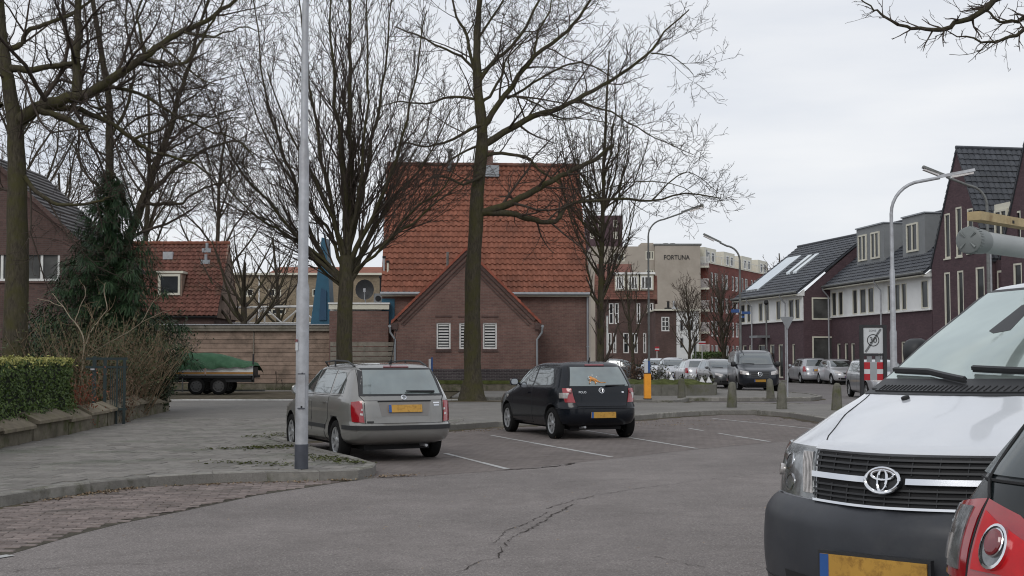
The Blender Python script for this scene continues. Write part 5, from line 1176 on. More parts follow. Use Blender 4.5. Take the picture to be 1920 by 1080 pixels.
for k in range(4):
    u = .0+k*7.4; c = MB(fw); zt = P(0, 463, 152).z; c.box(u+.2, u+4.6, -6, -.5, ztop+.05, zt); pk = c.build('penthouse', 'cream', rb)
    for w in (.9, 2.6): window(_sh(fw, -.5), rb, u+w, u+w+1.1, ztop+.3, zt-.45, 1, 1, .12, 0, 'white', 'glass', proud=.04)
b = MB(fw); b.box(0, LW, -.25, .1, ztop+.01, ztop+.12); b.build('parapet', 'cream', rb)
for k in range(24): b = MB(fw); b.box(k*1.25, k*1.25+.05, .0, .05, ztop+.12, ztop+1.05); b.build('rail_post', 'white', rb) if k % 4 == 0 else None
b = MB(fw); b.box(0, LW, .0, .05, ztop+1.0, ztop+1.05); b.build('handrail', 'white', rb)
fbal = Fr((P(1313, 600, 151).x, 151.2, 0), (1, 0), 1); wb = P(1331, 600, 151).x-fbal.o.x
bs = thing('balcony_stack', 'narrow stack of balconies with white railings between beige end wall and red brick', 'balcony', (22.6, 151, 0))
b = MB(fbal); b.box(0, wb, -3, -1.3, .1, P(0, 466, 151).z); b.build('recess_wall', 'grey_panel', bs)
for k in range(6):
    z = P(0, 498, 151).z-k*2.6
    if z < .5: break
    b = MB(fbal); b.box(0.02, wb, -1.29, .1, z-.22, z); b.build('balcony_slab', 'cream', bs); b = MB(fbal)
    b.box(.02, wb, .04, .08, z+1.0, z+1.07)
    for i in range(12): b.box(.03+i*wb/12.5, .07+i*wb/12.5, .04, .08, z, z+1.0)
    b.build('railing', 'white', bs); window(_sh(fbal, -1.3), bs, .15, wb-.15, z+.05, z+2.0, 2, 1, .1, 0, 'white', 'glass', proud=.03, name='balcony_door')

# ================================================================ terrace with red mansard roof, annexe
Ym = 104.; fm_ = Fr((P(1120, 600, Ym).x, Ym+2.5, 0), (1, -.12), 1); mq = lambda px: (P(px, 600, Ym).x-fm_.o.x)
mt = thing('mansard_terrace', 'brown brick terrace with red mansard roof and white dormers behind the upright tree', 'house', (12, Ym, 0))
zm = lambda py: P(0, py, Ym).z; we = mq(1233)
up = [(mq(a), mq(c), zm(606), zm(566)) for a, c in ((1146, 1155), (1157, 1165), (1199, 1206), (1219, 1231))]; lo = [(mq(a), mq(c), zm(662), zm(623)) for a, c in ((1144, 1151), (1154, 1160), (1173, 1184), (1189, 1201), (1211, 1217), (1220, 1230))]
b = MB(fm_); wall_holes(b, 0, we, .1, zm(566)+.3, up+lo, .3); b.box(0, we, -9, -.3, .1, zm(566)); b.build('wall', 'brick_brown', mt)
for h in up+lo: window(fm_, mt, *h, 2 if h[1]-h[0] > .5 else 1, 2, .09, .08, 'white', 'glass')
ze, zt = zm(566)+.3, zm(518); b = MB(fm_)
b.prism([(.4, ze), (-1.1, zt+.25), (-7.9, zt+.25), (-9.4, ze)], -.1, we+.2, axis='u'); b.build('mansard_roof', 'tile_red_old', mt)
b = MB(fm_)
ntile = 10
for j in range(ntile):
    for i in range(int(we/.3)):
        t0, t1 = j/ntile, (j+1)/ntile; n0, z0 = .4-1.5*t0, ze+(zt+.25-ze)*t0; n1, z1 = .4-1.5*t1, ze+(zt+.25-ze)*t1; u = i*.3
        b.add([(u, n0+.07, z0), (u+.28, n0+.07, z0), (u+.28, n1+.02, z1), (u, n1+.02, z1), (u, n0, z0), (u+.28, n0, z0)], [(0, 1, 2, 3), (0, 1, 5, 4)])
b.build('tile_field', 'tile_red_old', mt, kind='stuff', uv=False, fix=False)
b = MB(fm_); b.prism([(-1.1, zt+.26), (-4.5, zt+1.5), (-7.9, zt+.26)], -.1, we-2, axis='u'); b.build('upper_roof', 'tile_red_old', mt)
for a, c in ((1160, 1175), (1184, 1201), (1208, 1229)):
    b = MB(fm_); b.box(mq(a)-.1, mq(c)+.1, -2, .1, ze+.75, zt+.28); d_ = b.build('dormer', 'cream', mt); window(_sh(fm_, .1), mt, mq(a), mq(c), ze+.85, zt+.12, 3, 1, .09, 0, 'white', 'glass_curtain', proud=.03, name='dormer_window')
    b = MB(fm_); b.box(mq(a)-.25, mq(c)+.25, -2, .3, zt+.285, zt+.45); b.build('dormer_cornice', 'white', d_)
Yn = 100.; fn = Fr((P(1229, 600, Yn).x, Yn, 0), (1, 0), 1); nq = lambda px: P(px, 600, Yn).x-fn.o.x; zn = lambda py: P(0, py, Yn).z
an = thing('flat_roofed_annexe', 'small flat-roofed house, brown brick on the left and white painted on the right', 'house', (12.5, Yn, 0))
hw = [(nq(1240), nq(1255), zn(621), zn(594))]
b = MB(fn); wall_holes(b, 0, nq(1268), .1, zn(583), hw, .3); b.box(0, nq(1310), -8, -.31, .1, zn(584)); b.build('brick_wall', 'brick_brown', an)
hw2 = [(nq(a), nq(c), zn(z1), zn(z0)) for a, c, z0, z1 in ((1275, 1281, 600, 620), (1294, 1300, 600, 620), (1275, 1281, 634, 652), (1300, 1305, 632, 670))]
b = MB(fn); wall_holes(b, nq(1268)+.01, nq(1310), .1, zn(583), hw2, .3, .02); b.build('white_wall', 'white_render', an)
for h in hw: window(fn, an, *h, 2, 3, .08, .06, 'white', 'glass_curtain')
for h in hw2: window(fn, an, *h, 1, 1, .06, .06, 'grey_panel', 'glass')
b = MB(fn); b.box(-.1, nq(1313), -8, .25, zn(583)+.01, zn(583)+.14); b.build('roof_edge', 'cream', an)
for px, m_ in ((1259, 'dark'), (1270, 'galv')): b = MB(fn); b.tube([(nq(px), -2, zn(583)), (nq(px), -2, zn(562))], .1, 8); b.tube([(nq(px), -2, zn(583)), (nq(px), -2, zn(575))], .3, 8); b.build('chimney_pot', m_, an)
pb = thing('purple_block', 'dark purple-brown block of flats rising behind the upright tree', 'building', (13, 190, 0)); fp2 = Fr((P(1100, 450, 190).x, 190, 0), (1, 0), 1)
zc = lambda py: P(0, py, 190).z; xc = lambda px: P(px, 450, 190).x-fp2.o.x; hs = [(xc(a), xc(a+8), zc(c+14), zc(c)) for a in (1106, 1122, 1150) for c in (412, 434)]
b = MB(fp2); wall_holes(b, 0, xc(1167), .1, zc(404), hs, .4); b.box(0, xc(1167), -10, -.4, .1, zc(405)); b.build('wall', 'brick_purple', pb)
for h in hs: window(fp2, pb, *h, 2, 1, .15, .15, 'cream', 'glass')

# ================================================================ lamp posts and street furniture
def lamp_post(label, base, H, arm_dir, arm_len, r=.085, rise=.35, m='galv', sleeve=False, head=True, steps=True, radius=.8, drop=0, hl=.75):
    t = thing('street_lamp', label, 'street lamp', base, 'street lamps along the roads'); b = MB(); o = Vector(base); d = Vector((arm_dir[0], arm_dir[1], 0)).normalized()
    prof = [(0, r), (2.28, r), (2.36, r*.80), (4.05, r*.78), (4.12, r*.60), (H-radius, r*.52)] if steps else [(0, r), (1.2, r), (1.3, r*.75), (H-radius, r*.55)]
    b.tube([o+Vector((0, 0, z)) for z, _ in prof], [q for _, q in prof], 14); b.build('pole', m, t, smooth=True)
    b = MB(); pts = []; c0 = o+Vector((0, 0, H-radius-.02))
    for k in range(9):
        a = k/8*math.pi/2*.93; pts.append(c0+d*radius*(1-math.cos(a))+Vector((0, 0, radius*math.sin(a))))
    e = pts[-1]; pts.append(e+d*(arm_len-radius)+Vector((0, 0, rise))); b.tube(pts, r*.5, 10); b.build('arm', m, t, smooth=True)
    if head:
        e = pts[-1]; dd = (pts[-1]-pts[-2]).normalized(); s = dd.cross(Vector((0, 0, 1))).normalized(); u = s.cross(dd)
        def bx(a, c, w, h0, h1, w2=None):
            q = MB(); w2 = w2 or w; vs = []
            for k, (x, ww) in enumerate(((a, w2), (c, w))):
                for y, z in ((-ww, h0), (ww, h0), (ww*.8, h1), (-ww*.8, h1)): vs.append(e+dd*x+s*y+u*z)
            q.add(vs, [(0, 1, 2, 3), (7, 6, 5, 4), (0, 1, 5, 4), (1, 2, 6, 5), (2, 3, 7, 6), (3, 0, 4, 7)]); return q
        h = bx(-.05, hl, .10, -.01, .075, .05).build('lamp_head', m, t); bx(hl*.32, hl-.05, .085, -.075, -.012).build('lamp_cover', 'lamp_clear', h)
    if sleeve: b = MB(); b.tube([o+Vector((0, 0, 0)), o+Vector((0, 0, .31))], [r*1.06, r*1.06], 14); b.build('base_sleeve', 'sleeve', t, smooth=True)
    return t
l1 = G(565, 879, .13)
lp = lamp_post('nearest pale grey lamp post with dark base sleeve beside the estate car', l1, 6.6, (1, .05), 1.7, .082, sleeve=True, radius=.65)
b = MB(); b.tube([l1+Vector((.015, -.094, 1.2)), l1+Vector((.015, -.088, 1.2))], .012, 8); b.tube([l1+Vector((.01, -.094, .78)), l1+Vector((.01, -.088, .78))], .014, 8); b.build('door_bolt', 'dark', lp)
b = MB(); b.box(l1.x-.04, l1.x+.05, l1.y-.092, l1.y-.085, .9, 1.32); b.build('service_hatch', 'galv', lp)
for z0, z1 in ((1.32, 1.332), (.888, .90)): b = MB(); b.box(l1.x-.042, l1.x+.052, l1.y-.096, l1.y-.08, l1.z+z0-.13, l1.z+z1-.13); b.build('hatch_edge', 'sleeve', lp)
b = MB(); b.box(l1.x-.075, l1.x-.045, l1.y-.079, l1.y-.06, 1.62, 1.72); b.build('sticker', 'sign_white', lp); b = MB(); b.box(l1.x-.076, l1.x-.05, l1.y-.080, l1.y-.062, 1.73, 1.76); b.build('sticker', 'lamp_red_dark', lp)
lamp_post('grey lamp post with curved arm and long head above the zone sign', P(1677, 760, 37.0).xy.to_3d()+Vector((0, 0, .0)), 6.68, (1, -.08), 1.50, .098, rise=.10, m='galv', radius=.95, hl=1.0)
def simple_lamp(label, px, Y, top_py, tip, r=.07, **k):
    b_ = P(px, 700, Y); b_.z = .1; H = P(px, top_py, Y).z; q = P(tip[0], tip[1], Y); dx = q.x-b_.x; rise = (q.z-H)*(abs(dx)-1.6)/(abs(dx)-.7)
    return lamp_post(label, b_, H, (1 if dx > 0 else -1, 0), abs(dx)-.9, r, rise=rise, m='galv_dark', radius=.7, hl=.9, **k)
simple_lamp('dark lamp post with arm reaching left beside the charcoal van and blue street signs', 1389, 62, 464, (1312, 441), .09, steps=False)
simple_lamp('lamp post with long arm rising right above the orange marker', 1217, 52.0, 415, (1325, 388), .065, steps=False)
simple_lamp('lamp post behind the curved one with its arm reaching left across it', 1857, 44, 352, (1722, 317), .09, steps=False)
for px, Y, h, lb in ((1130+4, 60, 4.3, 'thin pale pole behind the upright tree at the house corner'), (1139, 55, 4.2, 'thin white pole just right of the upright tree trunk')):
    if px == 1134: continue
    t = thing('thin_pole', lb, 'pole', (P(px, 700, Y).x, Y, .1)); b = MB(); o = BASE[t]; b.tube([o, o+Vector((0, 0, 3.2))], .04, 8); b.build('pole', 'white', t, smooth=True); b = MB(); b.tube([o+Vector((0, 0, 3.2)), o+Vector((0, 0, 3.25))], .05, 8); b.build('cap', 'galv', t)
# small globe lamps
for px, py, Y, lb in ((1438, 572, 78, 'slender lamp post in front of the farthest row house'), (1305, 640, 95, 'small globe lamp at the white house')):
    o = P(px, 700, Y); o.z = .1; z = P(px, py, Y).z; t = thing('slender_lamp', lb, 'street lamp', o); b = MB(); b.tube([o, (o.x, o.y, z)], .05, 6); b.build('pole', 'galv_dark', t); b = MB(); b.tube([(o.x, o.y, z), (o.x, o.y, z+.12), (o.x, o.y, z+.3)], [.06, .16, .1], 8); b.build('lantern', 'dark', t)
# orange marker on a post
mk = thing('orange_marker_post', 'orange marker column with a dark blue and white top at the kerb corner', 'marker post', G(1214, 749, .12)); o = BASE[mk]; Ym_ = o.y
s = Ym_/F; b = MB(); b.box(o.x-6.2*s, o.x+6.2*s, o.y-.13, o.y+.13, .16, .16+46*s); b.build('reflective_column', 'orange', mk); b = MB(); b.box(o.x-7*s, o.x+7*s, o.y-.15, o.y+.15, .12, .16); b.box(o.x-6.6*s, o.x+6.6*s, o.y-.14, o.y+.14, .162+46*s, .19+46*s); b.build('end_cap', 'dark', mk)
b = MB(); b.box(o.x-.10, o.x+.02, o.y-.03, o.y+.05, .19+46*s, .19+66*s); b.build('white_board', 'sign_white', mk); b = MB(); b.box(o.x+.025, o.x+.10, o.y-.03, o.y+.05, .19+46*s, .19+68*s); b.build('blue_board', 'blue_sign', mk)
pm = thing('blue_white_post', 'short blue and white marker post at the wall right of the estate car', 'marker post', G(808, 738, .12)); o = BASE[pm]
b = MB(); b.box(o.x-.09, o.x+.0, o.y-.04, o.y+.04, .12, 1.5); b.build('white_face', 'sign_white', pm); b = MB(); b.box(o.x+.002, o.x+.07, o.y-.04, o.y+.04, .12, 1.56); b.build('blue_side', 'blue_sign', pm)
# concrete bollards
bm_ = MB(); bm_.fr = lambda a, c, d: Vector((a, c, d)); ring = []
prof = [(.145, 0), (.15, .02), (.115, .58), (.10, .66), (.07, .715), (.02, .735)]
vs = []
for r0, z in prof:
    for k in range(8): a = (k+.5)*math.pi/4; vs.append((r0*math.cos(a), r0*math.sin(a), z))
bm_.add(vs, [(i*8+j, i*8+(j+1) % 8, (i+1)*8+(j+1) % 8, (i+1)*8+j) for i in range(5) for j in range(8)]+[tuple(range(40, 48))])
proto = bm_.build('bollard', mat('bollard_concrete', (.15, .145, .12), .95, .3, 6, spec=.1, bmp=.6, grime=(.085, .09, .04), gscale=3, orand=.15), None)
BL = [(1372, 764, 'leftmost of the three bollards on the near pavement, in front of the charcoal van'), (1466, 767, 'mossy greenish bollard, middle of the three on the near pavement'), (1569, 769, 'rightmost of the three near bollards, beside the white van bonnet'),
      (1445, 747, 'leaning bollard right in front of the charcoal van bumper'), (1278, 746, 'mossy bollard in front of the low planter wall')]
for i, (px, py, lb) in enumerate(BL):
    o = proto if i == 0 else proto.copy()
    if i: COL.objects.link(o)
    g = G(px, py, .12); o.location = g; o.rotation_euler = (R(rnd.uniform(-2, 2)), R(-3 if i == 3 else rnd.uniform(-2, 1)), rnd.random()); o.scale = (1, 1, 1.0 if i < 3 else .95); tag(o, lb, 'bollard', 'concrete bollards')
# planter wall on the corner
pl = thing('planter_wall', 'low grey concrete planter wall with moss and brown plants at the street corner', 'planter', G(1290, 741, .12))
pa = [G(a, c, .12) for a, c in ((1130, 741), (1190, 741), (1240, 742), (1290, 742), (1343, 741))]; pa += [pa[-1]+Vector((.6, 3.5, 0))]
for a, c in zip(pa, pa[1:]):
    n = max(1, round((c-a).length/1.1))
    for k in range(n):
        p, q_ = a.lerp(c, k/n), a.lerp(c, (k+1)/n); f_ = Fr(p, q_-p, 1); f_.o.z = 0; L = (q_-p).length; b = MB(f_); b.box(.006, L-.006, -.14, rnd.uniform(-.008, .008), .1, .53+rnd.uniform(-.01, .01)); b.build('wall_block', 'mossy' if rnd.random() < .3 else mat('planter_concrete', (.16, .155, .135), .95, .25, 4, spec=.1, bmp=.5, grime=(.09, .09, .05), gscale=2) if 'planter_concrete' not in bpy.data.materials else bpy.data.materials['planter_concrete'], pl)
b = MB(); b.fr = lambda a, c, d: Vector((a, c, d)); p0, p1 = pa[0], pa[-2]; b.add([(p0.x, p0.y+.1, .5), (p1.x-.05, p1.y+.1, .5), (p1.x+.5, p1.y+3.4, .5), (p0.x, p0.y+3.4, .5)], [(0, 1, 2, 3)]); b.build('soil', 'moss', pl)
b = MB(); b.fr = lambda a, c, d: Vector((a, c, d)); nx_, ny_ = 40, 8; vs = []
for j in range(ny_+1):
    for i in range(nx_+1):
        u, v = i/nx_, j/ny_; vs.append((p0.x+(p1.x+.1-p0.x)*u, p0.y+.05+2.6*v, .50+.24*math.sin(math.pi*v)**.6*min(1, 6*(1-u))*(.7+.6*noise.noise(Vector((i*.3, j*.5, 2))))))
b.add(vs, [(j*(nx_+1)+i, j*(nx_+1)+i+1, (j+1)*(nx_+1)+i+1, (j+1)*(nx_+1)+i) for j in range(ny_) for i in range(nx_)]); b.build('moss_mound', 'moss', pl, uv=False)
for i, (px, w, h, n_, nl, lf, sd_) in enumerate(((1205, 1.4, 1.2, 30, 500, 'shrub_brown', 1), (1235, 1.5, 1.0, 30, 400, 'shrub_leaf', 2), (1180, 1.3, 1.5, 24, 300, 'shrub_brown', 3), (1290, 1.2, .3, 14, 300, 'shrub_leaf', 4), (1325, .8, .25, 12, 240, 'shrub_leaf', 5))):
    shrub('planter_shrub', ('brown twiggy shrub behind the orange marker in the planter', 'twiggy shrub just right of the orange marker in the planter', 'taller bare twiggy shrub at the left end of the planter', 'low green plants in the middle of the planter', 'low green plants at the right end of the planter')[i], px, 55, w, h*.72, int(n_*.7), nl//2, lf, 'twig', 200+sd_, ls=.05, z0=.5)
for i, px in enumerate((1241, 1259, 1316, 1329)):
    o = P(px, 712, 54.6); t = thing('white_pyramid', ('leftmost white pyramid ornament', 'second white pyramid ornament from the left', 'third white pyramid ornament from the left', 'rightmost small white pyramid ornament')[i]+' on the planter', 'ornament', (o.x, o.y, .5)); b = MB(); w = .16 if i < 2 else .11
    b.fr = lambda a, c, d: Vector((a, c, d)); b.add([(o.x-w, o.y-w, .5), (o.x+w, o.y-w, .5), (o.x+w, o.y+w, .5), (o.x-w, o.y+w, .5), (o.x, o.y, .5+w*1.25+.12)], [(0, 1, 2, 3), (0, 1, 4), (1, 2, 4), (2, 3, 4), (3, 0, 4)]); b.build('pyramid', 'plastic_white', t)
hedges = [('green_hedge', 'dark green bush behind the parked cars at the red block', 1328, 98, 3.0, 1.9, 'hedge_leaf', 1), ('brown_hedge', 'yellowish brown hedge behind the charcoal van', 1358, 96, 3.4, 1.5, 'shrub_leaf', 2), ('russet_hedge', 'russet brown hedge in front of the farthest row house', 1468, 86, 4.0, 1.7, 'shrub_brown', 3)]
for nm, lb, px, Y, w, h, lf, sd_ in hedges:
    r = random.Random(sd_); t = thing(nm, lb, 'hedge', (P(px, 680, Y).x, Y, .1)); o = BASE[t]; b = MB()
    def fn(r): a, c = r.uniform(0, 6.28), r.random()**.4; z = r.random(); return Vector((o.x+math.cos(a)*w/2*c*(1-.3*z*z), o.y+math.sin(a)*.9*c, .1+h*z+r.gauss(0, .05))), None
    leaves(b, 5200, fn, .075, r); b.build('foliage', lf, t, kind='stuff', uv=False, fix=False)
# long dark clipped hedge and garden fence in front of the terrace
t = thing('terrace_hedge', 'low dark hedge in front of the red mansard terrace', 'hedge', (P(1185, 690, 96).x, 96, .1)); o = BASE[t]; b = MB(); r = random.Random(8)
leaves(b, 6500, lambda r: (Vector((o.x+r.uniform(-3, 3), o.y+r.gauss(0, .35), .1+r.random()*.95)), None), .07, r); b.build('foliage', 'holly', t, kind='stuff', uv=False, fix=False)

# ================================================================ signs
zs = thing('zone_sign', 'end of 30 zone sign in a dark frame above red and white blocks', 'traffic sign', P(1638, 760, 31.0).xy.to_3d()); Yz = 31.0
fz = Fr((P(1638, 700, Yz).x, Yz, 0), (1, 0), 1); sq = Yz/F; zz = lambda py: P(0, py, Yz).z
b = MB(fz)
b.box(-25*sq, -18.5*sq, -.06, .03, .0, zz(609)); b.build('frame_post', 'black_plastic', zs); b = MB(fz); b.box(18.5*sq, 25*sq, -.06, .03, .0, zz(609)); b.build('frame_post', 'black_plastic', zs)
b = MB(fz); b.box(-18.4*sq, 18.4*sq, -.05, .02, zz(614), zz(609)-.002); b.build('frame_bar', 'black_plastic', zs); b = MB(fz); b.box(-18.4*sq, 18.4*sq, -.05, .02, zz(667), zz(663)); b.build('frame_bar', 'black_plastic', zs)
b = MB(fz); b.box(-18.3*sq, 18.3*sq, -.03, .0, zz(662.5), zz(614.5)); pn = b.build('sign_panel', 'sign_white', zs)
cz = zz(638); b = MB(fz); R0 = 11.5*sq
b.add([(R0*(1 if i % 2 else .87)*math.cos((i//2)*math.pi/16), .006, cz+R0*(1 if i % 2 else .87)*math.sin((i//2)*math.pi/16)) for i in range(64)], [(2*i, 2*i+1, (2*i+3) % 64, (2*i+2) % 64) for i in range(32)])
b.build('ring_mark', 'black_letter', pn, uv=False)
tt = text(pn, 'number_lettering', '30', .19, (0, 0, 0), (R(90), 0, 0), 'black_letter', .001); tt.location = fz(0, .008, cz)-BASE[zs]
tt = text(pn, 'zone_lettering', 'ZONE', .065, (0, 0, 0), (R(90), 0, 0), 'sign_grey', .001); tt.location = fz(-.01, .006, zz(620))-BASE[zs]
b = MB(fz)
for k in range(5):
    o_ = (k-2)*.011; a_ = Vector((-14.5*sq, zz(660))); c_ = Vector((14.5*sq, zz(617))); dd = (c_-a_).normalized(); nn = Vector((-dd.y, dd.x))*o_; h = Vector((-dd.y, dd.x))*.0026
    b.add([(a_.x+nn.x-h.x, .010, a_.y+nn.y-h.y), (c_.x+nn.x-h.x, .010, c_.y+nn.y-h.y), (c_.x+nn.x+h.x, .010, c_.y+nn.y+h.y), (a_.x+nn.x+h.x, .010, a_.y+nn.y+h.y)], [(0, 1, 2, 3)])
b.build('end_stripe', 'black_letter', pn, uv=False)
zr = [(679, 692), (701, 713)]; 
for za, zb in zr:
    for ua, ub in ((-18, -6.5), (6.5, 18)): b = MB(fz); b.box(ua*sq, ub*sq, -.03, .0, zz(zb), zz(za)); b.build('red_block', 'red_sign', zs)
b = MB(fz); b.box(-6.4*sq, 6.4*sq, -.032, .002, zz(713), zz(679)); b.build('grey_block', mat('grey_block', (.3, .32, .33), .5, .05, 5), zs)
b = MB(fz); b.box(-18*sq, -6.5*sq, -.03, 0, zz(700.6), zz(692.4)); b.box(6.5*sq, 18*sq, -.03, 0, zz(700.6), zz(692.4)); b.build('white_block', 'sign_white', zs)
for ua, ub in ((-12, -3), (4, 13)): b = MB(fz); b.box(ua*sq, ub*sq, -.03, .0, zz(678.6), zz(667.5)); b.build('lamp_unit', 'sign_grey', zs)
# give way sign seen from behind
gv = thing('give_way_sign', 'grey back of a triangular sign on a thin pole right of the charcoal van', 'traffic sign', G(1477, 744, .12)); o = BASE[gv]; fo = Fr((o.x, o.y, 0), (1, 0), 1); so_ = o.y/F; zg = lambda py: P(0, py, o.y).z
b = MB(fo); b.tube([(0, 0, .12), (0, 0, zg(594))], .027, 8); b.build('pole', 'galv', gv, smooth=True)
b = MB(fo); w = 13.5*so_; b.prism([(-w, zg(594)), (w, zg(594)), (.03, zg(617)), (-.03, zg(617))], .045, .06); b.build('sign_plate', 'sign_grey', gv); b = MB(fo); b.box(-w*.6, w*.6, .035, .044, zg(600), zg(598)); b.build('bracket', 'galv', gv)
# street name signs
Ys_ = 62.2; 
for i, (a, c, y0, y1, lb) in enumerate(((1371, 1386, 580, 586, 'blue street name sign pointing left on the lamp post'), (1391, 1407, 584, 589, 'blue street name sign pointing right on the lamp post'), (1391, 1396, 592, 596, 'small blue plate under the right street name sign'))):
    p_, q_ = P(a, y1, Ys_-.4), P(c, y0, Ys_-.4); t = thing('street_name_sign', lb, 'sign', (p_.x, p_.y, p_.z)); b = MB(); b.box(p_.x, q_.x, p_.y, p_.y+.02, p_.z, q_.z); b.build('plate', 'blue_sign', t); b = MB(); xm = q_.x if i == 0 else p_.x; b.box(xm-.03, xm+.03, p_.y+.021, p_.y+.3, p_.z, q_.z); b.build('bracket', 'galv', t)
for i, (a, c, y0, y1, Y, m_, lb) in enumerate(((1228, 1236, 650, 658, 94, 'red_sign', 'small red and white board on the terrace hedge'), (1310, 1323, 640, 647, 97, 'sign_white', 'small white board with red print by the dark bush'))):
    p_, q_ = P(a, y1, Y), P(c, y0, Y); t = thing('estate_board', lb, 'sign', (p_.x, p_.y, .1)); b = MB(); b.box(p_.x, q_.x, Y, Y+.03, p_.z, q_.z); b.build('board', m_, t); b = MB(); b.box(p_.x, q_.x, Y-.006, Y-.001, p_.z+.08, p_.z+.18); b.build('stripe', 'sign_white' if i == 0 else 'red_sign', t); b = MB(); b.tube([((p_.x+q_.x)/2, Y+.06, .1), ((p_.x+q_.x)/2, Y+.06, q_.z)], .03, 6); b.build('post', 'white', t)
# green gate
gt = thing('garden_gate', 'dark green metal garden gate behind the low wall beside the hedge', 'gate', (P(200, 700, 27).x, 27, .16)); f_ = Fr((P(160, 700, 27.0).x, 27.0, 0), (1, .35), 1); kz = lambda py: P(0, py, 27).z
for u0, u1, h in ((.18, .26, kz(668)), (.40, .47, kz(672)), (.66, .70, kz(672)), (.8, .86, kz(674))): b = MB(f_); b.box(u0-.04, u1-.04, -.03, .03, .1, h); b.build('post', 'gate', gt)
for z in (kz(672), kz(688), .45): b = MB(f_); b.box(.0, .85, -.02, .02, z-.03, z+.02); b.build('rail', 'gate', gt)
for k in range(7): b = MB(f_); b.box(.5+k*.045, .515+k*.045, -.008, .008, .3, kz(690)); b.build('bar', 'gate', gt)
b = MB(f_); b.box(.1, .18, .03, .06, kz(694), kz(691)); b.build('latch', 'galv', gt)
# ================================================================ vehicles
def pchip(xs, ys):
    xs, ys = np.array(xs, float), np.array(ys, float); h = np.diff(xs); d = np.diff(ys)/h; m = np.zeros(len(xs)); m[0], m[-1] = d[0], d[-1]
    for i in range(1, len(xs)-1):
        if d[i-1]*d[i] > 0: w1, w2 = 2*h[i]+h[i-1], h[i]+2*h[i-1]; m[i] = (w1+w2)/(w1/d[i-1]+w2/d[i])
    def f(x):
        x = min(max(x, xs[0]), xs[-1]); i = min(int(np.searchsorted(xs, x, 'right'))-1, len(xs)-2); t = (x-xs[i])/h[i]
        return float(ys[i]*(1+2*t)*(1-t)**2+h[i]*m[i]*t*(1-t)**2+ys[i+1]*t*t*(3-2*t)+h[i]*m[i+1]*t*t*(t-1))
    return f
sgn = lambda v: -1 if v < 0 else 1
WHEELS = {}
def wheel_meshes(rad, wid, style):
    k = (round(rad, 3), style)
    if k in WHEELS: return WHEELS[k]
    n = 32; b = MB(); rr = rad*.655
    prof = [(rr, -wid*.36), (rr+.012, -wid*.47), (rad*.86, -wid*.5), (rad*.965, -wid*.42), (rad, -wid*.3), (rad, wid*.3), (rad*.965, wid*.42), (rad*.86, wid*.5), (rr+.012, wid*.47), (rr, wid*.36)]
    vs = [(r*math.cos(a), y, r*math.sin(a)) for r, y in prof for a in [2*math.pi*i/n for i in range(n)]]
    b.add(vs, [(i*n+j, i*n+(j+1) % n, (i+1)*n+(j+1) % n, (i+1)*n+j) for i in range(len(prof)-1) for j in range(n)])
    t = b.build('tyre', 'rubber', None, smooth=True, uv=False); tyre = t.data; bpy.data.objects.remove(t)
    b = MB(); vs = []; y0 = wid*.30
    for r, y in ((rr, -wid*.36), (rr*.98, -.02), (rr*.9, 0), (.02, 0)):
        for i in range(n): a = 2*math.pi*i/n; vs.append((r*math.cos(a), y, r*math.sin(a)))
    b.add(vs, [(i*n+j, i*n+(j+1) % n, (i+1)*n+(j+1) % n, (i+1)*n+j) for i in range(3) for j in range(n)], 1)
    vs = []
    for r, y in ((rr, y0+.012), (rr*1.02, y0+.02), (rr*.90, y0+.012), (rr*.9, -.02)):
        for i in range(n): a = 2*math.pi*i/n; vs.append((r*math.cos(a), y, r*math.sin(a)))
    b.add(vs, [(i*n+j, i*n+(j+1) % n, (i+1)*n+(j+1) % n, (i+1)*n+j) for i in range(3) for j in range(n)])
    sp = {'five': 5, 'seven': 7, 'steel': 0}[style]
    for k_ in range(sp):
        a = 2*math.pi*k_/sp+.3; ca, sa = math.cos(a), math.sin(a)
        def q(r, w, y): return (r*ca-w*sa, y, r*sa+w*ca)
        w0, w1 = rr*.16, rr*(.22 if sp == 5 else .13)
        b.add([q(.03, -w0, y0+.0), q(.03, w0, y0), q(rr*.93, w1, y0+.008), q(rr*.93, -w1, y0+.008), q(.03, -w0, y0-.03), q(.03, w0, y0-.03), q(rr*.93, w1, y0-.03), q(rr*.93, -w1, y0-.03)], [(0, 1, 2, 3), (0, 1, 5, 4), (1, 2, 6, 5), (2, 3, 7, 6), (3, 0, 4, 7)])
    hub = rr*(.26 if sp else .9); vs = [(hub*s*math.cos(2*math.pi*i/n), y, hub*s*math.sin(2*math.pi*i/n)) for s, y in ((1, y0-.02), (.95, y0+.008), (.5, y0+.02), (.02, y0+.02)) for i in range(n)]
    b.add(vs, [(i*n+j, i*n+(j+1) % n, (i+1)*n+(j+1) % n, (i+1)*n+j) for i in range(3) for j in range(n)])
    if not sp:
        for k_ in range(8):
            a = 2*math.pi*k_/8; c = rr*.62; b.tube([(c*math.cos(a), y0+.0, c*math.sin(a)), (c*math.cos(a), y0+.016, c*math.sin(a))], rr*.12, 8, mi=1)
    t = b.build('rim', ['alloy', 'dark'], None, smooth=True, uv=False); rim = t.data; bpy.data.objects.remove(t)
    WHEELS[k] = (tyre, rim); return WHEELS[k]
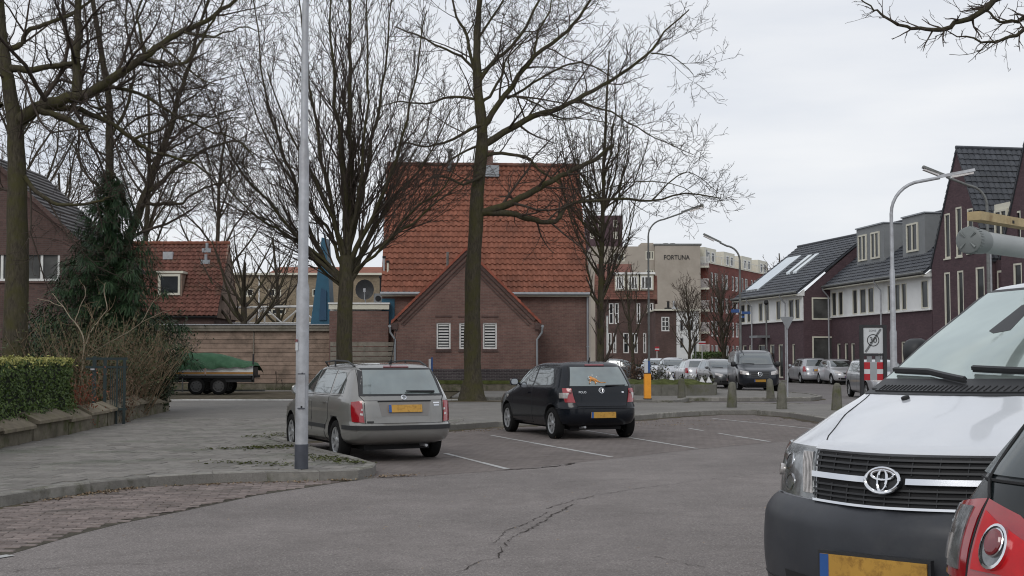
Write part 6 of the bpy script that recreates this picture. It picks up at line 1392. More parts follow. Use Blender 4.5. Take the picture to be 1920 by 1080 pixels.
class Car:
    def __init__(s, name, label, cat, pos, az, levels, paintm, wb, wr=.30, ww=.19, a=(7, 8), b=5, style='five', arch=1.13, group=None, track=None, shift=0, ng=34, bow=0):
        s.t = thing(name, label, cat, (pos[0], pos[1], pos[2] if len(pos) > 2 else 0.006), group); s.t.rotation_euler = (0, 0, R(90-az)); BASE[s.t] = Vector((0, 0, 0))
        Z = [l[0] for l in levels]; s.F = pchip(Z, [l[1] for l in levels]); s.Rr = pchip(Z, [l[2] for l in levels]); s.Wd = pchip(Z, [l[3] for l in levels])
        s.z0, s.z1 = Z[0], Z[-1]; s.af, s.ar = a; s.b = b; s.bow = bow; s.paint = paintm
        th = set()
        for x in np.linspace(-.95, .95, 26):
            aa = s.af if x > 0 else s.ar; c = sgn(x)*abs(x)**(aa/2); t0 = math.acos(c); th.add(round(t0, 4)); th.add(round(2*math.pi-t0, 4))
        for y in np.linspace(-.95, .95, 17):
            q = sgn(y)*abs(y)**(s.b/2); t0 = math.asin(q); th.add(round(t0 % (2*math.pi), 4)); th.add(round((math.pi-t0) % (2*math.pi), 4))
        th = sorted(th); T = [th[0]]
        for v in th[1:]:
            if v-T[-1] > .02: T.append(v)
        zs = set(Z)
        for p, q in zip(Z, Z[1:]):
            n = max(1, int(round((q-p)/.045)))
            for i in range(n): zs.add(p+(q-p)*i/n)
        zs = sorted(zs); n = len(T); b_ = MB()
        b_.add([s.S(t, z) for z in zs for t in T], [(i*n+j, i*n+(j+1) % n, (i+1)*n+(j+1) % n, (i+1)*n+j) for i in range(len(zs)-1) for j in range(n)]+[tuple(range(n))[::-1], tuple((len(zs)-1)*n+j for j in range(n))])
        s.body = b_.build('body', [paintm, 'dark'], s.t, uv=False)
        tr = track or s.Wd(.5)-ww*.55; s.wheels = []
        cut = MB()
        for sx in (1, -1):
            for sy in (1, -1):
                cx = sx*wb/2+shift; R_ = wr*arch; m = 28; y0, y1 = sy*(tr-.17), sy*(tr+.4)
                vs = [(cx+R_*math.cos(2*math.pi*i/m), y, wr+.02+R_*math.sin(2*math.pi*i/m)) for y in (y0, y1) for i in range(m)]
                cut.add(vs, [tuple(range(m)), tuple(range(2*m-1, m-1, -1))]+[(i, (i+1) % m, (i+1) % m+m, i+m) for i in range(m)])
        co = cut.build('cutter', ['dark'], None, uv=False)
        md = s.body.modifiers.new('arches', 'BOOLEAN'); md.operation = 'DIFFERENCE'; md.object = co; md.solver = 'EXACT'
        s.body.parent = None; bpy.context.view_layer.update(); dg = bpy.context.evaluated_depsgraph_get(); me = bpy.data.meshes.new_from_object(s.body.evaluated_get(dg)); s.body.modifiers.clear()
        s.body.data = me; s.body.parent = s.t; bpy.data.objects.remove(co)
        me.materials.clear(); me.materials.append(M[paintm]); me.materials.append(M['dark'])
        idx = []
        for p in me.polygons:
            c = p.center; inside = any(math.hypot(c.x-(sx*wb/2+shift), c.z-wr-.02) < wr*arch+.004 for sx in (1, -1)) and c.z > 0
            sides = abs(c.y) > tr-.18 and inside
            idx.append(1 if sides else 0)
        me.polygons.foreach_set('material_index', idx); me.polygons.foreach_set('use_smooth', [True]*len(me.polygons)); me.set_sharp_from_angle(angle=R(33))
        ty, ri = wheel_meshes(wr, ww, style)
        for sx in (1, -1):
            for sy in (1, -1):
                o = bpy.data.objects.new('wheel', ty); COL.objects.link(o); o.parent = s.t; o.location = (sx*wb/2+shift, sy*(tr+.0), wr); o.rotation_euler = (0, rnd.uniform(0, 6), 0 if sy > 0 else math.pi)
                r = bpy.data.objects.new('rim', ri); COL.objects.link(r); r.parent = o; BASE[o] = Vector((0, 0, 0)); BASE[r] = Vector((0, 0, 0)); s.wheels.append(o)
        s.wb, s.wr, s.tr = wb, wr, tr
        u = MB(); L0, L1 = s.Rr(.35)*.82, s.F(.35)*.92; u.box(L0, L1, -s.Wd(.35)*.64, s.Wd(.35)*.64, .175, s.z0+.06); u.build('underbody', 'dark', s.t, uv=False)
    def S(s, th, z):
        c, q = math.cos(th), math.sin(th); xf, xr, w = s.F(z), s.Rr(z), s.Wd(z); a = s.af if c > 0 else s.ar
        X = sgn(c)*abs(c)**(2/a); y = w*sgn(q)*abs(q)**(2/s.b)
        return Vector(((xf+xr)/2+(xf-xr)/2*X-(s.bow*(math.sqrt(y*y+.04)-.2)*X**4 if X > 0 else 0), y, z))
    def ts(s, x, z, sd):
        xf, xr = s.F(z), s.Rr(z); X = max(-.999, min(.999, (x-(xf+xr)/2)/((xf-xr)/2))); a = s.af if X > 0 else s.ar; c = sgn(X)*abs(X)**(a/2); t = math.acos(c); return t if sd > 0 else 2*math.pi-t
    def te(s, y, z, e):
        Y = max(-.999, min(.999, y/s.Wd(z))); q = sgn(Y)*abs(Y)**(s.b/2); t = math.asin(q); t = t if e > 0 else math.pi-t; return t % (2*math.pi) if e < 0 else t
    def nrm(s, th, z):
        e = .01; p = s.S(th, z); a = s.S(th+e, z)-s.S(th-e, z); c = s.S(th, z+e)-s.S(th, z-e); n = a.cross(c)
        return n.normalized() if n.length > 1e-9 else Vector((1, 0, 0))
    def conv(s, mode, p):
        if mode[0] == 's': return s.ts(p[0], p[1], mode[1]), p[1]
        if mode[0] == 'e': return s.te(p[0], p[1], mode[1]), p[1]
        return p
    def patch(s, name, mode, bot, top, m, off=.004, cols=14, rows=5, parent=None, thick=.02, inner=False, label=None):
        """a panel that follows the body: bot and top are polylines"""
        def along(pl, t):
            f = t*(len(pl)-1); i = min(int(f), len(pl)-2); u = f-i; return (pl[i][0]+(pl[i+1][0]-pl[i][0])*u, pl[i][1]+(pl[i+1][1]-pl[i][1])*u)
        g = []
        for j in range(rows+1):
            for i in range(cols+1):
                a, c = along(bot, i/cols), along(top, i/cols); v = j/rows; th, z = s.conv(mode, (a[0]+(c[0]-a[0])*v, a[1]+(c[1]-a[1])*v)); n = s.nrm(th, z); of = off(v) if callable(off) else off; g.append((s.S(th, z)+n*of, n))
        b = MB(); W = cols+1; vs = [p for p, n in g]; fs = [(j*W+i, j*W+i+1, (j+1)*W+i+1, (j+1)*W+i) for j in range(rows) for i in range(cols)]
        ed = [i for i in range(W)]+[(j)*W+cols for j in range(1, rows+1)]+[rows*W+i for i in range(cols-1, -1, -1)]+[j*W for j in range(rows-1, 0, -1)]
        k = len(vs); vs += [g[i][0]-g[i][1]*((.06 if callable(off) else off)+thick) for i in ed]; ne = len(ed); fs += [(ed[i], ed[(i+1) % ne], k+(i+1) % ne, k+i) for i in range(ne)]
        b.add(vs, fs); return b.build(name, m, parent or s.t, uv=False, smooth=True, fix=True, label=label)
    def ribbon(s, name, mode, pts, r, m, off=.0, parent=None, n=5, sub=5):
        Q = []
        for a, c in zip(pts, pts[1:]):
            for i in range(sub): u = i/sub; Q.append(s.conv(mode, (a[0]+(c[0]-a[0])*u, a[1]+(c[1]-a[1])*u)))
        Q.append(s.conv(mode, pts[-1])); b = MB(); b.tube([s.S(*q)+s.nrm(*q)*off for q in Q], r, n); return b.build(name, m, parent or s.t, uv=False, smooth=True)
    def frame(s, mode, p, off=0):
        q = s.conv(mode, p); n = s.nrm(*q); o = s.S(*q)+n*off; r = Vector((0, 0, 1)).cross(n).normalized(); up = n.cross(r); return o, r, up, n
    def boxat(s, name, mode, p, w, h, d, m, off=0, parent=None, tilt=None):
        o, r, up, n = s.frame(mode, p, off); b = MB(); vs = [o+r*x*w/2+up*y*h/2+n*z for z in (-.02, d) for x, y in ((-1, -1), (1, -1), (1, 1), (-1, 1))]
        b.add(vs, [(3, 2, 1, 0), (4, 5, 6, 7), (0, 1, 5, 4), (1, 2, 6, 5), (2, 3, 7, 6), (3, 0, 4, 7)]); return b.build(name, m, parent or s.t, uv=False)
    def disc(s, name, mode, p, rad, d, m, off=0, parent=None, ry=None, n=24, hole=0):
        o, r, up, nn = s.frame(mode, p, off); b = MB(); ry = ry or rad; vs = []
        for k, (f, z) in enumerate(((1, -.01), (1, d), (hole or .85, d*1.15))):
            for i in range(n): a = 2*math.pi*i/n; vs.append(o+r*rad*f*math.cos(a)+up*ry*f*math.sin(a)+nn*z)
        fs = [(k*n+j, k*n+(j+1) % n, (k+1)*n+(j+1) % n, (k+1)*n+j) for k in range(2) for j in range(n)]
        if not hole: fs.append(tuple(2*n+j for j in range(n)))
        b.add(vs, fs); return b.build(name, m, parent or s.t, uv=False, smooth=True)
    def strokes(s, name, mode, p, lines, r, m, off=.01, parent=None):
        o, rr, up, n = s.frame(mode, p, off); b = MB()
        for L in lines: b.tube([o+rr*x+up*y for x, y in L], r, 6)
        return b.build(name, m, parent or s.t, uv=False, smooth=True)
    def mirror(s, x, z, m, w=.09, h=.075, both=True, glassm='chrome'):
        for sd in (1, -1):
            q = s.ts(x, z, sd); p = s.S(q, z); c = p+Vector((.0, sd*.13, .03)); b = MB(); n = 14; vs = []
            prof = [(-.055, .85), (-.045, 1.), (.0, .98), (.04, .78), (.065, .35)]
            for dx, f in prof:
                for i in range(n):
                    a = 2*math.pi*i/n; ca, sa = math.cos(a), math.sin(a); vs.append(c+Vector((dx, sgn(ca)*abs(ca)**.7*w*f, sgn(sa)*abs(sa)**.7*h*f)))
            b.add(vs, [(i*n+j, i*n+(j+1) % n, (i+1)*n+(j+1) % n, (i+1)*n+j) for i in range(4) for j in range(n)]+[tuple(range(n)), tuple(4*n+j for j in range(n))])
            b.tube([p+Vector((0, 0, -.0)), c+Vector((0, -sd*.03, -.03))], .022, 6); o = b.build('door_mirror', m, s.t, uv=False, smooth=True)
            g = MB(); g.add([c+Vector((-.058, sgn(math.cos(a))*abs(math.cos(a))**.7*w*.78, sgn(math.sin(a))*abs(math.sin(a))**.7*h*.78)) for a in [2*math.pi*i/n for i in range(n)]], [tuple(range(n))]); g.build('mirror_glass', glassm, o, uv=False)
    def plate(s, e, z, y=0, w=.52, h=.11, off=.006, holder=True):
        m = ('e', e)
        if holder: s.boxat('plate_holder', m, (y, z), w+.03, h+.03, .010, 'black_plastic', off)
        p = s.boxat('number_plate', m, (y, z), w, h, .017, 'plate', off)
        o, r, up, n = s.frame(m, (y, z), off); b = MB(); q = .045; c = o-r*(w/2-q/2)
        b.add([c+r*x*q/2+up*yy*h/2+n*.0185 for x, yy in ((-1, -1), (1, -1), (1, 1), (-1, 1))], [(0, 1, 2, 3)]); b.build('blue_band', 'plate_blue', p, uv=False)
        return p
    def handle(s, x, z, both=True):
        for sd in (1, -1): s.boxat('door_handle', ('s', sd), (x, z), .15, .026, .028, s.paint)
    def side(s, wins, glass='carglass', gap=None, sill=None):
        for sd in (1, -1):
            for bot, top in wins: s.patch('side_window', ('s', sd), bot, top, glass, .005, 10, 5)
            for g in (gap or []): s.ribbon('door_gap', ('s', sd), g, .0045, 'dark', .0)
            if sill: s.patch('sill_trim', ('s', sd), [(sill[0], sill[2]), (sill[1], sill[2])], [(sill[0], sill[3]), (sill[1], sill[3])], sill[4] if len(sill) > 4 else 'black_plastic', .012, 12, 2)
def place(rl_px, wb, tr, az):
    """centre of the wheelbase from the spot where the outer rear left wheel meets the ground"""
    g = G(*rl_px); h = Vector((math.sin(R(az)), math.cos(R(az)), 0)); l = Vector((-math.cos(R(az)), math.sin(R(az)), 0)); return g+h*wb/2-l*tr

# ---------------------------------------------------------------- grey-beige estate car
SK = [(.25, 1.90, -1.84, .70), (.32, 2.03, -2.07, .79), (.42, 2.08, -2.135, .82), (.55, 2.08, -2.145, .823), (.585, 2.05, -2.10, .82), (.70, 1.98, -2.085, .823), (.80, 1.72, -2.065, .82), (.88, 1.35, -2.045, .812), (.95, 1.08, -2.00, .795), (1.0, .98, -1.965, .775), (1.15, .73, -1.87, .718), (1.3, .45, -1.76, .655), (1.37, .28, -1.69, .615), (1.41, .10, -1.60, .56), (1.435, -.1, -1.45, .46), (1.448, -.35, -1.2, .30), (1.453, -.6, -.95, .1)]
AZ = -25
c = Car('estate_car', 'greige metallic estate car with roof rails parked beside the nearest lamp post', 'car', place((628, 863), 2.46, .80, AZ), AZ, SK, 'p_skoda', 2.46, .30, .19, (7, 11), 4.6, 'seven')
c.side([([(.62, 1.0), (.0, .985)], [(.50, 1.13), (.35, 1.24), (.16, 1.33), (.0, 1.345)]), ([(-.06, .985), (-.88, .985)], [(-.06, 1.345), (-.84, 1.345)]), ([(-.98, .99), (-1.52, 1.0)], [(-.92, 1.34), (-1.30, 1.31), (-1.46, 1.2)])],
       gap=[[(.85, .3), (.85, .85), (.72, .97)], [(-.03, .28), (-.03, .97)], [(-.9, .95), (-.9, .62), (-.72, .42), (-.72, .28)], [(.85, .28), (-.7, .28)], [(.72, .96), (-1.55, .965)]], sill=(.82, -.78, .46, .52))
e = ('e', -1)
c.patch('rear_window_surround', e, [(-.66, .97), (.66, .97)], [(-.585, 1.375), (.585, 1.375)], 'black_plastic', .003, 18, 8)
c.patch('rear_window', e, [(-.60, .995), (.60, .995)], [(-.53, 1.345), (.53, 1.345)], 'rearglass', .008, 18, 8)
c.patch('brake_light', e, [(-.2, 1.385), (.2, 1.385)], [(-.19, 1.402), (.19, 1.402)], 'lamp_red_dark', .012, 6, 2)
for sd in (1, -1):
    q = lambda x, z: c.ts(x, z, sd); w = lambda y, z: c.te(sd*y, z, -1)
    if sd < 0: q2 = lambda x, z: c.ts(x, z, sd)
    L = c.patch('tail_light', ('t',), [(q(-1.90, .60), .60), (w(.61, .59), .59)], [(q(-1.86, .885), .885), (w(.63, .90), .90)], 'lamp_red', .010, 8, 6)
    c.patch('reverse_lamp', ('t',), [(q(-2.0, .70), .70), (w(.625, .69), .69)], [(q(-2.0, .725), .725), (w(.625, .72), .72)], 'lamp_clear', .014, 6, 2, L); c.patch('indicator_lamp', ('t',), [(q(-2.0, .765), .765), (w(.625, .76), .76)], [(q(-2.0, .79), .79), (w(.625, .79), .79)], 'lamp_clear', .014, 6, 2, L)
    c.ribbon('tailgate_gap', e, [(sd*.60, .575), (sd*.605, .9), (sd*.655, .97), (sd*.60, 1.36)], .0045, 'dark', .001)
    b = MB(); c0 = [c.S(c.ts(x, 1.36, sd), 1.36) for x in (.25, .1, -.5, -1.15, -1.45)]; zt = (1.40, 1.462, 1.487, 1.472, 1.40)
    b.tube([(p.x, p.y*.93, z) for p, z in zip(c0, zt)], .015, 6); b.tube([(c0[2].x, c0[2].y*.93, 1.38), (c0[2].x, c0[2].y*.93, 1.48)], .014, 5); b.build('roof_rail', 'black_plastic', c.t, uv=False, smooth=True)
c.ribbon('tailgate_gap', e, [(-.60, .575), (.60, .575)], .0045, 'dark', .001, sub=14); c.ribbon('tailgate_gap', e, [(-.61, .905), (.61, .905)], .003, 'dark', .000, sub=14)
c.patch('bumper_strip', ('t',), [(c.ts(-1.62, .485, 1), .485), (math.pi, .485), (c.ts(-1.62, .485, -1), .485)], [(c.ts(-1.62, .545, 1), .545), (math.pi, .545), (c.ts(-1.62, .545, -1), .545)], 'black_plastic', .014, 44, 2)
c.patch('plate_recess', e, [(-.36, .68), (.36, .68)], [(-.40, .885), (.40, .885)], mat('recess_grey', (.20, .19, .18), .5, .05, 3), .004, 12, 3); c.ribbon('tailgate_handle', e, [(-.41, .893), (.41, .893)], .012, 'dark', .006, sub=12)
c.plate(-1, .785, holder=False); c.disc('badge', e, (0, .945), .042, .012, 'chrome'); c.disc('badge_centre', e, (0, .945), .028, .020, 'dim_white' if False else 'lamp_dim')
c.boxat('model_script', e, (-.50, .865), .10, .022, .006, 'chrome'); c.boxat('model_script', e, (-.50, .83), .09, .018, .006, 'chrome'); c.boxat('dealer_script', e, (.53, .60), .10, .02, .005, 'dark')
o, r, up, n = c.frame(e, (-.50, 1.03), .03); b = MB(); b.tube([c.S(c.te(-.5, 1.03, -1), 1.03)+Vector((-.03, 0, 0)), c.S(c.te(-.05, 1.03, -1), 1.03)+Vector((-.035, 0, .012))], [.02, .011], 6); b.build('rear_wiper', 'black_plastic', c.t, uv=False)
b = MB(); b.tube([(-1.40, 0, 1.42), (-1.46, 0, 1.50)], [.028, .014], 8); b.tube([(-1.46, 0, 1.50), (-1.68, 0, 1.95)], .007, 4); b.build('aerial', 'black_plastic', c.t, uv=False)
c.mirror(.62, .99, 'p_skoda'); c.handle(.18, .86); c.handle(-.72, .86); b = MB(); b.tube([(-1.80, -.35, .24), (-2.04, -.35, .24)], .022, 8); b.build('exhaust', 'galv', c.t, uv=False)
c.patch('windscreen', ('e', 1), [(-.66, 1.0), (.66, 1.0)], [(-.55, 1.36), (.55, 1.36)], 'carglass', .006, 14, 6)
for sd in (1, -1): c.patch('headlight', ('t',), [(c.te(sd*.45, .62, 1) % 6.2832 if sd > 0 else c.te(sd*.45, .62, 1), .62), (c.ts(1.75, .62, sd) if sd > 0 else c.ts(1.75, .62, sd)-2*math.pi, .62)], [(c.te(sd*.45, .76, 1), .76), (c.ts(1.62, .76, sd) if sd > 0 else c.ts(1.62, .76, sd)-2*math.pi, .76)], 'lamp_clear', .006, 8, 4)

# ---------------------------------------------------------------- dark hatchback
PO = [(.235, 1.88, -1.60, .72), (.295, 2.0, -1.77, .79), (.45, 2.06, -1.845, .822), (.62, 2.04, -1.84, .825), (.67, 2.0, -1.80, .822), (.80, 1.80, -1.775, .822), (.88, 1.42, -1.76, .815), (.96, 1.12, -1.73, .80), (1.0, 1.02, -1.705, .78), (1.15, .76, -1.615, .722), (1.3, .47, -1.50, .665), (1.37, .30, -1.43, .63), (1.42, .10, -1.35, .57), (1.447, -.12, -1.22, .46), (1.462, -.4, -1.0, .30), (1.467, -.6, -.8, .1)]
AZ = -20
c = Car('hatchback_car', 'black three-door hatchback with an orange animal sticker in the rear window', 'car', place((1034, 823), 2.46, .80, AZ), AZ, PO, 'p_polo', 2.46, .30, .185, (7, 9), 4.4, 'seven')
c.side([([(.66, 1.0), (-.20, .99)], [(.5, 1.16), (.3, 1.28), (.1, 1.345), (-.22, 1.36)]), ([(-.28, .99), (-1.14, 1.02), (-1.24, 1.05)], [(-.30, 1.36), (-.80, 1.355), (-1.02, 1.32)])], 'carglass',
       gap=[[(.88, .3), (.9, .85), (.74, .98)], [(-.24, .97), (-.26, .6), (-.24, .28)], [(.88, .28), (-.24, .28)]])
e = ('e', -1)
c.patch('rear_window', e, [(-.60, 1.0), (.60, 1.0)], [(-.50, 1.355), (.50, 1.355)], 'rearglass', .006, 18, 8)
c.patch('brake_light', e, [(-.2, 1.375), (.2, 1.375)], [(-.19, 1.40), (.19, 1.40)], 'lamp_red_dark', .014, 6, 2)
for sd in (1, -1):
    q = lambda x, z: c.ts(x, z, sd); w = lambda y, z: c.te(sd*y, z, -1)
    L = c.patch('tail_light', ('t',), [(q(-1.66, .70), .70), (w(.53, .695), .695)], [(q(-1.58, .96), .96), (w(.58, .955), .955)], 'lamp_red', .010, 8, 6)
    c.patch('reverse_lamp', ('t',), [(w(.76, .775), .775), (w(.66, .775), .775)], [(w(.76, .875), .875), (w(.63, .875), .875)], 'lamp_clear', .015, 5, 4, L)
    c.disc('fog_lamp', e, (sd*.605, .895), .033, .016, 'lamp_red_dark', .006, L); c.ribbon('tailgate_gap', e, [(sd*.50, .63), (sd*.525, .70), (sd*.57, .96), (sd*.63, 1.0), (sd*.53, 1.37)], .0045, 'dark', .001)
c.ribbon('tailgate_gap', e, [(-.5, .63), (.5, .63)], .0045, 'dark', .001, sub=14)
c.ribbon('bumper_crease', ('t',), [(c.ts(-1.45, .585, 1), .585), (math.pi, .585), (c.ts(-1.45, .585, -1), .585)], .008, 'p_polo', .0, sub=24)
c.plate(-1, .465, w=.50, holder=False)
c.disc('badge', e, (0, .915), .056, .014, 'chrome', hole=.82); c.disc('badge_field', e, (0, .915), .045, .010, 'black_plastic')
c.strokes('badge_letters', e, (0, .915), [[(-.033, .028), (-.016, -.03), (0, .006), (.016, -.03), (.033, .028)], [(-.018, .042), (0, .010), (.018, .042)]], .0055, 'chrome', .016)
def lettering(c, mode, p, body, size, m, name='model_lettering', off=.006):
    o, r, up, n = c.frame(mode, p, off); t = text(c.t, name, body, size, (0, 0, 0), (0, 0, 0), m, .002); mt_ = Matrix((r, up, n)).transposed().to_4x4(); mt_.translation = o; t.matrix_local = mt_; return t
lettering(c, e, (.385, .885), 'POLO', .058, 'chrome'); c.boxat('model_script', e, (-.44, .885), .045, .028, .006, 'chrome')
b = MB(); tip = c.S(c.te(-.10, 1.01, -1), 1.01)+Vector((-.03, 0, 0)); b.tube([tip, c.S(c.te(-.52, 1.02, -1), 1.02)+Vector((-.02, 0, 0))], [.016, .008], 6); b.build('rear_wiper', 'black_plastic', c.t, uv=False)
o, r, up, n = c.frame(e, (.115, 1.10), .010); r2 = random.Random(2); b = MB()
b.tube([o-r*.08+up*.02, o-r*.02+up*.03, o+r*.05+up*.0, o+r*.08-up*.03], [.028, .036, .032, .02], 7); b.tube([o-r*.07+up*.07, o-r*.04+up*.06, o-r*.02+up*.03], [.02, .026, .02], 7); b.tube([o+r*.0+up*.05, o+r*.03+up*.02, o+r*.13-up*.045, o+r*.24-up*.045], [.018, .016, .008, .006], 6); b.tube([o-r*.06-up*.0, o-r*.09-up*.055], [.015, .012], 6); b.tube([o+r*.03-up*.02, o+r*.03-up*.065], [.016, .012], 6)
st = b.build('animal_sticker', 'tiger', c.t, uv=False, smooth=True); b = MB()
for x, y in ((-.10, .055), (-.095, .02), (-.09, -.06), (.035, -.065), (-.02, .095), (.06, .055)): b.tube([o+r*x+up*y+n*.02, o+r*(x+.012)+up*(y+.01)+n*.028], [.014, .008], 6)
b.build('white_spots', 'plastic_white', st, uv=False)
b = MB(); b.tube([(-1.15, 0, 1.44), (-1.22, 0, 1.54)], [.02, .006], 6); b.build('aerial', 'black_plastic', c.t, uv=False)
c.mirror(.64, 1.02, 'p_polo'); c.handle(-.02, .85); c.patch('windscreen', ('e', 1), [(-.66, 1.0), (.66, 1.0)], [(-.56, 1.37), (.56, 1.37)], 'carglass', .006, 14, 6); c.disc('side_marker', ('s', 1), (1.15, .76), .03, .008, 'lamp_clear')
for sd in (1, -1): c.patch('headlight', ('e', 1), [(sd*.40, .62), (sd*.70, .64)], [(sd*.42, .78), (sd*.70, .78)], 'lamp_clear', .012, 8, 4)
b = MB(); b.tube([(-1.55, .35, .22), (-1.80, .35, .24)], .022, 8); b.build('exhaust', 'galv', c.t, uv=False)

# ---------------------------------------------------------------- white van, nose to the left and towards the camera
VAZ = 180+45; vb = Vector((.7071, .7071, 0)); vfc = Vector((1.634, 5.74, 0)); VF = 2.35
HI = [(.24, 2.15, -2.2, .80), (.34, 2.28, -2.33, .87), (.55, 2.31, -2.35, .895), (.80, 2.29, -2.35, .90), (.84, 2.28, -2.35, .90), (.95, 2.255, -2.35, .90), (1.05, 2.22, -2.35, .898), (1.085, 2.19, -2.35, .896), (1.11, 2.11, -2.35, .895), (1.16, 1.94, -2.35, .893), (1.23, 1.72, -2.34, .89), (1.30, 1.46, -2.34, .885), (1.345, 1.32, -2.33, .88), (1.38, 1.22, -2.33, .875), (1.6, .74, -2.31, .835), (1.8, .26, -2.28, .79), (1.93, -.05, -2.23, .74), (1.98, -.2, -2.18, .69), (2.015, -.4, -2.05, .55), (2.03, -.65, -1.8, .3), (2.035, -.9, -1.5, .1)]
hc = vfc+vb*VF
c = Car('van', 'white van with black slatted grille facing left at the right edge of the picture', 'van', (hc.x, hc.y, .006), VAZ, HI, 'p_white', 2.98, .33, .21, (14, 14), 4.6, 'steel', shift=.0, bow=.55)
c.t.rotation_euler.x = R(.8)
e = ('e', 1); bp = []
tl_, tr_ = c.ts(1.86, .5, 1), c.ts(1.86, .5, -1)-2*math.pi
BMP = c.patch('front_bumper', ('t',), [(tr_, .27), (0, .27), (tl_, .27)], [(tr_, .835), (0, .835), (tl_, .835)], 'grey_plastic', lambda v: .07*(1-max(0, (v-.80)/.20)**2.2*.8)+.012*math.sin(v*3.1), 48, 24, thick=.03)
c.ribbon('bumper_groove', ('t',), [(tr_, .45), (0, .45), (tl_, .45)], .008, 'dark', .076, BMP, sub=24)
c.patch('lower_intake', e, [(-.55, .33), (.55, .33)], [(-.58, .50), (.58, .50)], 'dark', .085, 16, 3, BMP)
gr = c.patch('grille', e, [(-.45, .845), (.45, .845)], [(-.48, 1.068), (.48, 1.068)], 'dark', .003, 20, 6)
for k, z in enumerate((.868, .890, .918, .996, 1.022, 1.046)):
    c.patch('grille_slat', e, [(-.465, z-.003), (.465, z-.003)], [(-.465, z+.006), (.465, z+.006)], 'black_plastic', .016, 18, 1, gr, thick=.012)
for k in range(9):
    y = -.44+k*.11
    for z0, z1 in ((.85, .93), (.985, 1.06)): c.ribbon('grille_rib', e, [(y, z0), (y, z1)], .004, 'black_plastic', .008, gr, sub=2)
for sd in (1, -1): c.patch('chrome_bar', e, [(sd*.095, .944), (sd*.47, .944)], [(sd*.095, .970), (sd*.475, .970)], 'chrome', .028, 12, 2, gr, thick=.02)
c.patch('chrome_strip', e, [(-.44, .833), (.44, .833)], [(-.445, .845), (.445, .845)], 'chrome', .03, 18, 1, gr)
c.patch('grille_lip', e, [(-.49, 1.068), (.49, 1.068)], [(-.48, 1.098), (.48, 1.098)], 'p_white', .022, 20, 2)
# the three ellipses of the emblem
o, r, up, n = c.frame(e, (0, .955), .045); b = MB()
def ell(cx, cy, rx, ry, w): return [[o+r*(cx+rx*math.cos(a))+up*(cy+ry*math.sin(a)) for a in [2*math.pi*i/28 for i in range(29)]], w]
for pts, w in (ell(0, 0, .082, .056, .009), ell(0, .024, .055, .021, .007), ell(0, 0, .022, .050, .007)): b.tube(pts, w, 7, False)
b.build('emblem', 'chrome', c.t, uv=False, smooth=True); c.disc('emblem_back', e, (0, .955), .080, .02, 'black_plastic', .012, ry=.054)
for sd in (1, -1):
    w = lambda y, z: c.te(sd*y, z, 1)
    q = lambda x, z: c.ts(x, z, sd)-(2*math.pi if sd < 0 else 0)
    HL = c.patch('headlight', ('t',), [(w(.46, .84), .84), (w(.885, .85), .85)], [(w(.495, 1.07), 1.08), (w(.885, 1.09), 1.09)], 'lamp_dim', .008, 12, 8)
    c.patch('lens_rib', ('t',), [(w(.47, .86), .86), (w(.55, .86), .86)], [(w(.51, 1.06), 1.06), (w(.60, 1.06), 1.06)], 'lamp_dim', .012, 4, 6, HL)
    for k in range(7): c.ribbon('lens_rib', e, [(sd*(.475+k*.012), .865), (sd*(.515+k*.013), 1.055)], .003, 'lamp_clear', .014, HL, sub=4)
    c.disc('lamp_bowl', e, (sd*.70, .90), .060, .005, 'chrome', .004, HL, ry=.045, hole=.8); c.disc('lamp_bowl', e, (sd*.73, 1.0), .055, .005, 'chrome', .004, HL, ry=.045, hole=.8); c.disc('indicator', e, (sd*.82, .95), .03, .01, 'lamp_clear', .01, HL)
    c.ribbon('bonnet_gap', e, [(sd*.49, 1.10), (sd*.56, 1.13), (sd*.68, 1.22), (sd*.76, 1.32)], .0035, 'dark', .0)
c.ribbon('bonnet_gap', e, [(-.45, 1.103), (.45, 1.103)], .005, 'dark', .0, sub=18)
c.patch('windscreen_seal', e, [(-.835, 1.325), (.835, 1.325)], [(-.72, 1.955), (.72, 1.955)], 'black_plastic', .004, 28, 12)
WS = c.patch('windscreen', e, [(-.79, 1.385), (.79, 1.385)], [(-.68, 1.93), (.68, 1.93)], 'vanshield', .009, 28, 12)
c.patch('cowl_panel', e, [(-.80, 1.345), (.80, 1.345)], [(-.785, 1.40), (.785, 1.40)], 'black_plastic', .011, 28, 2)
cw = c.patch('cowl_grille', e, [(-.74, 1.336), (.74, 1.336)], [(-.72, 1.368), (.72, 1.368)], 'black_plastic', .012, 24, 2)
for k in range(46): c.ribbon('cowl_slot', e, [(-.7+k*.031, 1.338), (-.695+k*.031, 1.362)], .003, 'dark', .014, cw, sub=1)
for y0, y1, z1 in ((-.10, -.72, 1.425), (.45, -.12, 1.43)):
    for off, rr_ in ((.040, .015), (.024, .010)): c.ribbon('wiper', e, [(y0, 1.372), ((y0+y1)/2, 1.415), (y1, z1)], rr_, 'black_plastic', off, sub=8)
c.disc('washer_jet', e, (-.40, 1.305), .022, .014, 'dark')
IM = c.patch('inside_mirror', e, [(-.30, 1.665), (-.25, 1.65), (-.15, 1.665)], [(-.26, 1.82), (-.22, 1.83), (-.17, 1.82)], 'black_plastic', .0105, 8, 5)
b = MB(); o_, r_2, u_2, n_2 = c.frame(e, (.20, 1.44), .012)
c.mirror(.12, 1.54, 'black_plastic', .075, .085)
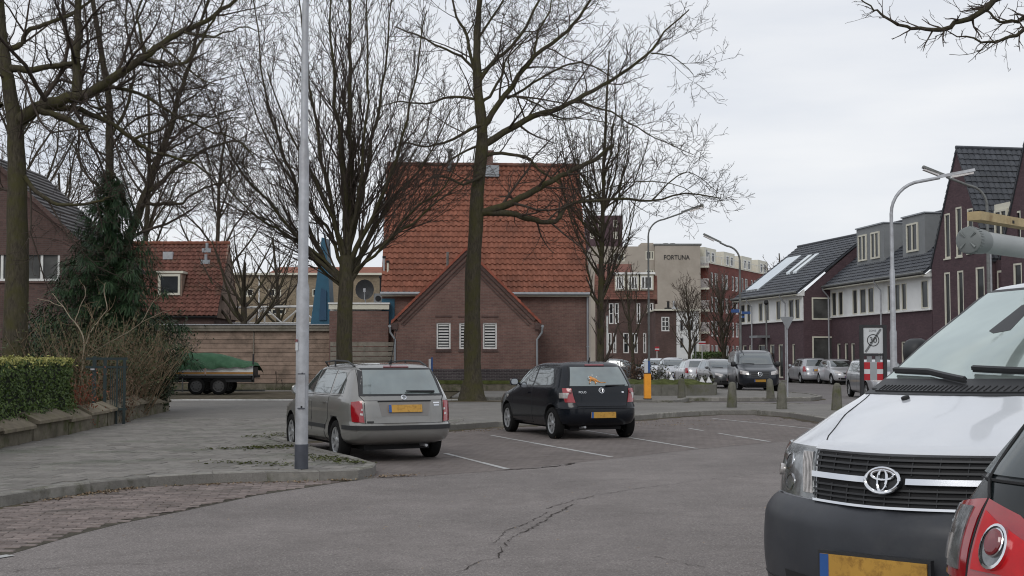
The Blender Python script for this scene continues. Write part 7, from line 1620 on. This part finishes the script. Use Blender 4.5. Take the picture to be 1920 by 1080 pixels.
c.side([([(.55, 1.40), (-.35, 1.38)], [(.30, 1.60), (.0, 1.76), (-.36, 1.80)]), ([(-.5, 1.38), (-2.1, 1.38)], [(-.5, 1.80), (-2.05, 1.80)])], 'blackglass', gap=[[(1.0, .45), (1.02, 1.3), (.6, 1.4)], [(-.42, .4), (-.42, 1.85)]], sill=(.9, -.9, .5, .58)); c.handle(-.2, 1.1)
c.plate(1, .575, off=.084)
b = MB()
for x in (-.95, -1.9): b.tube([(x, -.70, 2.02), (x, -.66, 2.09), (x, .66, 2.09), (x, .70, 2.02)], .016, 6)
b.build('roof_rack', 'galv', c.t, uv=False)
pa_ = P(1815, 450, 7.1); dv = vb
pp = thing('plastic_pipe', 'thick grey plastic pipe with a screwed end cap lying on the white van roof rack', 'pipe', pa_); b = MB(); b.tube([pa_+dv*.16, pa_+dv*3.2], .062, 24); b.build('tube', 'pvc', pp, smooth=True)
b = MB(); b.tube([pa_, pa_+dv*.006, pa_+dv*.05, pa_+dv*.17], [.066, .0745, .0745, .069], 28); cp = b.build('end_cap', 'pvc_dark', pp, smooth=True)
s_ = dv.cross(Vector((0, 0, 1))).normalized(); b = MB()
for k in range(28): a = 2*math.pi*k/28; q = pa_+(s_*math.cos(a)+Vector((0, 0, 1))*math.sin(a))*.0755; b.tube([q+dv*.012, q+dv*.045], .003, 4)
b.build('grip_rib', 'pvc_dark', cp, kind='stuff')
for k in range(4):
    a = math.pi/4+k*math.pi/2; d1 = s_*math.cos(a)+Vector((0, 0, 1))*math.sin(a); b = MB(); b.tube([pa_+d1*.06-dv*.004, pa_+d1*.024-dv*.004], [.009, .003], 5); b.build('cross_rib', 'pvc_dark', cp)
qa = P(1826, 405, 7.3); fbm = Fr((qa.x, qa.y, 0), (dv.x, dv.y), 1); wbm = thing('wooden_beam', 'short pale pine beam lying above the grey pipe at the right edge', 'beam', qa)
b = MB(fbm); b.box(0, 2.6, -.04, .04, qa.z-.024, qa.z+.026); b.build('timber', 'wood_beam', wbm); b = MB(fbm); b.tube([(.55, .041, qa.z-.004), (.55, .0405, qa.z-.004)], .012, 7) if False else b.box(.42, .445, .04, .042, qa.z-.014, qa.z+.004); b.build('knot', 'dark', wbm)
b = MB(fbm); b.box(1.2, 1.24, -.03, .03, qa.z-.24, qa.z-.025); b.build('support_block', 'wood_grey', wbm)

# ---------------------------------------------------------------- black car, rear corner at bottom right
BK = [(.22, 1.9, -2.0, .76), (.32, 2.05, -2.13, .85), (.55, 2.1, -2.18, .885), (.72, 2.05, -2.17, .89), (.76, 2.0, -2.12, .888), (.90, 1.7, -2.09, .882), (1.0, 1.2, -2.05, .868), (1.07, 1.0, -2.01, .845), (1.12, .9, -1.975, .82), (1.25, .65, -1.87, .755), (1.40, .3, -1.72, .68), (1.46, .1, -1.62, .61), (1.50, -.2, -1.45, .45), (1.515, -.5, -1.1, .15)]
BAZ = 60; hb_ = Vector((math.sin(R(BAZ)), math.cos(R(BAZ)), 0)); lb_ = Vector((-math.cos(R(BAZ)), math.sin(R(BAZ)), 0)); corner = Vector((1.275, 4.22, 0)); bc = corner+hb_*2.11-lb_*.86
c = Car('black_car', 'black car with a big red round-lensed tail light cut off at the bottom right corner', 'car', (bc.x, bc.y, .006), BAZ, BK, 'p_black', 2.6, .32, .2, (7, 11), 5.6, 'five')
c.side([([(.7, 1.09), (-.3, 1.08)], [(.4, 1.3), (.1, 1.40), (-.3, 1.41)]), ([(-.4, 1.08), (-1.6, 1.1)], [(-.4, 1.41), (-1.35, 1.38)])], gap=[[(-.35, .4), (-.35, 1.06)]])
e = ('e', -1); c.patch('rear_window', e, [(-.74, 1.14), (.74, 1.14)], [(-.60, 1.44), (.60, 1.44)], 'blackglass', .006, 18, 8); c.ribbon('window_gap', e, [(-.76, 1.125), (.76, 1.125)], .006, 'dark', .001, sub=18)
for sd in (1, -1):
    q = lambda x, z: c.ts(x, z, sd); w = lambda y, z: c.te(sd*y, z, -1)
    L = c.patch('tail_light', ('t',), [(q(-1.92, .825), .825), (w(.63, .82), .82)], [(q(-1.86, 1.03), 1.03), (w(.615, 1.07), 1.07)], 'lamp_red', .008, 10, 8)
    L2 = c.patch('tail_light', e, [(sd*.622, .822), (sd*.30, .825)], [(sd*.606, 1.07), (sd*.46, 1.035), (sd*.33, .97)], 'lamp_red', .008, 12, 8); c.patch('bright_lens', e, [(sd*.606, .86), (sd*.34, .86)], [(sd*.596, 1.035), (sd*.54, 1.01), (sd*.36, .945)], 'lamp_red_bright', .012, 12, 8, L2)
    c.disc('round_lens', e, (sd*.515, .935), .050, .012, 'lamp_dim', .008, L2, ry=.068); c.disc('lens_ring', e, (sd*.515, .935), .053, .016, 'chrome', .008, L2, ry=.072, hole=.88); c.disc('red_bulb_lens', e, (sd*.507, .945), .031, .03, 'lamp_red_dark', .008, L2, ry=.042); c.disc('lens_ring', e, (sd*.507, .945), .034, .022, 'chrome', .008, L2, ry=.045, hole=.88)
    c.patch('clear_lens', ('t',), [(w(.872, .85), .85), (w(.67, .85), .85)], [(w(.862, 1.02), 1.02), (w(.66, 1.04), 1.04)], 'lamp_dim', .013, 8, 8, L)
    c.patch('lens_highlight', ('t',), [(w(.84, .87), .87), (w(.74, .87), .87)], [(w(.83, .93), .93), (w(.73, .95), .95)], 'lamp_clear', .016, 6, 4, L)
    c.ribbon('tailgate_gap', e, [(sd*.626, .74), (sd*.626, .85), (sd*.618, .98), (sd*.612, 1.075), (sd*.66, 1.13), (sd*.65, 1.30), (sd*.62, 1.44)], .006, 'dark', .004)
c.ribbon('bumper_gap', ('t',), [(c.ts(-1.6, .735, 1), .735), (math.pi, .735), (c.ts(-1.6, .735, -1), .735)], .006, 'dark', .002, sub=20); c.plate(-1, .88, holder=False); c.mirror(.7, 1.1, 'p_black')

# ---------------------------------------------------------------- charcoal van in the distance
VT = [(.25, 2.35, -2.45, .82), (.35, 2.50, -2.55, .92), (.6, 2.57, -2.57, .96), (.78, 2.55, -2.57, .964), (.95, 2.42, -2.57, .96), (1.04, 2.15, -2.56, .955), (1.12, 1.80, -2.55, .95), (1.20, 1.45, -2.55, .945), (1.45, 1.15, -2.53, .90), (1.70, .80, -2.48, .85), (1.82, .5, -2.42, .80), (1.88, .2, -2.3, .68), (1.905, -.2, -2.0, .4), (1.91, -.6, -1.5, .1)]
g = G(1427, 735); VAZ2 = 183; hv = Vector((math.sin(R(VAZ2)), math.cos(R(VAZ2)), 0))
c = Car('van', 'charcoal van with round star badge facing the camera beyond the bollards', 'van', (g.x-hv.x*2.4, g.y-hv.y*2.4+.3, .006), VAZ2, VT, 'p_vito', 3.2, .33, .21, (9, 12), 4.4, 'five')
e = ('e', 1)
def front_face(c, zb, zt, hw, hw2, gz, gw, hz, hy, glass='carglass', plate_z=.45, hb=.55):
    e = ('e', 1); c.patch('windscreen', e, [(-hw, zb), (hw, zb)], [(-hw2, zt), (hw2, zt)], glass, .006, 16, 7)
    if gz: gg_ = c.patch('grille', e, [(-gw*.8, gz[0]), (gw*.8, gz[0])], [(-gw, gz[1]), (gw, gz[1])], 'black_plastic', .006, 12, 3)
    for sd in (1, -1):
        w = lambda y, z: c.te(sd*y, z, 1)
        c.patch('headlight', e, [(sd*hy[0], hz[0]), (sd*hy[1], hz[0]+.04)], [(sd*hy[0], hz[1]-.03), (sd*(hy[1]), hz[1]+.05)], 'lamp_clear', .008, 8, 4)
        c.disc('fog_lamp', e, (sd*hb, .36), .05, .012, 'dark')
    c.patch('lower_intake', e, [(-.45, .30), (.45, .30)], [(-.5, .40), (.5, .40)], 'dark', .006, 8, 2); c.plate(1, plate_z, holder=False); c.ribbon('wiper', e, [(-.1, zb+.015), (-hw*.9, zb+.05)], .009, 'black_plastic', .02)
front_face(c, 1.24, 1.75, .78, .68, (.66, .92), .44, (.76, .93), (.50, .86), plate_z=.50)
for z in (.72, .80, .86): c.ribbon('grille_bar', e, [(-.40, z), (.40, z)], .010, 'black_plastic', .016)
c.disc('badge', e, (0, .79), .10, .02, 'chrome', .01, hole=.86); c.strokes('badge_star', e, (0, .79), [[(0, 0), (.09*math.cos(a), .09*math.sin(a))] for a in (math.pi/2, math.pi*7/6, -math.pi/6)], .009, 'chrome', .03)
c.side([([(1.25, 1.24), (.35, 1.20)], [(.85, 1.52), (.55, 1.68), (.35, 1.70)]), ([(.22, 1.20), (-1.0, 1.20)], [(.22, 1.70), (-1.0, 1.70)]), ([(-1.12, 1.20), (-2.3, 1.20)], [(-1.12, 1.70), (-2.2, 1.68)])], 'blackglass', gap=[[(1.3, .4), (1.3, 1.2)], [(.28, .4), (.28, 1.75)]]); c.mirror(1.08, 1.22, 'black_plastic', .12, .13)
b = MB()
for sd in (1, -1): b.tube([(.3, sd*.70, 1.86), (.1, sd*.70, 1.93), (-1.9, sd*.70, 1.95), (-2.1, sd*.70, 1.86)], .018, 5)
b.build('roof_rails', 'black_plastic', c.t, uv=False)

# ---------------------------------------------------------------- other parked cars
EST = [(.22, 2.0, -2.05, .76), (.3, 2.12, -2.18, .84), (.5, 2.16, -2.22, .87), (.65, 2.12, -2.18, .872), (.80, 1.85, -2.15, .87), (.92, 1.35, -2.1, .86), (1.0, 1.05, -2.05, .83), (1.2, .75, -1.95, .75), (1.36, .4, -1.84, .69), (1.44, .15, -1.72, .60), (1.48, -.2, -1.5, .4), (1.495, -.6, -1.1, .1)]
HAT = [(.22, 1.85, -1.62, .74), (.3, 1.96, -1.78, .81), (.5, 2.0, -1.83, .84), (.65, 1.96, -1.8, .842), (.80, 1.72, -1.78, .84), (.92, 1.25, -1.74, .83), (1.0, 1.0, -1.68, .80), (1.2, .7, -1.55, .72), (1.36, .38, -1.38, .66), (1.44, .12, -1.25, .57), (1.485, -.2, -1.05, .38), (1.50, -.5, -.8, .1)]
def common(name, label, cat, xy, az, lv, paintm, wb, plate=True, rails=False, style='five', front=True, rear=True, tall=0):
    lv = [(z if z < .6 else z+tall*(z-.6)/.9, a, b, w) for z, a, b, w in lv]
    c = Car(name, label, cat, (xy[0], xy[1], .006), az, lv, paintm, wb, .31, .19, (7, 9), 4.6, style, group='parked cars'); T = lambda z: z+tall*(z-.6)/.9
    xr = lv[7][2]; c.side([([(.72, T(1.01)), (.0, T(1.0))], [(.5, T(1.2)), (.3, T(1.32)), (.0, T(1.36))]), ([(-.07, T(1.0)), (-.85, T(1.0))], [(-.07, T(1.36)), (-.82, T(1.36))])]+([([(-.93, T(1.0)), (xr+.3, T(1.03))], [(-.90, T(1.36)), (xr+.42, T(1.30))])] if xr < -1.8 else [([(-.93, T(1.0)), (xr+.22, T(1.05))], [(-.9, T(1.34)), (-1.1, T(1.3))])]), 'carglass',
                         gap=[[(.95, .3), (.95, .9)], [(-.03, .3), (-.03, T(1.0))], [(-.89, T(1.0)), (-.85, .55)]])
    front_face(c, T(1.02), T(1.36), .70, .58, (.60, .70), .35, (.62, .74), (.42, .74)); e = ('e', -1)
    c.patch('rear_window', e, [(-.64, T(1.03)), (.64, T(1.03))], [(-.54, T(1.37)), (.54, T(1.37))], 'carglass', .007, 14, 6)
    for sd in (1, -1): c.patch('tail_light', ('t',), [(c.ts(xr+.08, .72, sd), .72), (c.te(sd*.66, .72, -1), .72)], [(c.ts(xr+.12, T(1.0), sd), T(1.0)), (c.te(sd*.68, T(1.0), -1), T(1.0))], 'lamp_red', .009, 6, 5)
    c.plate(-1, .80, holder=False); c.mirror(.72, T(1.02), paintm); c.handle(.1, .9); c.handle(-.75, .9); c.ribbon('bumper_gap', e, [(-.8, .62), (.8, .62)], .005, 'dark', .001, sub=12)
    if rails:
        for sd in (1, -1): b = MB(); b.tube([(.1, sd*.60, T(1.42)), (-.1, sd*.60, T(1.48)), (-1.3, sd*.60, T(1.48)), (-1.5, sd*.60, T(1.42))], .014, 5); b.build('roof_rail', 'black_plastic', c.t, uv=False)
    return c
at = lambda px, Y: (P(px, 700, Y).x, Y)
common('parked_car', 'silver estate seen from behind, farthest right-hand car before the dark row houses', 'car', at(1514, 79.5), -3, EST, 'p_silver', 2.75, rails=True, tall=.06)
common('parked_car', 'pale silver hatchback facing the camera behind the silver estate by the dark row houses', 'car', at(1572, 75.5), 177, HAT, 'p_silver2', 2.5)
common('parked_car', 'grey estate car facing the camera half hidden behind the zone sign', 'car', at(1648, 49.5), 181, EST, 'p_silver', 2.6, rails=True)
common('parked_car', 'silver estate car seen from behind just left of the charcoal van', 'car', at(1301, 71.5), -2, EST, 'p_silver2', 2.7, rails=True)
common('parked_car', 'silver car facing the camera left of the silver estate behind the planter', 'car', at(1262, 80), 180, HAT, 'p_silver', 2.5, tall=.08)
common('parked_car', 'dark grey hatchback squeezed between the silver estate and the charcoal van', 'car', at(1349, 66.5), 172, HAT, 'p_grey', 2.5)
common('parked_car', 'pale car farthest left in the row behind the orange marker', 'car', at(1232, 88), 172, HAT, 'p_white', 2.5, tall=.05)
common('parked_car', 'silver saloon roof showing behind the estate left of the charcoal van', 'car', at(1338, 86), 190, EST, 'p_silver2', 2.6)
common('parked_car', 'dark car with pale roof in front of the mansard terrace hedge', 'car', at(1165, 90), 96, HAT, 'p_grey', 2.5)

# ---------------------------------------------------------------- trailer with tarpaulin
tp = G(398, 744); tt_ = thing('trailer', 'flat two-axle trailer with pale side boards and an orange stripe in front of the garage', 'trailer', (tp.x, tp.y, .075)); Yt_ = tp.y+.05; ft_ = Fr((tp.x, Yt_+.15, .075), (1, 0), 1)
zt_ = lambda py: P(0, py, Yt_).z-.075; ux = lambda px: P(px, 700, Yt_).x-tp.x; uL, uR = ux(285), ux(474)
ty, ri = wheel_meshes(.345, .19, 'steel'); ri = ri.copy(); ri.materials[0] = mat('trailer_rim', (.07, .07, .07), .6, .2, 9)
for u in (ux(367), ux(409)):
    for n_ in (-.02, -1.75):
        o = bpy.data.objects.new('wheel', ty); COL.objects.link(o); o.parent = tt_; o.location = ft_(u, n_, .345)-BASE[tt_]; o.rotation_euler = (0, 0, math.pi); r = bpy.data.objects.new('rim', ri); COL.objects.link(r); r.parent = o
b = MB(ft_); b.box(uL, uR-.1, -1.85, .08, .66, .76); b.box(uL, uR, -.2, -.1, .5, .66); b.build('chassis', 'dark', tt_)
for u0, u1 in ((uL, ux(383)), (ux(385), uR)): b = MB(ft_); b.box(u0+.01, u1-.01, .06, .09, .765, .80+(.02)); b.build('lower_rail', 'sign_grey', tt_); b = MB(ft_); b.box(u0+.01, u1-.01, .065, .092, .822, .90); b.build('orange_stripe', mat('stripe_orange', (.40, .20, .05), .6, .1, 5), tt_); b = MB(ft_); b.box(u0+.01, u1-.01, .065, .09, .902, 1.18); b.build('side_board', 'white_render', tt_)
b = MB(ft_); b.box(uR-.03, uR, -.9, .06, .76, 1.1); b.box(uR-.04, uR+.01, .0, .06, .6, 1.62); b.build('tail_board', 'black_plastic', tt_)
b = MB(ft_); b.box(ux(414), ux(470), -.3, -.0, .5, .66); b.build('mudguard', 'black_plastic', tt_); b = MB(ft_); b.box(uL, ux(480), -1.8, -1.7, .1, .16); b.box(ux(340), ux(342), 0, .05, .1, .7); b.build('jockey_leg', 'galv_dark', tt_)
tq = thing('tarpaulin', 'crumpled green tarpaulin covering the load on the trailer', 'tarpaulin', (tp.x, tp.y, 1.2)); b = MB(ft_); nu, nv = 44, 22; vs = []
prof = [(285, 700), (318, 690), (335, 663), (375, 661), (405, 664), (445, 675), (473, 680), (478, 690)]
def tp_top(px):
    for (a, c), (d, f) in zip(prof, prof[1:]):
        if a <= px <= d: return zt_(c+(f-c)*(px-a)/(d-a))
    return zt_(690)
for j in range(nv+1):
    v = j/nv
    for i in range(nu+1):
        px = 286+190*i/nu; top = tp_top(px); low = .92+.20*(i/nu)+.03*math.sin(i*.9)
        if v < .5: t = v*2; n_ = .21-.60*t**1.6; z = low+(top-low)*(1-(1-t)**1.7)
        else: t = v*2-1; n_ = -.43-1.45*t; z = top-.35*t**3
        fold = .045*noise.noise(Vector((i*.17+j*.11, j*.22, 1.))) + .03*abs(noise.noise(Vector((i*.33, j*.15-i*.1, 4.))))
        vs.append((ux(px), n_+fold, z+fold*.8))
W = nu+1; b.add(vs, [(j*W+i, j*W+i+1, (j+1)*W+i+1, (j+1)*W+i) for j in range(nv) for i in range(nu)]); b.build('sheet', 'tarp', tq, smooth=False, uv=False)
# weeds along the garage foot
b = MB(); r = random.Random(40)
for k in range(600):
    x = r.uniform(-12.5, -7.8); h = r.uniform(.04, .22)*(1.6 if -10.9 < x < -9.6 else .7); y = 56.9+r.gauss(0, .1); a = r.uniform(-.1, .1); b.add([(x, y, .07), (x+.02, y, .07), (x+a+.01, y, .07+h)], [(0, 1, 2)])
b.build('weeds', 'shrub_leaf', None, kind='stuff', uv=False, fix=False)
for i, (px, h) in enumerate(((517, .85), (528, .5))):
    o = P(px, 725, 56.6); o.z = .07; t = thing('dry_weed', ('tall dry weed stalk at the foot of the garage boards', 'shorter dry weed stalk beside the tall one')[i], 'plant', o); b = MB(); b.tube([o, o+Vector((.03, 0, h*.6)), o+Vector((.0, 0, h))], [.015, .012, .02], 5); b.tube([o+Vector((.02, 0, h*.4)), o+Vector((.16, 0, h*.65))], .01, 4); b.build('stalk', 'twig', t); b = MB(); b.tube([o+Vector((0, 0, h*.9)), o+Vector((0, 0, h*1.05))], [.035, .02], 6); b.build('seed_head', 'twig', t)
